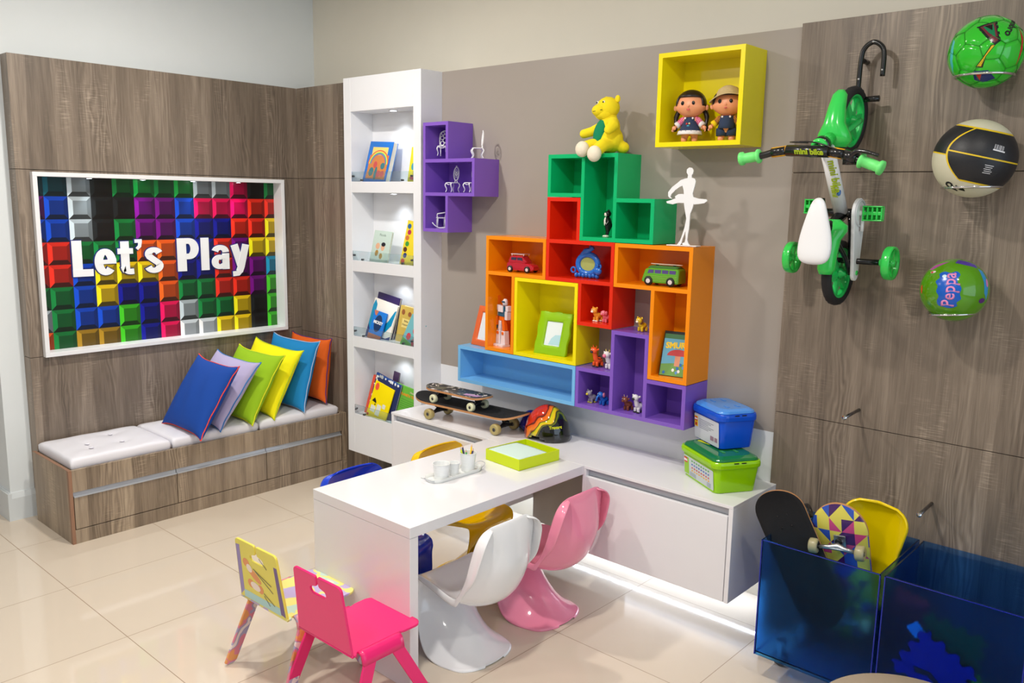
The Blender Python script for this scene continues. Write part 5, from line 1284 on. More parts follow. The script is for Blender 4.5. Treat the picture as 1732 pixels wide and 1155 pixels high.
# green football
FC, FRr = (3.940, -0.135, 2.1935), 0.1075
t = thing('football', 'shiny green football, topmost ball on the oak wall', 'ball', FC)
bm = new(); bmesh.ops.create_icosphere(bm, subdivisions=1, radius=1.0)
icv = [v.co.copy().normalized() for v in bm.verts]; ice = [(e.verts[0].index, e.verts[1].index) for e in bm.edges]
nb = {i: [] for i in range(12)}
for a, b_ in ice: nb[a].append(b_); nb[b_].append(a)
bm.free()
segs = []
third = {}
for a, b_ in ice:
    p, q = icv[a].lerp(icv[b_], 1/3), icv[a].lerp(icv[b_], 2/3); third[(a, b_)] = p; third[(b_, a)] = q
    segs.append((p, q))
for i in range(12):
    ns = nb[i]
    for x in range(5):
        for y in range(x+1, 5):
            if ns[y] in nb[ns[x]]: segs.append((third[(i, ns[x])], third[(i, ns[y])]))
FM = toward(FC, 0.15, 0.1, 0.35)
bm = new(); bmesh.ops.create_icosphere(bm, subdivisions=5, radius=1.0)
sg = [(a.normalized(), b_.normalized()) for a, b_ in segs]
for v in bm.verts:
    n_ = v.co.normalized(); best = 1e9
    for a, b_ in sg:
        ab = b_-a; tt = max(0, min(1, (n_-a).dot(ab)/ab.length_squared)); d = (n_-(a+ab*tt).normalized()).length_squared
        if d < best: best = d
    v.co = n_*(FRr*(1-0.045*math.exp(-best/0.0007)))
bmesh.ops.transform(bm, matrix=FM, verts=bm.verts)
finish('casing', bm, mat('football_green', (44, 190, 40), 0.14, coat=0.4), t, smooth=True)
SEAM = mat('football_seam', (30, 142, 32), 0.4)
bm = new()
for a, b_ in sg:
    pts_ = [FM @ (a.lerp(b_, k/5).normalized()*FRr*0.9995) for k in range(6)]
    tube(bm, pts_, 0.0009, 5)
finish('seams', bm, SEAM, t, smooth=True)
def patches(parent, polys, rgb, R, M, name='printed_shape', lift=1.003):
    bm = new()
    for p in polys: wrap_patch(bm, p, R, M, lift)
    return finish(name, bm, mat('ball_%d_%d_%d' % rgb, rgb, 0.2), parent, smooth=True)
FV = toward(FC)
k_ = FRr
patches(t, [[(-0.35*k_, 0.78*k_), (0.22*k_, 0.98*k_), (0.34*k_, 0.30*k_), (0.20*k_, 0.18*k_), (-0.05*k_, 0.42*k_)]], (20, 30, 30), FRr, FV)
patches(t, [[(-0.24*k_, 0.76*k_), (0.16*k_, 0.90*k_), (0.27*k_, 0.32*k_), (0.18*k_, 0.25*k_), (-0.02*k_, 0.48*k_)]], (110, 40, 52), FRr, FV, lift=1.005)
patches(t, [[(-0.16*k_, 0.75*k_), (0.12*k_, 0.84*k_), (0.20*k_, 0.40*k_), (0.02*k_, 0.54*k_)]], (16, 120, 76), FRr, FV, lift=1.007)
patches(t, [[(-0.12*k_, 0.78*k_), (0.09*k_, 0.82*k_), (0.10*k_, 0.62*k_)]], (12, 14, 14), FRr, FV, lift=1.009)
patches(t, [[(0.10*k_, 0.20*k_), (0.22*k_, 0.20*k_), (0.0*k_, -0.12*k_), (-0.05*k_, -0.42*k_), (-0.24*k_, -0.40*k_), (-0.08*k_, -0.14*k_)]], (24, 30, 16), FRr, FV)
patches(t, [[(0.12*k_, 0.18*k_), (0.19*k_, 0.18*k_), (-0.03*k_, -0.14*k_), (-0.09*k_, -0.38*k_), (-0.20*k_, -0.37*k_), (-0.05*k_, -0.13*k_)]], (224, 184, 30), FRr, FV, lift=1.005)
patches(t, [[(-0.30*k_, -0.52*k_), (0.10*k_, -0.50*k_), (0.34*k_, -0.82*k_), (0.0*k_, -0.95*k_), (-0.26*k_, -0.84*k_)]], (28, 44, 110), FRr, FV)
patches(t, [[(-0.22*k_, -0.62*k_), (-0.06*k_, -0.60*k_), (-0.10*k_, -0.86*k_)]], (190, 50, 40), FRr, FV, lift=1.005)
patches(t, [[(-1.15*k_, 0.55*k_), (-1.02*k_, 0.42*k_), (-0.98*k_, -0.40*k_), (-1.05*k_, -0.75*k_), (-1.16*k_, -0.2*k_)]], (70, 190, 190), FRr, FV)
patches(t, [[(0.98*k_, 0.75*k_), (1.04*k_, 0.45*k_), (0.98*k_, 0.0*k_), (0.92*k_, -0.5*k_), (1.08*k_, 0.0), (1.14*k_, 0.45*k_)]], (190, 40, 40), FRr, FV)
wrap_text(t, 'umbro', 0.034, FRr, FV, Matrix.Translation((0.62*k_, 0.86*k_, 0)) @ Matrix.Rotation(radians(-118), 4, 'Z'), mat('ink_20_20_20', (20, 20, 20), 0.4), off=0.001)
ring_holder('chromed wire ring holding the green football', FC, FRr, 0.072)
# basketball
BCc, BR_ = (3.940, -0.140, 1.8695), 0.1215
t = thing('basketball', 'black and cream basketball with yellow seams, middle ball on wall', 'ball', BCc)
BV = toward(BCc, 0, 0, radians(-13))
m_ = bpy.data.materials.new('basketball_skin'); m_.use_nodes = True; nt = m_.node_tree; b_ = nt.nodes['Principled BSDF']
tc = nd(nt, 'ShaderNodeTexCoord'); mp = nd(nt, 'ShaderNodeVectorMath', operation='NORMALIZE'); nt.links.new(tc.outputs['Object'], mp.inputs[0])
sp = nd(nt, 'ShaderNodeSeparateXYZ'); nt.links.new(mp.outputs[0], sp.inputs[0]); ax, ay, az = sp.outputs
MN = lambda op, a, c=None, d=None: math_node(nt, op, a, c, d)
yb_ = MN('ADD', ay, -0.08)
ay2 = MN('ABSOLUTE', yb_)
bandw = 0.66
xc = MN('ADD', ax, 0.66); xc = MN('SUBTRACT', xc, MN('MULTIPLY', MN('MULTIPLY', yb_, yb_), 1.1))
inl = MN('LESS_THAN', ay2, bandw); right = MN('GREATER_THAN', xc, 0.0)
leftband = MN('MULTIPLY', MN('GREATER_THAN', yb_, -0.12), MN('LESS_THAN', yb_, bandw))
blackmask = MN('MAXIMUM', MN('MULTIPLY', inl, right), MN('MULTIPLY', MN('SUBTRACT', 1.0, right), leftband))
l1 = MN('LESS_THAN', MN('ABSOLUTE', MN('SUBTRACT', ay2, bandw)), 0.020); l1 = MN('MULTIPLY', l1, MN('MAXIMUM', right, MN('GREATER_THAN', yb_, 0.0)))
l2 = MN('MULTIPLY', MN('LESS_THAN', MN('ABSOLUTE', yb_), 0.018), right)
l3 = MN('MULTIPLY', MN('LESS_THAN', MN('ABSOLUTE', xc), 0.022), inl)
l4 = MN('MULTIPLY', MN('LESS_THAN', MN('ABSOLUTE', MN('ADD', yb_, 0.12)), 0.018), MN('SUBTRACT', 1.0, right))
line = MN('MAXIMUM', MN('MAXIMUM', l1, l2), MN('MAXIMUM', l3, l4)); line = MN('MULTIPLY', line, MN('GREATER_THAN', az, -0.3))
mx = nd(nt, 'ShaderNodeMix', data_type='RGBA'); nt.links.new(blackmask, mx.inputs[0]); mx.inputs[6].default_value = srgb(206, 202, 178); mx.inputs[7].default_value = srgb(22, 24, 30)
mx2 = nd(nt, 'ShaderNodeMix', data_type='RGBA'); nt.links.new(line, mx2.inputs[0]); nt.links.new(mx.outputs[2], mx2.inputs[6]); mx2.inputs[7].default_value = srgb(222, 188, 20)
nt.links.new(mx2.outputs[2], b_.inputs['Base Color']); b_.inputs['Roughness'].default_value = 0.45
vo = nd(nt, 'ShaderNodeTexVoronoi'); vo.inputs['Scale'].default_value = 380; nt.links.new(tc.outputs['Object'], vo.inputs['Vector'])
bp = nd(nt, 'ShaderNodeBump'); bp.inputs['Strength'].default_value = 0.25; bp.inputs['Distance'].default_value = 0.001; nt.links.new(vo.outputs['Distance'], bp.inputs['Height']); nt.links.new(bp.outputs[0], b_.inputs['Normal'])
bm = new(); bmesh.ops.create_uvsphere(bm, u_segments=64, v_segments=40, radius=BR_)
sk_ = finish('casing', bm, m_, t, smooth=True); sk_.matrix_local = BV
wrap_text(t, 'TO', 0.034, BR_, BV, Matrix.Translation((-0.32*BR_, -0.82*BR_, 0)) @ Matrix.Rotation(radians(168), 4, 'Z'), mat('ink_20_20_20', (20, 20, 20), 0.4), off=0.002)
patches(t, [[(-0.14*BR_, -0.98*BR_), (0.06*BR_, -0.98*BR_), (0.02*BR_, -0.90*BR_), (-0.06*BR_, -0.86*BR_)]], (18, 18, 18), BR_, BV)
IW = mat('ink_220_220_225', (220, 220, 225), 0.5)
bm = new()
for k in range(9):
    wd = (0.010, 0.006, 0.014, 0.006, 0.010, 0.016, 0.006, 0.012, 0.008)[k]; x = 0.36+k*0.030
    wrap_patch(bm, [(x*BR_, 0.34*BR_), ((x+wd)*BR_, 0.34*BR_), ((x+wd)*BR_, 0.47*BR_), (x*BR_, 0.47*BR_)], BR_, BV, 1.004, 1)
wrap_patch(bm, [(0.34*BR_, 0.30*BR_), (0.66*BR_, 0.30*BR_), (0.66*BR_, 0.335*BR_), (0.34*BR_, 0.335*BR_)], BR_, BV, 1.004, 2)
finish('barcode', bm, IW, t)
bm = new()
for k in range(5): wrap_patch(bm, [((0.28+0.02*(k % 2))*BR_, (-0.10-k*0.05)*BR_), ((0.50-0.02*(k % 3))*BR_, (-0.10-k*0.05)*BR_), ((0.50-0.02*(k % 3))*BR_, (-0.085-k*0.05)*BR_), ((0.28+0.02*(k % 2))*BR_, (-0.085-k*0.05)*BR_)], BR_, BV, 1.004, 1)
finish('small_print', bm, IW, t)
ring_holder('chromed wire ring holding the black and cream basketball', BCc, BR_, 0.090, 0.03)
# green play ball
PC, PR_ = (3.920, -0.135, 1.4495), 0.1025
t = thing('play_ball', 'green play ball reading Peppa, lowest ball on the wall', 'ball', PC)
bm = new(); bmesh.ops.create_uvsphere(bm, u_segments=56, v_segments=36, radius=PR_); finish('casing', bm, mat('playball_green', (84, 148, 12), 0.1, coat=0.4), t, smooth=True)
PV = toward(PC, 0, 0, radians(3)); k_ = PR_
spl = []
for (x, y) in [(-0.46,0.55),(-0.30,0.62),(-0.12,0.56),(0.05,0.62),(0.16,0.50),(0.08,0.34),(0.10,0.22),(0.20,0.06),(0.16,-0.12),(0.20,-0.28),(0.08,-0.40),(0.10,-0.52),(-0.10,-0.60),(-0.30,-0.56),(-0.46,-0.52),(-0.50,-0.36),(-0.44,-0.20),(-0.52,-0.05),(-0.48,0.12),(-0.56,0.28),(-0.44,0.40)]: spl.append((x*k_, y*k_))
patches(t, [[(p.x, p.y) for p in smooth_path([(x, y, 0) for x, y in spl], 3, True)]], (20, 90, 190), PR_, PV, lift=1.003)
wrap_text(t, 'Peppa', 0.056, PR_, PV, Matrix.Translation((0.02*k_, 0.0, 0)) @ Matrix.Rotation(radians(88), 4, 'Z'), mat('ink_pink', (226, 140, 190), 0.3), off=0.0008, lift=1.009, xs=0.86)
patches(t, [[(p[0]*k_, p[1]*k_) for p in ell(-0.30, 0.45, 0.07, 0.055)]], (200, 226, 240), PR_, PV, lift=1.006)
patches(t, [[(p[0]*k_, p[1]*k_) for p in ell(-0.72, 0.66, 0.11, 0.05)]], (232, 214, 210), PR_, PV)
patches(t, [[(p[0]*k_, p[1]*k_) for p in ell(-0.76, 0.66, 0.05, 0.04)]], (206, 30, 40), PR_, PV, lift=1.006)
patches(t, [[(0.0,1.0*k_),(0.1*k_,1.25*k_),(0.75*k_,1.10*k_),(0.78*k_,0.86*k_),(0.3*k_,0.92*k_)]], (84, 60, 160), PR_, PV)
patches(t, [[(-1.0*k_,0.85*k_),(-0.75*k_,1.05*k_),(-0.2*k_,1.10*k_),(-0.4*k_,0.98*k_),(-0.78*k_,0.78*k_)]], (170, 80, 150), PR_, PV)
patches(t, [[(0.80*k_,0.84*k_),(1.0*k_,0.80*k_),(1.22*k_,0.3*k_),(1.15*k_,-0.4*k_),(0.98*k_,-0.1*k_),(0.96*k_,0.3*k_)]], (50, 150, 210), PR_, PV)
patches(t, [[(p[0]*k_, p[1]*k_) for p in ell(1.14, 0.30, 0.07, 0.17)]], (220, 130, 190), PR_, PV, lift=1.006)
patches(t, [[(p[0]*k_, p[1]*k_) for p in ell(0.92, -0.38, 0.14, 0.10)]], (84, 40, 110), PR_, PV, lift=1.006)
patches(t, [[(p[0]*k_, p[1]*k_) for p in ell(-1.18, 0.02, 0.06, 0.18)]], (210, 80, 40), PR_, PV)
ring_holder('chromed wire ring holding the green play ball', PC, PR_, 0.076, 0.10)

# ================================================================== WALL PEGS
for (a, label) in (((3.609, -0.0125, 0.968), 'bare chrome peg on the oak wall under the bicycle'), ((3.889, -0.0125, 0.677), 'bare chrome peg on the oak wall above the blue bins')):
    t = thing('wall_peg', label, 'wall peg', a)
    bm = new(); tube(bm, [(0, 0, 0), (0, -0.135, -0.004)], 0.006, 12); finish('rod', bm, mat('peg_steel', (120, 118, 120), 0.25, 1.0), t, smooth=True)
    bm = new(); lathe(bm, [(0.006, 0.0), (0.0085, 0.002), (0.0085, 0.009), (0.0, 0.011)], 14, M=Matrix.Translation((0, -0.134, -0.004)) @ Matrix.Rotation(radians(90), 4, 'X')); finish('end_cap', bm, CHROME, t, smooth=True)

# ================================================================== CHILD'S BICYCLE HUNG BY ITS FRONT WHEEL
# local axes: x right, y forward (up the wall), z up from the ground (out of the wall)
BO = Matrix(((1,0,0,3.535),(0,0,-1,-0.016),(0,1,0,1.4785),(0,0,0,1)))
t = thing('bicycle', 'small green and white child\'s bicycle hung upright on the wall', 'bicycle'); t.matrix_world = BO
BG = mat('bike_green', (52, 206, 84), 0.2, coat=0.3); BGD = mat('bike_green_wheel', (34, 196, 92), 0.3); BW_ = mat('bike_white', (232, 232, 234), 0.25); BKK = mat('bike_black', (16, 16, 18), 0.25, coat=0.3); RUB = mat('bike_rubber', (34, 32, 34), 0.7); GRIP = mat('bike_grip', (110, 226, 120), 0.45)
YEL = mat('bike_orange', (246, 176, 10), 0.3)
def bike_wheel(y, steer=0.0):
    R = 0.1155; Mw = Matrix.Translation((0, y, R)) @ Matrix.Rotation(steer, 4, 'Z') @ Matrix.Rotation(radians(90), 4, 'Y')
    bm = new()
    prof = [(R-0.026, -0.013), (R-0.012, -0.019), (R-0.003, -0.013), (R, 0.0), (R-0.003, 0.013), (R-0.012, 0.019), (R-0.026, 0.013)]
    rings = []
    n = 56
    for k in range(n):
        a = 2*pi*k/n; bump_ = 0.0012*(1 if k % 2 else -1)
        rings.append([Mw @ Vector(((r+ (bump_ if i in (2, 3, 4) else 0))*cos(a), (r+(bump_ if i in (2,3,4) else 0))*sin(a), z)) for i, (r, z) in enumerate(prof)])
    ring_loft(bm, rings, False, 0, loop=True)
    wh = finish('wheel', bm, RUB, t, smooth=True)
    bm = new(); r1, r2 = R-0.024, R-0.036
    pr = [(r1, -0.013), (r1, 0.013), (r2, 0.010), (r2+0.004, 0.0), (r2, -0.010)]
    ring_loft(bm, [[Mw @ Vector((r*cos(a), r*sin(a), z)) for r, z in pr] for a in [2*pi*k/48 for k in range(48)]], False, 0, loop=True)
    for k in range(6):
        a = 2*pi*k/6+0.3; d = Vector((cos(a), sin(a), 0)); n_ = Vector((-sin(a), cos(a), 0))
        A_ = [Mw @ (d*q+n_*s*w_+Vector((0,0,zz_))) for q, w_ in ((0.016, 0.014), (R-0.034, 0.008)) for s, zz_ in ((-1, -0.007), (1, -0.007), (1, 0.007), (-1, 0.007))]
        vs = [bm.verts.new(p) for p in A_]
        for i in range(4): bm.faces.new([vs[i], vs[(i+1) % 4], vs[4+(i+1) % 4], vs[4+i]])
        bm.faces.new(vs[:4]); bm.faces.new(vs[4:])
    finish('rim', bm, BGD, wh, smooth=False)
    bm = new(); lathe(bm, [(0.0, -0.030), (0.010, -0.030), (0.012, -0.020), (0.020, -0.012), (0.020, 0.012), (0.012, 0.020), (0.010, 0.030), (0.0, 0.030)], 20, M=Mw); finish('hub', bm, BGD, wh, smooth=True)
    return wh
ST = radians(-5)
bike_wheel(0.0); bike_wheel(0.527, ST)
def btube(name, path, r, m_, parent=None, n=12, sm=4):
    bm = new(); tube(bm, smooth_path(path, sm) if len(path) > 2 else path, r, n); return finish(name, bm, m_, parent or t, smooth=True)
# frame
fr = btube('frame', [(0, 0.425, 0.300), (0, 0.215, 0.135)], 0.024, BW_)
bm = new(); tube(bm, [(0, 0.228, 0.148), (0, 0.205, 0.128), (0, 0.135, 0.300)], [0.020, 0.022, 0.013], 12); finish('seat_tube', bm, BKK, fr, smooth=True)
bm = new(); tube(bm, [(-0.06, 0.212, 0.122), (0.055, 0.212, 0.122)], 0.015, 12); finish('crank_shell', bm, BKK, fr, smooth=True)
for s in (-1, 1):
    btube('chain_stay', [(s*0.028, 0.20, 0.122), (s*0.036, 0.10, 0.118), (s*0.036, 0.0, 0.1155)], 0.008, BKK, fr)
    btube('seat_stay', [(s*0.018, 0.135, 0.235), (s*0.038, 0.06, 0.165), (s*0.040, 0.0, 0.1155)], 0.0085, BKK, fr)
# decals on the white tube
ink = [(mat('decal_lime', (168, 190, 30), 0.4), 'mini bike'), (mat('decal_lime', (168, 190, 30), 0.4), 'mini')]
dv = (Vector((0, 0.215, 0.135))-Vector((0, 0.425, 0.300))).normalized(); nvec = Vector((0.45, -dv.z*0.9, dv.y*0.9)); 
out_n = Vector((0, dv.z, -dv.y)); out_n = out_n if out_n.z > 0 else -out_n
for (dx, s_, sz, al) in ((0.012, 'mini bike', 0.036, 0.10), (-0.013, 'mini', 0.028, 0.16)):
    ex_ = dv; nn = (out_n+Vector((dx*14, 0, 0))).normalized(); ey_ = nn.cross(ex_).normalized()
    o_ = Vector((0, 0.425, 0.300))+dv*al+nn*0.0243
    text_obj('lettering', s_, sz, basis(o_, ex_, ey_), ink[0][0], fr, extrude=0.0006, offset=0.001)
bm = new(); ball(bm, Vector((0, 0.425, 0.300))+dv*0.17+Vector((0.016, out_n.y*0.017, out_n.z*0.017)), (0.007, 0.012, 0.006)); finish('decal', bm, mat('decal_blue', (60, 110, 170), 0.4), fr, smooth=True)
# head tube, headset, steering column
hd_top = Vector((0, 0.418, 0.385)); hd_bot = Vector((0, 0.462, 0.270))
hx = (hd_top-hd_bot).normalized()
bm = new(); tube(bm, [hd_bot, hd_top-hx*0.03], 0.021, 16); head = finish('head_tube', bm, BG, fr, smooth=True)
bm = new(); tube(bm, [hd_top-hx*0.052, hd_top-hx*0.028], 0.0285, 18); finish('headset_clamp', bm, BKK, head, smooth=True)
bm = new(); lathe(bm, [(0.0, 0.0), (0.011, 0.0), (0.011, 0.0008)], 16, M=Matrix.Translation(hd_top-hx*0.040+Vector((0.012, 0.006, 0.026))) @ Matrix.Rotation(radians(20), 4, 'Y')); finish('badge', bm, mat('badge_cream', (226, 230, 190), 0.4), head)
bm = new(); ring_loft(bm, [[hd_top-hx*0.022+(Vector((cos(a), 0, 0))*1+(hx.cross(Vector((1,0,0))))*sin(a))*(0.020+0.0085*cos(b_))+hx*0.0105*sin(b_) for b_ in [2*pi*j/10 for j in range(10)]] for a in [2*pi*k/28 for k in range(28)]], False, loop=True); finish('headset_ring', bm, BG, head, smooth=True)
# handlebar
hbz = 0.440; hby = 0.400
btube('stem', [hd_top-hx*0.02, Vector((0, 0.408, 0.41)), Vector((0, hby, hbz-0.006))], 0.0125, BKK, head)
hbp = [(-0.225, hby-0.012, hbz+0.006), (-0.160, hby-0.004, hbz+0.006), (-0.105, hby+0.010, hbz), (-0.05, hby+0.012, hbz), (0.05, hby+0.006, hbz), (0.105, hby-0.002, hbz), (0.160, hby-0.022, hbz+0.006), (0.225, hby-0.046, hbz+0.006)]
hb = btube('handlebar', hbp, 0.0115, BKK)
P = [Vector(p) for p in hbp]
bm = new(); tube(bm, [P[3]+(P[2]-P[3])*0.45, P[4]+(P[5]-P[4])*0.25], 0.0185, 16); pd = finish('bar_pad', bm, BKK, hb, smooth=True)
for q0, q1 in ((P[2]+(P[1]-P[2])*0.35, P[2]+(P[3]-P[2])*0.50), (P[4]+(P[5]-P[4])*0.30, P[5]+(P[6]-P[5])*0.15)):
    bm = new(); tube(bm, [q0, q1], 0.0165, 14); finish('pad_end', bm, YEL, pd, smooth=True)
    bm = new(); tube(bm, [q0+Vector((0, 0, 0.0035)), q1+Vector((0, 0, 0.0035))], 0.0145, 14); finish('pad_strap', bm, BKK, pd, smooth=True)
ex_ = (P[4]-P[3]).normalized(); text_obj('lettering', 'mini bike', 0.026, basis((P[3]+P[4])/2+Vector((0.006, -0.012, 0.0172)), ex_, Vector((0, 0.75, 0.65)).cross(ex_).cross(ex_)*-1 if False else Vector((0, 0.86, 0.5))), mat('decal_lime', (168, 190, 30), 0.4), pd, extrude=0.0008, offset=0.001)
for a, b_ in ((P[1], P[0]), (P[6], P[7])):
    d = (b_-a).normalized(); st_ = a+(b_-a)*0.05
    L_ = (b_-st_).length+0.012
    bm = new(); pts = [st_, st_+d*0.004, st_+d*0.010, st_+d*0.014, st_+d*L_*0.5, st_+d*(L_-0.016), st_+d*(L_-0.012), st_+d*(L_-0.002), st_+d*L_]
    tube(bm, pts, [0.016, 0.0235, 0.0235, 0.0165, 0.0175, 0.0165, 0.0225, 0.0225, 0.015], 18); finish('grip', bm, GRIP, hb, smooth=True)
bm = new(); tube(bm, smooth_path([P[6]+Vector((-0.022, 0.008, 0.006)), P[6]+Vector((0.0, 0.024, 0.016)), P[6]+Vector((0.035, 0.020, 0.020)), P[6]+Vector((0.066, 0.010, 0.020))], 4), [0.009]*5+[0.007]*4+[0.006]*4, 10); finish('brake_lever', bm, BKK, hb, smooth=True)
bm = new(); tube(bm, [P[5]+(P[6]-P[5])*0.15, P[6]+(P[5]-P[6])*0.10], 0.0175, 14); box(bm, P[5].x+0.008, P[6].x-0.008, P[5].y-0.035, P[5].y-0.010, hbz-0.012, hbz+0.010); finish('brake_clamp', bm, BKK, hb, smooth=True)
btube('brake_cable', [P[6]+Vector((-0.03, 0.018, 0.004)), Vector((0.02, hby+0.034, hbz+0.004)), Vector((-0.08, hby+0.040, hbz-0.03)), Vector((-0.04, 0.44, 0.36))], 0.0022, BKK, hb, n=6)
# front fork and fender shield
for s in (-1, 1):
    btube('fork_leg', [Vector((s*0.014, 0.468, 0.262)), Vector((s*0.034, 0.485, 0.225)), Vector((s*0.034, 0.527, 0.1155))], 0.0095, BGD)
secs = []
for f, (yy, zz_, hw, th) in enumerate(((0.430, 0.262, 0.040, 0.03), (0.452, 0.282, 0.058, 0.045), (0.474, 0.290, 0.054, 0.045), (0.508, 0.288, 0.036, 0.040), (0.560, 0.272, 0.029, 0.034), (0.604, 0.248, 0.024, 0.026), (0.620, 0.232, 0.012, 0.014))):
    secs.append([Vector((hw*cos(a), yy, zz_-th+th*max(0.0, sin(a))**0.8)) for a in [pi*k/12 for k in range(13)]]+[Vector((hw*0.9*cos(a), yy, zz_-th-0.004+(th-0.004)*max(0.0, sin(a))**0.8)) for a in [pi*(1-k/12) for k in range(13)]])
bm = new(); ring_loft(bm, secs); finish('front_fender', bm, BG, t, smooth=True)
# seat
sp_ = []
for (yy, hw, zc, th) in ((0.262, 0.004, 0.348, 0.006), (0.255, 0.020, 0.350, 0.016), (0.225, 0.030, 0.352, 0.026), (0.180, 0.043, 0.353, 0.032), (0.135, 0.055, 0.354, 0.036), (0.095, 0.059, 0.356, 0.038), (0.065, 0.056, 0.360, 0.036), (0.048, 0.044, 0.360, 0.026), (0.040, 0.020, 0.358, 0.012)):
    sp_.append([Vector((0.006+hw*math.copysign(abs(cos(a))**0.75, cos(a)), yy, zc+th*0.5*math.copysign(abs(sin(a))**0.8, sin(a)))) for a in [2*pi*k/20 for k in range(20)]])
bm = new(); ring_loft(bm, sp_); finish('saddle', bm, BW_, t, sub=1)
# rear fender
secs = []
for (yy, zz_, hw, th) in ((0.190, 0.215, 0.020, 0.02), (0.170, 0.238, 0.050, 0.035), (0.150, 0.246, 0.052, 0.04), (0.120, 0.252, 0.034, 0.04), (0.070, 0.262, 0.031, 0.036), (0.020, 0.266, 0.030, 0.034), (0.002, 0.262, 0.022, 0.024)):
    secs.append([Vector((0.004+hw*cos(a), yy, zz_-th+th*max(0.0, sin(a))**0.8)) for a in [pi*k/12 for k in range(13)]]+[Vector((0.004+hw*0.9*cos(a), yy, zz_-th-0.004+(th-0.004)*max(0.0, sin(a))**0.8)) for a in [pi*(1-k/12) for k in range(13)]])
bm = new(); ring_loft(bm, secs); finish('rear_fender', bm, BG, t, smooth=True)
# crank, guard, pedals
bm = new(); cg = Vector((0.062, 0.212, 0.122)); rc = 0.052
outl = [(cg.y+rc*cos(a), cg.z+rc*sin(a)) for a in [radians(-100+200*k/20) for k in range(21)]]+[(0.0, 0.1155+0.024)]+[(0.024*cos(a), 0.1155+0.024*sin(a)) for a in [radians(100+160*k/8) for k in range(9)]]
prism(bm, outl, 0.050, 0.0625, 'yz'); gd = finish('chain_guard', bm, BW_, t, bevel=0.003)
bm = new(); tube(bm, [(0.064, cg.y+0.044*cos(a), cg.z+0.044*sin(a)) for a in [2*pi*k/30 for k in range(30)]], 0.0035, 8, closed=True); finish('guard_rim', bm, mat('guard_rim_grey', (206, 208, 210), 0.3), gd, smooth=True)  # rim ring in a slightly greyer white than the guard
bm = new(); tube(bm, [(0.048, 0.212, 0.122), (0.080, 0.212, 0.122)], 0.010, 12); tube(bm, [(0.072, 0.216, 0.122), (0.072, 0.150, 0.120)], 0.006, 10); ca = finish('crank_arm', bm, BW_, t, smooth=True)
bm = new(); tube(bm, [(-0.070, 0.212, 0.122), (-0.070, 0.262, 0.126)], 0.006, 10); finish('crank_arm', bm, BKK, t, smooth=True)
for (px, py, pz) in ((0.108, 0.212, 0.128), (-0.100, 0.232, 0.128)):
    bm = new(); w_, d_, h_ = 0.034, 0.026, 0.012
    for yy in (-d_, d_-0.005): box(bm, px-w_, px+w_, py+yy, py+yy+0.005, pz-h_, pz+h_)
    for k in range(5): box(bm, px-w_+k*0.0155, px-w_+k*0.0155+0.005, py-d_+0.005, py+d_-0.005, pz-h_*0.8, pz+h_*0.8)
    box(bm, px-w_, px+w_, py-0.006, py+0.006, pz-0.006, pz+0.006); box(bm, px-w_, px+w_, py-d_+0.004, py+d_-0.004, pz-h_-0.001, pz-h_+0.003)
    finish('pedal', bm, BG, t, bevel=0.002)
bm = new(); tube(bm, [(0.075, 0.212, 0.128), (0.076, 0.212, 0.128)], 0.004, 8); finish('pedal_axle', bm, CHROME, ca)
# training wheels
bm = new(); tube(bm, [(-0.165, 0.045, 0.115), (0.150, 0.045, 0.115)], 0.010, 10); tr = finish('stabiliser_bar', bm, BKK, t, smooth=True)
for (xx) in (-0.175, 0.175):
    Mw = Matrix.Translation((xx, 0.045, 0.1145)) @ Matrix.Rotation(radians(90), 4, 'Y'); R = 0.058
    bm = new(); pr = [(R-0.010, -0.012), (R-0.002, -0.014), (R, -0.008), (R, 0.008), (R-0.002, 0.014), (R-0.010, 0.012)]
    ring_loft(bm, [[Mw @ Vector((r*cos(a), r*sin(a), z)) for r, z in pr] for a in [2*pi*k/40 for k in range(40)]], False, 0, loop=True)
    for k in range(5):
        a = 2*pi*k/5; d = Vector((cos(a), sin(a), 0)); n_ = Vector((-sin(a), cos(a), 0))
        vs = [bm.verts.new(Mw @ (d*q+n_*s*0.005+Vector((0,0,zz_)))) for q in (0.008, R-0.009) for s, zz_ in ((-1, -0.006), (1, -0.006), (1, 0.006), (-1, 0.006))]
        for i in range(4): bm.faces.new([vs[i], vs[(i+1) % 4], vs[4+(i+1) % 4], vs[4+i]])
    lathe(bm, [(0.0, -0.016), (0.013, -0.016), (0.013, 0.016), (0.0, 0.016)], 16, M=Mw)
    finish('stabiliser_wheel', bm, BG, t, smooth=False)
    s = 1 if xx < 0 else -1
    bm = new(); tube(bm, [(xx+s*0.014, 0.045, 0.1145), (xx+s*0.034, 0.045, 0.1145)], 0.0135, 12); finish('axle_sleeve', bm, BG, tr, smooth=True)
for s in (-1, 1):
    bm = new(); tube(bm, [(s*0.042, 0.004, 0.112), (s*0.066, 0.004, 0.112)], 0.0085, 12); finish('axle_cap', bm, BG, t, smooth=True)
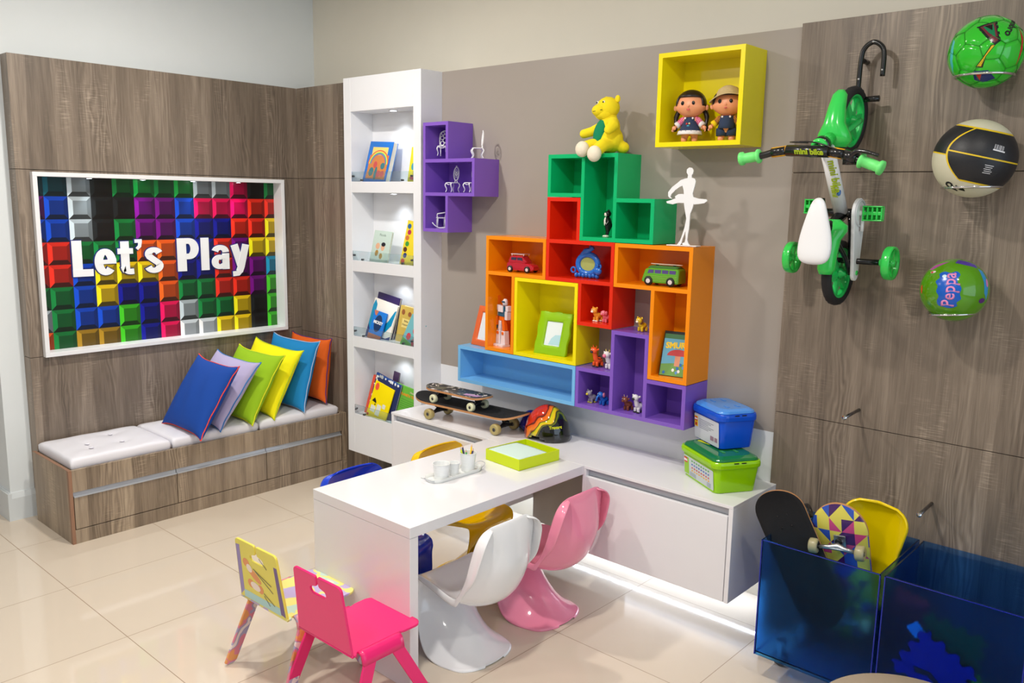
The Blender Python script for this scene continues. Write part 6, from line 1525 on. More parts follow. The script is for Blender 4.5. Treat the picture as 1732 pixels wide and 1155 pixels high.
# the wall hook that carries it
t = thing('bike_hook', 'black J-shaped wall hook holding the bicycle by its front wheel', 'wall hook', (3.545, -0.0125, 2.02))
hk = [(-0.015, -0.066, 0.070), (-0.013, -0.066, 0.10), (-0.011, -0.066, 0.19), (-0.002, -0.066, 0.232), (0.028, -0.066, 0.251), (0.058, -0.066, 0.232), (0.066, -0.066, 0.20), (0.066, -0.066, 0.135)]
bm = new(); tube(bm, smooth_path(hk, 6), 0.0085, 12); hk_ = finish('hook', bm, BKK, t, smooth=True)
bm = new(); tube(bm, [(-0.013, 0, 0.195), (-0.013, -0.060, 0.195)], 0.009, 12); finish('standoff', bm, BKK, t, smooth=True)
bm = new(); tube(bm, [(-0.012, -0.060, 0.062), (0.060, -0.060, 0.062)], [0.0085, 0.0105], 12); finish('cross_peg', bm, BKK, t, smooth=True)
for p in ((-0.011, -0.075, 0.13), (0.028, -0.075, 0.251), (0.066, -0.075, 0.155)):
    bm = new(); ball(bm, p, (0.0035, 0.0015, 0.0035)); finish('screw', bm, CHROME, hk_, smooth=True)
# ================================================================== SKATEBOARDS
DECKWOOD = mat('maple_edge', (196, 140, 92), 0.5, var=0.05); GRIPT = mat('grip_tape', (26, 25, 27), 0.9, bump=0.5, bscale=900); TRUCK = mat('truck_metal', (176, 178, 182), 0.3, 0.9); DTR = mat('truck_dark', (46, 46, 50), 0.4, 0.6)
def deck_mesh(bm, L_, W_, th, kick, mi_top, mi_edge, mi_bot, z0):
    """popsicle deck along x; returns grid functions"""
    N, K = 44, 10
    def prof(u):
        ax = abs(u); z = 0.0; s0 = 0.62
        if ax > s0: q = (ax-s0)/(1-s0); z = kick*q*q
        return z
    def half(u):
        ax = abs(u); lim = 1-W_/L_
        if ax <= lim: return W_/2
        q = (ax-lim)/(1-lim); return W_/2*math.sqrt(max(0.0, 1-q*q))
    top, bot = [], []
    for i in range(N+1):
        u = sin(pi/2*(-1+2*i/N)) if True else -1+2*i/N
        u *= 0.9995; hw = half(u)
        rt, rb = [], []
        for j in range(K+1):
            v = -1+2*j/K; conc = 0.006*v*v*(1-abs(u)**4)
            rt.append(bm.verts.new((u*L_/2, v*hw, z0+prof(u)+conc+th))); rb.append(bm.verts.new((u*L_/2, v*hw, z0+prof(u)+conc)))
        top.append(rt); bot.append(rb)
    for i in range(N):
        for j in range(K):
            f = bm.faces.new([top[i][j], top[i+1][j], top[i+1][j+1], top[i][j+1]]); f.material_index = mi_top; f.smooth = True
            f = bm.faces.new([bot[i][j], bot[i][j+1], bot[i+1][j+1], bot[i+1][j]]); f.material_index = mi_bot; f.smooth = True
        for j in (0, K):
            f = bm.faces.new([top[i][j], top[i+1][j], bot[i+1][j], bot[i][j]]); f.material_index = mi_edge
    for i in (0, N):
        for j in range(K):
            f = bm.faces.new([top[i][j], top[i][j+1], bot[i][j+1], bot[i][j]]); f.material_index = mi_edge
def skateboard(label, M, L_, W_, wheel_rgb, grip, bottom, wr=0.027, ww=0.032, kick=0.035, base=0.42, deck_z=0.080, tm=None, cat='skateboard'):
    t = thing('skateboard', label, cat); t.matrix_world = M
    bm = new(); deck_mesh(bm, L_, W_, 0.010, kick, 0, 1, 2, deck_z)
    dk = finish('deck', bm, [grip, DECKWOOD, bottom], t, recalc=True)
    wm = mat('wheel_%d_%d_%d' % wheel_rgb, wheel_rgb, 0.3, coat=0.2)
    for s in (-1, 1):
        x = s*base*L_/2*1.25
        bm = new(); box(bm, x-0.026, x+0.026, -0.020, 0.020, deck_z-0.006, deck_z-0.0005); finish('base_plate', bm, tm or TRUCK, t, bevel=0.001)
        aw = W_/2-ww-0.004
        bm = new(); tube(bm, [(x, -aw, wr), (x, -aw*0.45, wr+0.006), (x, 0, wr+0.016), (x, aw*0.45, wr+0.006), (x, aw, wr)], [0.007, 0.009, 0.014, 0.009, 0.007], 10)
        tube(bm, [(x, 0, wr+0.014), (x-s*0.012, 0, deck_z-0.004)], [0.012, 0.010], 10); tube(bm, [(x, -W_/2+0.002, wr), (x, W_/2-0.002, wr)], 0.0035, 8)
        tk = finish('truck', bm, tm or TRUCK, t, smooth=True)
        bm = new(); lathe(bm, [(0.010, -0.004), (0.013, 0.0), (0.010, 0.006)], 12, M=Matrix.Translation((x+s*0.012, 0, wr+0.026))); finish('bushing', bm, BLACK, tk, smooth=True)
        for q in (-1, 1):
            Mw = Matrix.Translation((x, q*(W_/2-ww/2-0.001), wr)) @ Matrix.Rotation(radians(90), 4, 'X')
            bm = new(); h = ww/2; lathe(bm, [(wr*0.42, -h*0.8), (wr*0.75, -h), (wr*0.95, -h*0.8), (wr, -h*0.4), (wr, h*0.4), (wr*0.95, h*0.8), (wr*0.75, h), (wr*0.42, h*0.8)], 24, M=Mw); wh = finish('wheel', bm, wm, t, smooth=True)
            bm = new(); lathe(bm, [(0.0, -h*0.9), (wr*0.12, -h*0.9), (wr*0.40, -h*0.78), (wr*0.40, h*0.78), (wr*0.12, h*0.9), (0.0, h*0.9)], 14, M=Mw, cap=False); finish('bearing', bm, mat('bearing', (90, 88, 84), 0.4, 0.6), wh, smooth=True)
    for s in (-1, 1):
        bm = new()
        for a in (-0.022, 0.022):
            for b_ in (-0.018, 0.018): ball(bm, (s*base*L_/2*1.25+a, b_, deck_z+0.0103+0.001), (0.003, 0.003, 0.001), seg=8, rings=4)
        o_ = finish('bolts', bm, mat('bolt_dark', (60, 56, 54), 0.4, 0.7), dk, smooth=True)
    return t, dk
CTOP = 0.606
Mb = Matrix.Translation((1.808, -0.243, CTOP+0.0005)) @ Matrix.Rotation(radians(3.5), 4, 'Z')
skateboard('long black-topped skateboard standing on the white counter', Mb, 0.700, 0.175, (176, 160, 104), GRIPT, DECKWOOD, wr=0.0275, deck_z=0.075, kick=0.030, base=0.50, tm=DTR)
m_ = doodle_mat('skate_print', (30, 28, 30), (44, 40, 40), (120, 116, 100), 34)
Ms = Matrix.Translation((1.742, -0.262, CTOP+0.0005+0.0855+0.0005)) @ Matrix.Rotation(radians(1.5), 4, 'Z')
t, dk = skateboard('small printed skateboard stacked on top of the long one', Ms, 0.415, 0.125, (222, 222, 186), m_, DECKWOOD, wr=0.0225, ww=0.024, deck_z=0.058, kick=0.014, base=0.50, tm=DTR)
poly_part(dk, 'printed_shape', [ell(-0.13, 0.0, 0.035, 0.03)], (90, 86, 66), 0.0006, Matrix.Translation((0, 0, 0.0695)))
poly_part(dk, 'printed_shape', [[(0.06, -0.03), (0.14, -0.02), (0.15, 0.01), (0.05, 0.0)]], (196, 150, 190), 0.0006, Matrix.Translation((0, 0, 0.0705)))

# ================================================================== HELMETS
def helmet(label, loc, rz, m_, r=(0.098, 0.078, 0.115), cut=0.0, sc=1.0, tw=False):
    t = thing('helmet', label, 'helmet', loc, rz, scale=sc)
    bm = new(); bmesh.ops.create_uvsphere(bm, u_segments=56, v_segments=36, radius=1.0)
    dele = []
    for v in bm.verts:
        x, y, z = v.co
        v.co = Vector((x*r[0]*(1-0.06*z), y*r[1], z*r[2]+0.012))
    for f in bm.faces:
        c = f.calc_center_median()
        if c.z < 0.012-0.010+0.016*max(0.0, 1-((c.x+0.01)/0.045)**2)*(1 if True else 0)-0.006: dele.append(f)
    bmesh.ops.delete(bm, geom=dele, context='FACES')
    zs_ = min(v.co.z for v in bm.verts)
    for v in bm.verts: v.co.z -= zs_
    sh = finish('shell', bm, m_, t, smooth=True, solid=0.006)
    bm = new(); bmesh.ops.create_uvsphere(bm, u_segments=28, v_segments=18, radius=1.0)
    for v in bm.verts: v.co = Vector((v.co.x*r[0]*0.9, v.co.y*r[1]*0.9, v.co.z*r[2]*0.9+0.010-zs_))
    bmesh.ops.delete(bm, geom=[f for f in bm.faces if f.calc_center_median().z < 0.020], context='FACES')
    finish('lining', bm, mat('helmet_lining', (24, 24, 26), 0.9), t, smooth=True, solid=0.004)
    return t, sh
hm = bpy.data.materials.new('flame_helmet'); hm.use_nodes = True; nt = hm.node_tree; b_ = nt.nodes['Principled BSDF']
tc = nd(nt, 'ShaderNodeTexCoord'); sp = nd(nt, 'ShaderNodeSeparateXYZ'); nt.links.new(tc.outputs['Object'], sp.inputs[0])
MN = lambda op, a, c=None, d=None: math_node(nt, op, a, c, d)
ns = nd(nt, 'ShaderNodeTexNoise'); ns.inputs['Scale'].default_value = 9; ns.inputs['Detail'].default_value = 1.5; nt.links.new(tc.outputs['Object'], ns.inputs['Vector'])
swirl = MN('ADD', MN('MULTIPLY', sp.outputs[0], 10.0), MN('ADD', MN('MULTIPLY', sp.outputs[2], -7.0), MN('MULTIPLY', ns.outputs['Fac'], 3.2)))
cr = nd(nt, 'ShaderNodeValToRGB'); nt.links.new(MN('MULTIPLY', MN('ADD', swirl, 0.2), 0.40), cr.inputs[0]); cr.color_ramp.interpolation = 'LINEAR'
els = [(0.0, (150, 20, 10)), (0.22, (206, 44, 16)), (0.30, (16, 12, 10)), (0.34, (226, 90, 16)), (0.48, (236, 130, 20)), (0.52, (16, 14, 10)), (0.56, (206, 200, 10)), (0.66, (230, 190, 10)), (0.70, (12, 12, 12)), (0.74, (120, 130, 10)), (0.77, (10, 10, 11)), (1.0, (9, 9, 10))]
cr.color_ramp.elements[0].position = els[0][0]; cr.color_ramp.elements[0].color = srgb(*els[0][1]); cr.color_ramp.elements[1].position = 1.0; cr.color_ramp.elements[1].color = srgb(*els[-1][1])
for p_, c_ in els[1:-1]:
    e = cr.color_ramp.elements.new(p_); e.color = srgb(*c_)
nt.links.new(cr.outputs[0], b_.inputs['Base Color']); b_.inputs['Roughness'].default_value = 0.08; b_.inputs['Coat Weight'].default_value = 0.6
MATS['flame_helmet'] = hm
t, sh = helmet('black helmet with red, orange and yellow flames on the counter', (2.232, -0.155, CTOP+0.003), radians(8), hm, sc=1.14)
D_ = toward((2.238, -0.145, 0.68)); 
M2 = Matrix.Rotation(-radians(8), 4, 'Z')
text_obj('lettering', 'Traxart', 0.017, M2 @ basis((0.0815, -0.049, 0.060), (0.62, 0.78, 0.06), (-0.06, 0.03, 1.0)), mat('ink_lime', (214, 216, 20), 0.3), sh, extrude=0.0008, offset=0.0006)
bm = new()
for k in range(7): ball(bm, (0.040+0.012*(k % 3), -0.0685+0.008*(k % 3), 0.022+0.008*k), (0.0032, 0.002, 0.0026), seg=8, rings=6)
finish('vent_holes', bm, mat('vent_gloss', (60, 60, 64), 0.1), sh, smooth=True)
helmet('small dark blue helmet behind the flame helmet', (2.085, -0.100, CTOP+0.003), radians(-20), mat('helmet_blue', (12, 22, 150), 0.12, coat=0.5), r=(0.072, 0.058, 0.082), sc=0.95)

# ================================================================== TABLE ITEMS
def obx(name, m_, b_, parent, M=None, bev=0.0012):
    bm = new(); box(bm, *b_, M=M); return finish(name, bm, m_, parent, bevel=bev)
# lime paper tray
LIME = mat('lime_card', (204, 222, 14), 0.45)
ang = math.atan2(-0.386+0.625, 2.459-2.472)   # right side runs into the room depth
t = thing('paper_tray', 'lime green open box holding a stack of paper on desk', 'tray', (2.472, -0.627, CTOP+0.0008), radians(84.5))
# local x runs away along the right side, local y to the left
LX, LY, H_ = 0.238, 0.212, 0.048
obx('base', LIME, (0, LX, 0, LY, 0, 0.003), t)
obx('side', LIME, (0, 0.004, 0, LY, 0.003, H_), t); obx('side', LIME, (LX-0.004, LX, 0, LY, 0.003, H_), t)
obx('side', LIME, (0.004, LX-0.004, 0, 0.004, 0.003, H_), t); obx('side', LIME, (0.004, LX-0.004, LY-0.004, LY, 0.003, H_), t)
tag_paper = thing('paper_stack', 'stack of pale mint paper in the lime green box', 'paper', (2.472, -0.627, CTOP+0.0045), radians(84.5))
bm = new(); N = 14; g_ = {}
for i in range(N+1):
    for j in range(N+1):
        x = 0.008+(0.168)*i/N; y = 0.008+(LY-0.016)*j/N
        g_[i, j] = bm.verts.new((x, y, 0.0395+0.003*sin(x*16+0.6)+0.0035*sin(y*14)*(i/N)))
for i in range(N):
    for j in range(N): bm.faces.new([g_[i, j], g_[i+1, j], g_[i+1, j+1], g_[i, j+1]])
finish('top_sheet', bm, mat('paper_mint', (206, 230, 222), 0.8), tag_paper, smooth=True, solid=0.0006)
obx('sheets', mat('paper_white', (240, 232, 226), 0.8), (0.008, 0.182, 0.008, LY-0.008, 0.0, 0.034), tag_paper)
# oval tray
TR = mat('zinc_white', (226, 228, 226), 0.35)
tc_ = ((2.275+2.366)/2-0.005, -0.850)
t = thing('oval_tray', 'long white oval metal tray with wire handles on desk', 'tray', (tc_[0], tc_[1], CTOP+0.0006), radians(88))
def oval(L_, W_, n=20):
    r = W_/2; pts = []
    for s in (1, -1):
        for k in range(n+1):
            a = radians(-90+180*k/n) if s > 0 else radians(90+180*k/n)
            pts.append((s*(L_/2-r)+r*cos(a), r*sin(a)))
    return pts
bm = new()
rings = [[Vector((x, y, 0)) for x, y in oval(0.268, 0.082)], [Vector((x, y, 0.016)) for x, y in oval(0.280, 0.094)], [Vector((x, y, 0.0165)) for x, y in oval(0.277, 0.091)], [Vector((x, y, 0.002)) for x, y in oval(0.264, 0.078)]]
ring_loft(bm, rings, False); bm.faces.new([bm.verts.new((x, y, 0.002)) for x, y in oval(0.264, 0.078)]); bm.faces.new([bm.verts.new((x, y, 0.0)) for x, y in oval(0.268, 0.082)][::-1])
finish('tray', bm, TR, t, smooth=False)
for s in (-1, 1):
    bm = new(); tube(bm, smooth_path([(s*0.128, -0.028, 0.008), (s*0.142, -0.026, 0.012), (s*0.158, -0.018, 0.020), (s*0.162, 0, 0.022), (s*0.158, 0.018, 0.020), (s*0.142, 0.026, 0.012), (s*0.128, 0.028, 0.008)], 4), 0.0014, 6); finish('handle', bm, ALU, t, smooth=True)
def cup(label, x, y, r, h, z=CTOP+0.0030, group=None):
    t = thing('metal_cup', label, 'cup', (x, y, z), group=group)
    prof = [(0.0, 0.0), (r*0.80, 0.0)]
    for k in range(1, 18):
        f = k/18; prof.append((r*(0.80+0.20*f)+0.0009*(1 if k % 3 == 0 else 0), h*f))
    prof += [(r, h*0.985), (r+0.0022, h*0.99), (r+0.0022, h), (r-0.0012, h), (r*0.99-0.0012, h*0.96), (r*0.80-0.001, 0.002), (0.0, 0.002)]
    bm = new(); lathe(bm, prof, 36, cap=False); finish('cup', bm, mat('cup_white', (236, 238, 238), 0.35), t, smooth=True)
    return t
cup('large empty white ribbed cup at the near end of tray', 2.322, -0.925, 0.0345, 0.066)
cup('smallest white cup in the middle of the oval tray', 2.318, -0.852, 0.0225, 0.052)
cup('tall white ribbed cup full of pencils on the oval tray', 2.318, -0.772, 0.0340, 0.078)
PCOL = [('lime green pencil leaning left in the pencil cup', (190, 214, 20), -0.024, 0.004, -22, 0.098), ('dark blue pencil with pale tip in the pencil cup', (28, 34, 80), -0.012, -0.006, -14, 0.108), ('thick yellow pencil standing in the pencil cup', (250, 196, 10), 0.006, 0.004, 9, 0.110),
        ('short green pencil in front in the pencil cup', (60, 160, 70), 0.002, -0.012, -4, 0.088), ('navy pencil leaning right in the pencil cup', (30, 34, 90), 0.015, 0.0, 15, 0.095)]
for lb, cc, dx, dy, tilt, L_ in PCOL:
    t = thing('pencil', lb, 'pencil', (2.318+dx*0.35, -0.772+dy*0.5, CTOP+0.0065), rot=(0, radians(tilt*0.75), radians(45)))
    bm = new(); lathe(bm, [(0.0036, 0), (0.0036, L_-0.012)], 6); finish('barrel', bm, mat('pencil_%d_%d_%d' % cc, cc, 0.4), t)
    bm = new(); lathe(bm, [(0.0036, L_-0.012), (0.0012, L_-0.003)], 12, cap=False); finish('sharpened_wood', bm, mat('pencil_wood', (226, 180, 140), 0.7), t, smooth=True)
    bm = new(); lathe(bm, [(0.0012, L_-0.003), (0.0, L_)], 8, cap=False); finish('lead', bm, mat('pencil_%d_%d_%d' % cc, cc, 0.4), t, smooth=True)

# ================================================================== BRICK BOXES
def brick_box(label, M, L_, W_, H_, body, rim, lid, lid_top, blur=0.012, taper=0.86, lidh=0.018, green=False):
    t = thing('toy_brick_box', label, 'storage box'); t.matrix_world = M
    def rr_(l, w, r, z, dx=0, bow=0.0):
        pts = rrect(l, w, r, 5)
        return [Vector((x, y-(bow*(1-(2*x/l)**2) if y < 0 else 0), z)) for x, y in pts]
    bm = new(); ring_loft(bm, [rr_(L_*taper, W_*taper, 0.022, 0), rr_(L_*(taper+0.01), W_*(taper+0.01), 0.024, 0.004), rr_(L_*0.965, W_*0.95, 0.026, H_*0.86)]); bd = finish('tub', bm, body, t, smooth=False, bevel=0.002, angle=50)
    for p in bd.data.polygons: p.use_smooth = abs(p.normal.z) < 0.5
    bm = new(); ring_loft(bm, [rr_(L_*0.975, W_*0.97, 0.028, H_*0.80, bow=0.006), rr_(L_*1.01, W_*1.01, 0.032, H_*0.80, bow=0.008), rr_(L_*1.02, W_*1.02, 0.034, H_*0.92, bow=0.010), rr_(L_*1.0, W_*1.0, 0.034, H_, bow=0.010), rr_(L_*0.97, W_*0.96, 0.032, H_, bow=0.008)]); rm = finish('rim', bm, rim, t, smooth=False, bevel=0.0025, angle=25)
    bm = new(); ring_loft(bm, [rr_(L_*0.965, W_*0.955, 0.032, H_+0.0003, bow=0.007), rr_(L_*0.94, W_*0.92, 0.032, H_+lidh*0.55, bow=0.005), rr_(L_*0.80, W_*0.74, 0.03, H_+lidh)]); ld = finish('lid', bm, lid, t, smooth=False, bevel=0.003, angle=15, seg=3)
    bm = new()
    for sx in (-0.22, 0.22):
        for sy in (-0.14, 0.14): box(bm, L_*sx-0.014, L_*sx+0.014, W_*sy-0.006, W_*sy+0.006, H_+lidh, H_+lidh+0.002)
    finish('lid_studs', bm, lid_top, ld, bevel=0.001)['kind'] = 'stuff'
    # clip slots on the end face
    for dy in (-0.016, 0.016):
        bm = new(); box(bm, L_*0.508, L_*0.512, dy-0.010, dy+0.010, H_*0.955, H_*0.985); finish('clip_slot', bm, BLACK, rm)
    return t, bd
def label_frame(L_, W_, H_, taper):
    # front face is y<0, sloping outwards with height
    y0_, y1_ = -W_*taper/2, -W_*0.95/2
    ey = Vector((0, (y1_-y0_), H_*0.86)).normalized()
    return basis((0, (y0_+y1_)/2-0.0012, H_*0.43), (1, 0, 0), ey), (H_*0.86/ey.z)
c_, s_ = cos(radians(-32)), sin(radians(-32))
GL_, GW_, GH_ = 0.300, 0.205, 0.128
Fg = Vector((3.193, -0.297, 0)); e1 = Vector((-0.848, 0.53, 0)); e2 = Vector((0.53, 0.848, 0))
gc = Fg+e1*GL_*0.43+e2*GW_*0.43
Mg = Matrix.Translation((gc.x, gc.y, CTOP+0.0008)) @ Matrix.Rotation(radians(-32), 4, 'Z')
t, bd = brick_box('lime green toy brick box under the blue one on counter', Mg, GL_, GW_, GH_, mat('tub_lime', (150, 206, 0), 0.2), mat('tub_lime', (150, 206, 0), 0.2), mat('lid_clear_green', (26, 118, 60), 0.08, coat=0.4), mat('lid_green_stud', (60, 150, 70), 0.15))
ML, hh = label_frame(GL_, GW_, GH_, 0.86)
lab = poly_part(bd, 'label_sticker', [rrect(GL_*0.80, GH_*0.62, 0.006, 3, 0, -0.006)], (196, 204, 206), 0.0005, ML, rough=0.25)
poly_part(lab, 'printed_panel', [rect(-GL_*0.40+0.004, -GL_*0.26, -0.042, 0.028)], (150, 200, 40), 0.0004, ML @ Z_(0.0006))
poly_part(lab, 'logo_square', [rect(-GL_*0.385, -GL_*0.30, 0.004, 0.026)], (210, 30, 30), 0.0004, ML @ Z_(0.0011))
text_obj('lettering', 'LEGO', 0.0115, ML @ Matrix.Translation((-GL_*0.3425, 0.011, 0.0018)), mat('ink_white', (245, 245, 245), 0.4), lab, extrude=0.0003, offset=0.0007)
for r_, (yy, cc) in enumerate(((0.022, (60, 160, 60)), (0.008, (40, 90, 190)), (-0.006, (210, 50, 40)), (-0.018, (236, 170, 20)))):
    poly_part(lab, 'printed_shape', [rect(-0.055+k*0.019, -0.045+k*0.019, yy-0.0028, yy+0.0028) for k in range(8)], cc, 0.0004, ML @ Z_(0.0007))
poly_part(lab, 'printed_panel', [rect(-0.07, -0.02, -0.042, -0.026), rect(0.07, 0.10, -0.042, -0.024)], (160, 170, 180), 0.0004, ML @ Z_(0.0007))
# bricks seen through the lid
t2 = thing('toy_brick', 'yellow toy brick showing under the green lid', 'toy brick'); t2.matrix_world = Mg @ Matrix.Translation((-0.075, -0.018, GH_+0.010)) @ Matrix.Rotation(0.3, 4, 'Z')
obx('brick', mat('brick_yellow', (206, 204, 30), 0.25), (-0.034, 0.034, -0.022, 0.022, 0, 0.010), t2)
t2 = thing('toy_brick', 'orange toy brick showing under the green lid', 'toy brick'); t2.matrix_world = Mg @ Matrix.Translation((-0.018, -0.048, GH_+0.008)) @ Matrix.Rotation(-0.2, 4, 'Z')
obx('brick', mat('brick_orange', (216, 110, 30), 0.25), (-0.022, 0.022, -0.007, 0.007, 0, 0.008), t2)
BL_, BW2, BH_ = 0.232, 0.172, 0.142
Bf = Vector((3.150, -0.205, 0)); bc = Bf+e1*BL_*0.43+e2*BW2*0.43
Mbx = Matrix.Translation((bc.x, bc.y, CTOP+0.0008+GH_+0.0215)) @ Matrix.Rotation(radians(-30), 4, 'Z')
t, bd = brick_box('blue toy brick box stacked on top of the lime green one', Mbx, BL_, BW2, BH_, mat('tub_blue', (8, 80, 206), 0.2), mat('tub_blue', (8, 80, 206), 0.2), mat('lid_blue', (74, 146, 230), 0.08, coat=0.4), mat('lid_blue', (74, 146, 230), 0.08))
ML, hh = label_frame(BL_, BW2, BH_, 0.86)
lab = poly_part(bd, 'label_sticker', [rrect(BL_*0.80, BH_*0.72, 0.005, 3, 0, -0.006)], (202, 206, 214), 0.0005, ML, rough=0.25)
poly_part(lab, 'printed_panel', [rect(-BL_*0.40+0.001, -BL_*0.285, -0.010, 0.034)], (240, 200, 20), 0.0004, ML @ Z_(0.0006))
poly_part(lab, 'logo_square', [rect(-BL_*0.385, -BL_*0.30, 0.014, 0.030)], (210, 30, 30), 0.0004, ML @ Z_(0.0011))
text_obj('lettering', 'LEGO', 0.0085, ML @ Matrix.Translation((-BL_*0.3425, 0.019, 0.0018)), mat('ink_white', (245, 245, 245), 0.4), lab, extrude=0.0003, offset=0.0005)
poly_part(lab, 'printed_shape', [rect(-BL_*0.37, -BL_*0.31, -0.006, 0.006)], (190, 50, 20), 0.0004, ML @ Z_(0.0011))
poly_part(lab, 'printed_line', [rect(-0.055, 0.055-(k % 3)*0.02, 0.026-k*0.007, 0.028-k*0.007) for k in range(6)], (120, 126, 140), 0.0004, ML @ Z_(0.0007))
poly_part(lab, 'printed_panel', [rect(0.03, 0.055, -0.040, -0.022), rect(0.062, 0.082, -0.040, -0.022)], (150, 120, 140), 0.0004, ML @ Z_(0.0007))

# ================================================================== BLUE ROLLING BINS
def frosted(name, rgb, rough, tint=0.75):
    m = mat(name, rgb, rough, trans=tint, ior=1.18); return m
BINF = frosted('bin_frosted_blue', (96, 190, 255), 0.32, 1.0); BINC = frosted('bin_clear_blue', (132, 190, 255), 0.06, 0.98)
EDGE = mat('bin_edge_blue', (10, 36, 150), 0.15)
def rolling_bin(label, x0, x1, y0_, y1_, z0_, z1_):
    t = thing('rolling_bin', label, 'bin', (x0, y0_, 0))
    W_, D_ = x1-x0, y1_-y0_; th = 0.005
    for nm, b_, mm in (('front_panel', (0, W_, 0, th, z0_, z1_), BINF), ('back_panel', (0, W_, D_-th, D_, z0_, z1_), BINC), ('side_panel', (0, th, th, D_-th, z0_, z1_), BINC), ('side_panel', (W_-th, W_, th, D_-th, z0_, z1_), BINC), ('bottom_panel', (th, W_-th, th, D_-th, z0_+0.008, z0_+0.013), BINC)):
        p_ = obx(nm, mm, b_, t, bev=0.0006)
        if nm == 'front_panel':
            for (a, b2) in (((0, 0.004), (z0_, z1_)), ((W_-0.004, W_), (z0_, z1_))): obx('polished_edge', EDGE, (a[0], a[1], -0.0008, 0.0, b2[0], b2[1]), p_, bev=0)
            obx('polished_edge', EDGE, (0, W_, -0.0008, 0, z1_-0.003, z1_), p_, bev=0)
    for cx in (0.035, W_-0.035):
        for cy in (0.16, D_-0.05):
            bm = new(); Mw = Matrix.Translation((cx, cy, 0.030)) @ Matrix.Rotation(radians(90), 4, 'X'); lathe(bm, [(0.0, -0.010), (0.028, -0.010), (0.030, 0), (0.028, 0.010), (0.0, 0.010)], 20, M=Mw)
            ca = finish('caster', bm, mat('caster_grey', (120, 122, 126), 0.3, 0.5), t, smooth=True)
            bm = new(); box(bm, cx-0.018, cx+0.018, cy-0.018, cy+0.018, z0_-0.004, z0_); box(bm, cx-0.008, cx+0.008, cy-0.016, cy-0.012, 0.030, z0_-0.004); box(bm, cx-0.008, cx+0.008, cy+0.012, cy+0.016, 0.030, z0_-0.004); finish('caster_fork', bm, CHROME, ca)
    return t
X1_, Y1_ = 3.455, -0.430
rolling_bin('blue frosted rolling bin full of skateboards beside the cabinet', X1_, X1_+0.412, Y1_, -0.030, 0.100, 0.540)
X2_ = X1_+0.424
rolling_bin('blue frosted rolling bin of foam puzzle pieces at right edge', X2_, X2_+0.412, Y1_, -0.030, 0.100, 0.540)
# foam puzzle tiles inside the second bin
def puzzle(label, loc, rot, rgb, s=0.14):
    n = 16; pts = []
    for side in range(4):
        for k in range(n):
            f = k/n*2-1; tab = 0.10*s*(1 if int(k/2.0) % 2 else 0)
            d = s/2-0.10*s+tab; x, y = f*s/2, -d
            a = side*pi/2; pts.append((x*cos(a)-y*sin(a), x*sin(a)+y*cos(a)))
    t = thing('foam_tile', label, 'foam tile', loc, rot=rot)
    bm = new(); prism(bm, pts, -0.004, 0.004, 'xz'); finish('tile', bm, mat('foam_%d_%d_%d' % rgb, rgb, 0.8), t)
    return t
t = puzzle('deep blue foam tile with cogged edge pressed against bin front', (X2_+0.165, Y1_+0.022, 0.270), (radians(4), radians(30), 0), (8, 24, 160), 0.20)
poly_part(t, 'cut_slot', [[(-0.045, -0.035), (-0.030, -0.05), (0.0, -0.03), (0.045, -0.035), (0.05, -0.022), (0.0, -0.012), (-0.015, -0.02)]], (120, 20, 50), 0.001, Matrix(((1,0,0,0),(0,0,1,-0.0055),(0,1,0,0),(0,0,0,1))))
puzzle('dark green foam tile behind the deep blue one in the bin', (X2_+0.200, Y1_+0.045, 0.345), (radians(8), radians(10), 0), (8, 90, 60), 0.19)
puzzle('lime foam tile low at the right in the second bin', (X2_+0.315, Y1_+0.030, 0.215), (radians(6), radians(24), 0), (120, 170, 40), 0.14)
puzzle('dark red foam tile high at the left in the second bin', (X2_+0.065, Y1_+0.060, 0.43), (radians(5), radians(12), 0), (150, 30, 60), 0.11)
puzzle('small sky blue foam tile in the second bin', (X2_+0.10, Y1_+0.040, 0.375), (radians(5), radians(45), 0), (60, 190, 250), 0.045)
puzzle('purple foam tile at lower left in the second bin', (X2_+0.045, Y1_+0.040, 0.16), (radians(5), radians(20), 0), (90, 30, 130), 0.07)
# skateboards standing in the first bin
def stand(center_top, lean_dir, right, L_, top_of='nose'):
    pass
def board_frame(tip, down, normal):
    """deck along local x with +x end at tip; local z = normal of the grip side"""
    ex = (-Vector(down)).normalized(); ez = Vector(normal); ez = (ez-ex*ez.dot(ex)).normalized(); ey = ez.cross(ex)
    return Matrix((ex, ey, ez)).transposed().to_4x4()
def put_board(label, tip, down, normal, L_, W_, wheel, grip, bottom, **k):
    m = board_frame(tip, down, normal); m.translation = Vector(tip)-m.to_3x3() @ Vector((L_/2, 0, k.get('deck_z', 0.08)+k.get('kick', 0.035)))
    return skateboard(label, m, L_, W_, wheel, grip, bottom, **k)
put_board('black-topped skateboard standing at the left in the blue bin', (3.452, -0.385, 0.708), (0.48, 0.14, -1), (0.22, -0.97, 0.0), 0.52, 0.175, (30, 30, 34), GRIPT, DECKWOOD, deck_z=0.070, kick=0.03, tm=TRUCK)
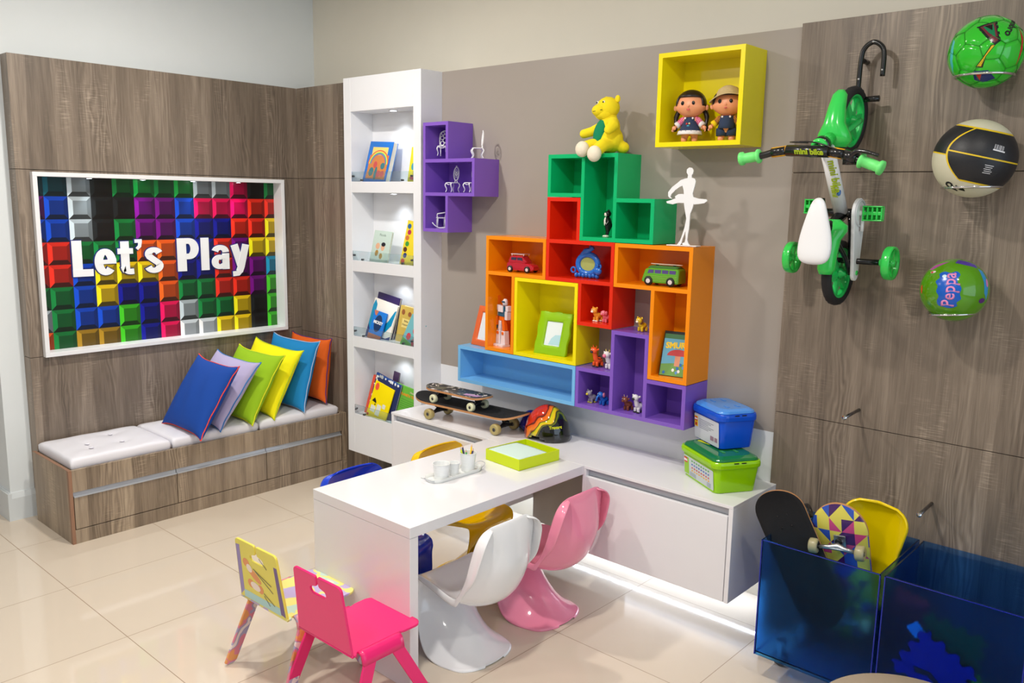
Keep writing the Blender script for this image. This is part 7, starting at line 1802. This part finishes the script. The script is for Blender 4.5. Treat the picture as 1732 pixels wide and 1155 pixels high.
# geometric printed board: triangles as print on the underside, seen from the front
tri = bpy.data.materials.new('triangle_print'); tri.use_nodes = True; nt = tri.node_tree; b_ = nt.nodes['Principled BSDF']
tc = nd(nt, 'ShaderNodeTexCoord'); sp = nd(nt, 'ShaderNodeSeparateXYZ'); nt.links.new(tc.outputs['Object'], sp.inputs[0])
MN = lambda op, a, c=None, d=None: math_node(nt, op, a, c, d)
uu = MN('MULTIPLY', MN('ADD', sp.outputs[0], 1.0), 1/0.050); vv = MN('MULTIPLY', MN('ADD', sp.outputs[1], 1.0), 1/0.042)
fu, fv = MN('FRACT', uu), MN('FRACT', vv)
par = MN('FRACT', MN('MULTIPLY', MN('ADD', MN('FLOOR', uu), MN('FLOOR', vv)), 0.5))
fv2 = MN('ADD', MN('MULTIPLY', fv, MN('SUBTRACT', 1.0, MN('MULTIPLY', par, 4.0))), MN('MULTIPLY', par, 2.0))
up_ = MN('GREATER_THAN', fu, fv2)
cbx = nd(nt, 'ShaderNodeCombineXYZ'); nt.links.new(MN('FLOOR', uu), cbx.inputs[0]); nt.links.new(MN('FLOOR', vv), cbx.inputs[1]); nt.links.new(up_, cbx.inputs[2])
wn = nd(nt, 'ShaderNodeTexWhiteNoise', noise_dimensions='3D'); nt.links.new(cbx.outputs[0], wn.inputs['Vector'])
cr = nd(nt, 'ShaderNodeValToRGB'); cr.color_ramp.interpolation = 'CONSTANT'; nt.links.new(wn.outputs['Value'], cr.inputs[0])
cr.color_ramp.elements[0].color = srgb(226, 214, 90); cr.color_ramp.elements[1].position = 0.46; cr.color_ramp.elements[1].color = srgb(206, 70, 130)
for p_, c_ in ((0.64, (44, 84, 184)), (0.80, (70, 30, 100))):
    e = cr.color_ramp.elements.new(p_); e.color = srgb(*c_)
nt.links.new(cr.outputs[0], b_.inputs['Base Color']); b_.inputs['Roughness'].default_value = 0.25
# its underside (local -z) faces the room
put_board('skateboard with bright triangle print standing in the blue bin', (3.668, -0.300, 0.692), (0.04, 0.34, -1), (-0.10, 0.96, 0.0), 0.60, 0.190, (170, 160, 120), GRIPT, tri, deck_z=0.075, kick=0.025, base=0.43, tm=TRUCK)
# yellow moulded scoop (upper shell of a small seat) in the same bin
t = thing('yellow_seat_shell', 'yellow moulded seat shell standing at the right in the bin', 'seat shell'); 
M_ = board_frame((0, 0, 0), (-0.10, -0.05, -1), (0.15, -0.97, 0.0)); M_.translation = Vector((3.757, -0.150, 0.690)); t.matrix_world = M_
bm = new(); rows_ = []
for i in range(25):
    f = i/24; hw = 0.104*math.sqrt(max(0.0, 1-(1-min(1.0, f*3.6))**2.4))+0.004
    if f > 0.25: hw -= 0.045*(f-0.25)
    x = -0.40*f**1.25; row = []
    for j in range(17):
        v = sin(pi/2*(-1+2*j/16)); row.append(bm.verts.new((x, v*hw, 0.045*abs(v)**2.4*(hw/0.108)**2+0.026*math.exp(-f*12)-0.03*f)))
    rows_.append(row)
for i in range(24):
    for j in range(16): bm.faces.new([rows_[i][j], rows_[i+1][j], rows_[i+1][j+1], rows_[i][j+1]])
o = finish('shell', bm, mat('shell_yellow', (250, 214, 0), 0.22, coat=0.3), t, smooth=True, solid=0.009)
# ================================================================== STOOL AT THE BOTTOM EDGE
t = thing('round_stool', 'beige round stool top at the bottom edge of the picture', 'stool', (4.153, -0.996, 0))
ST_ = mat('stool_beige', (176, 160, 140), 0.6)
bm = new(); lathe(bm, [(0.0, 0.385), (0.225, 0.385), (0.240, 0.392), (0.242, 0.405), (0.236, 0.417), (0.0, 0.420)], 64, cap=False); finish('seat', bm, ST_, t, smooth=True)
for k in range(4):
    a = pi/4+k*pi/2; bm = new(); tube(bm, [(0.15*cos(a), 0.15*sin(a), 0.386), (0.20*cos(a), 0.20*sin(a), 0.0)], [0.016, 0.012], 12); finish('leg', bm, DECKWOOD, t, smooth=True)
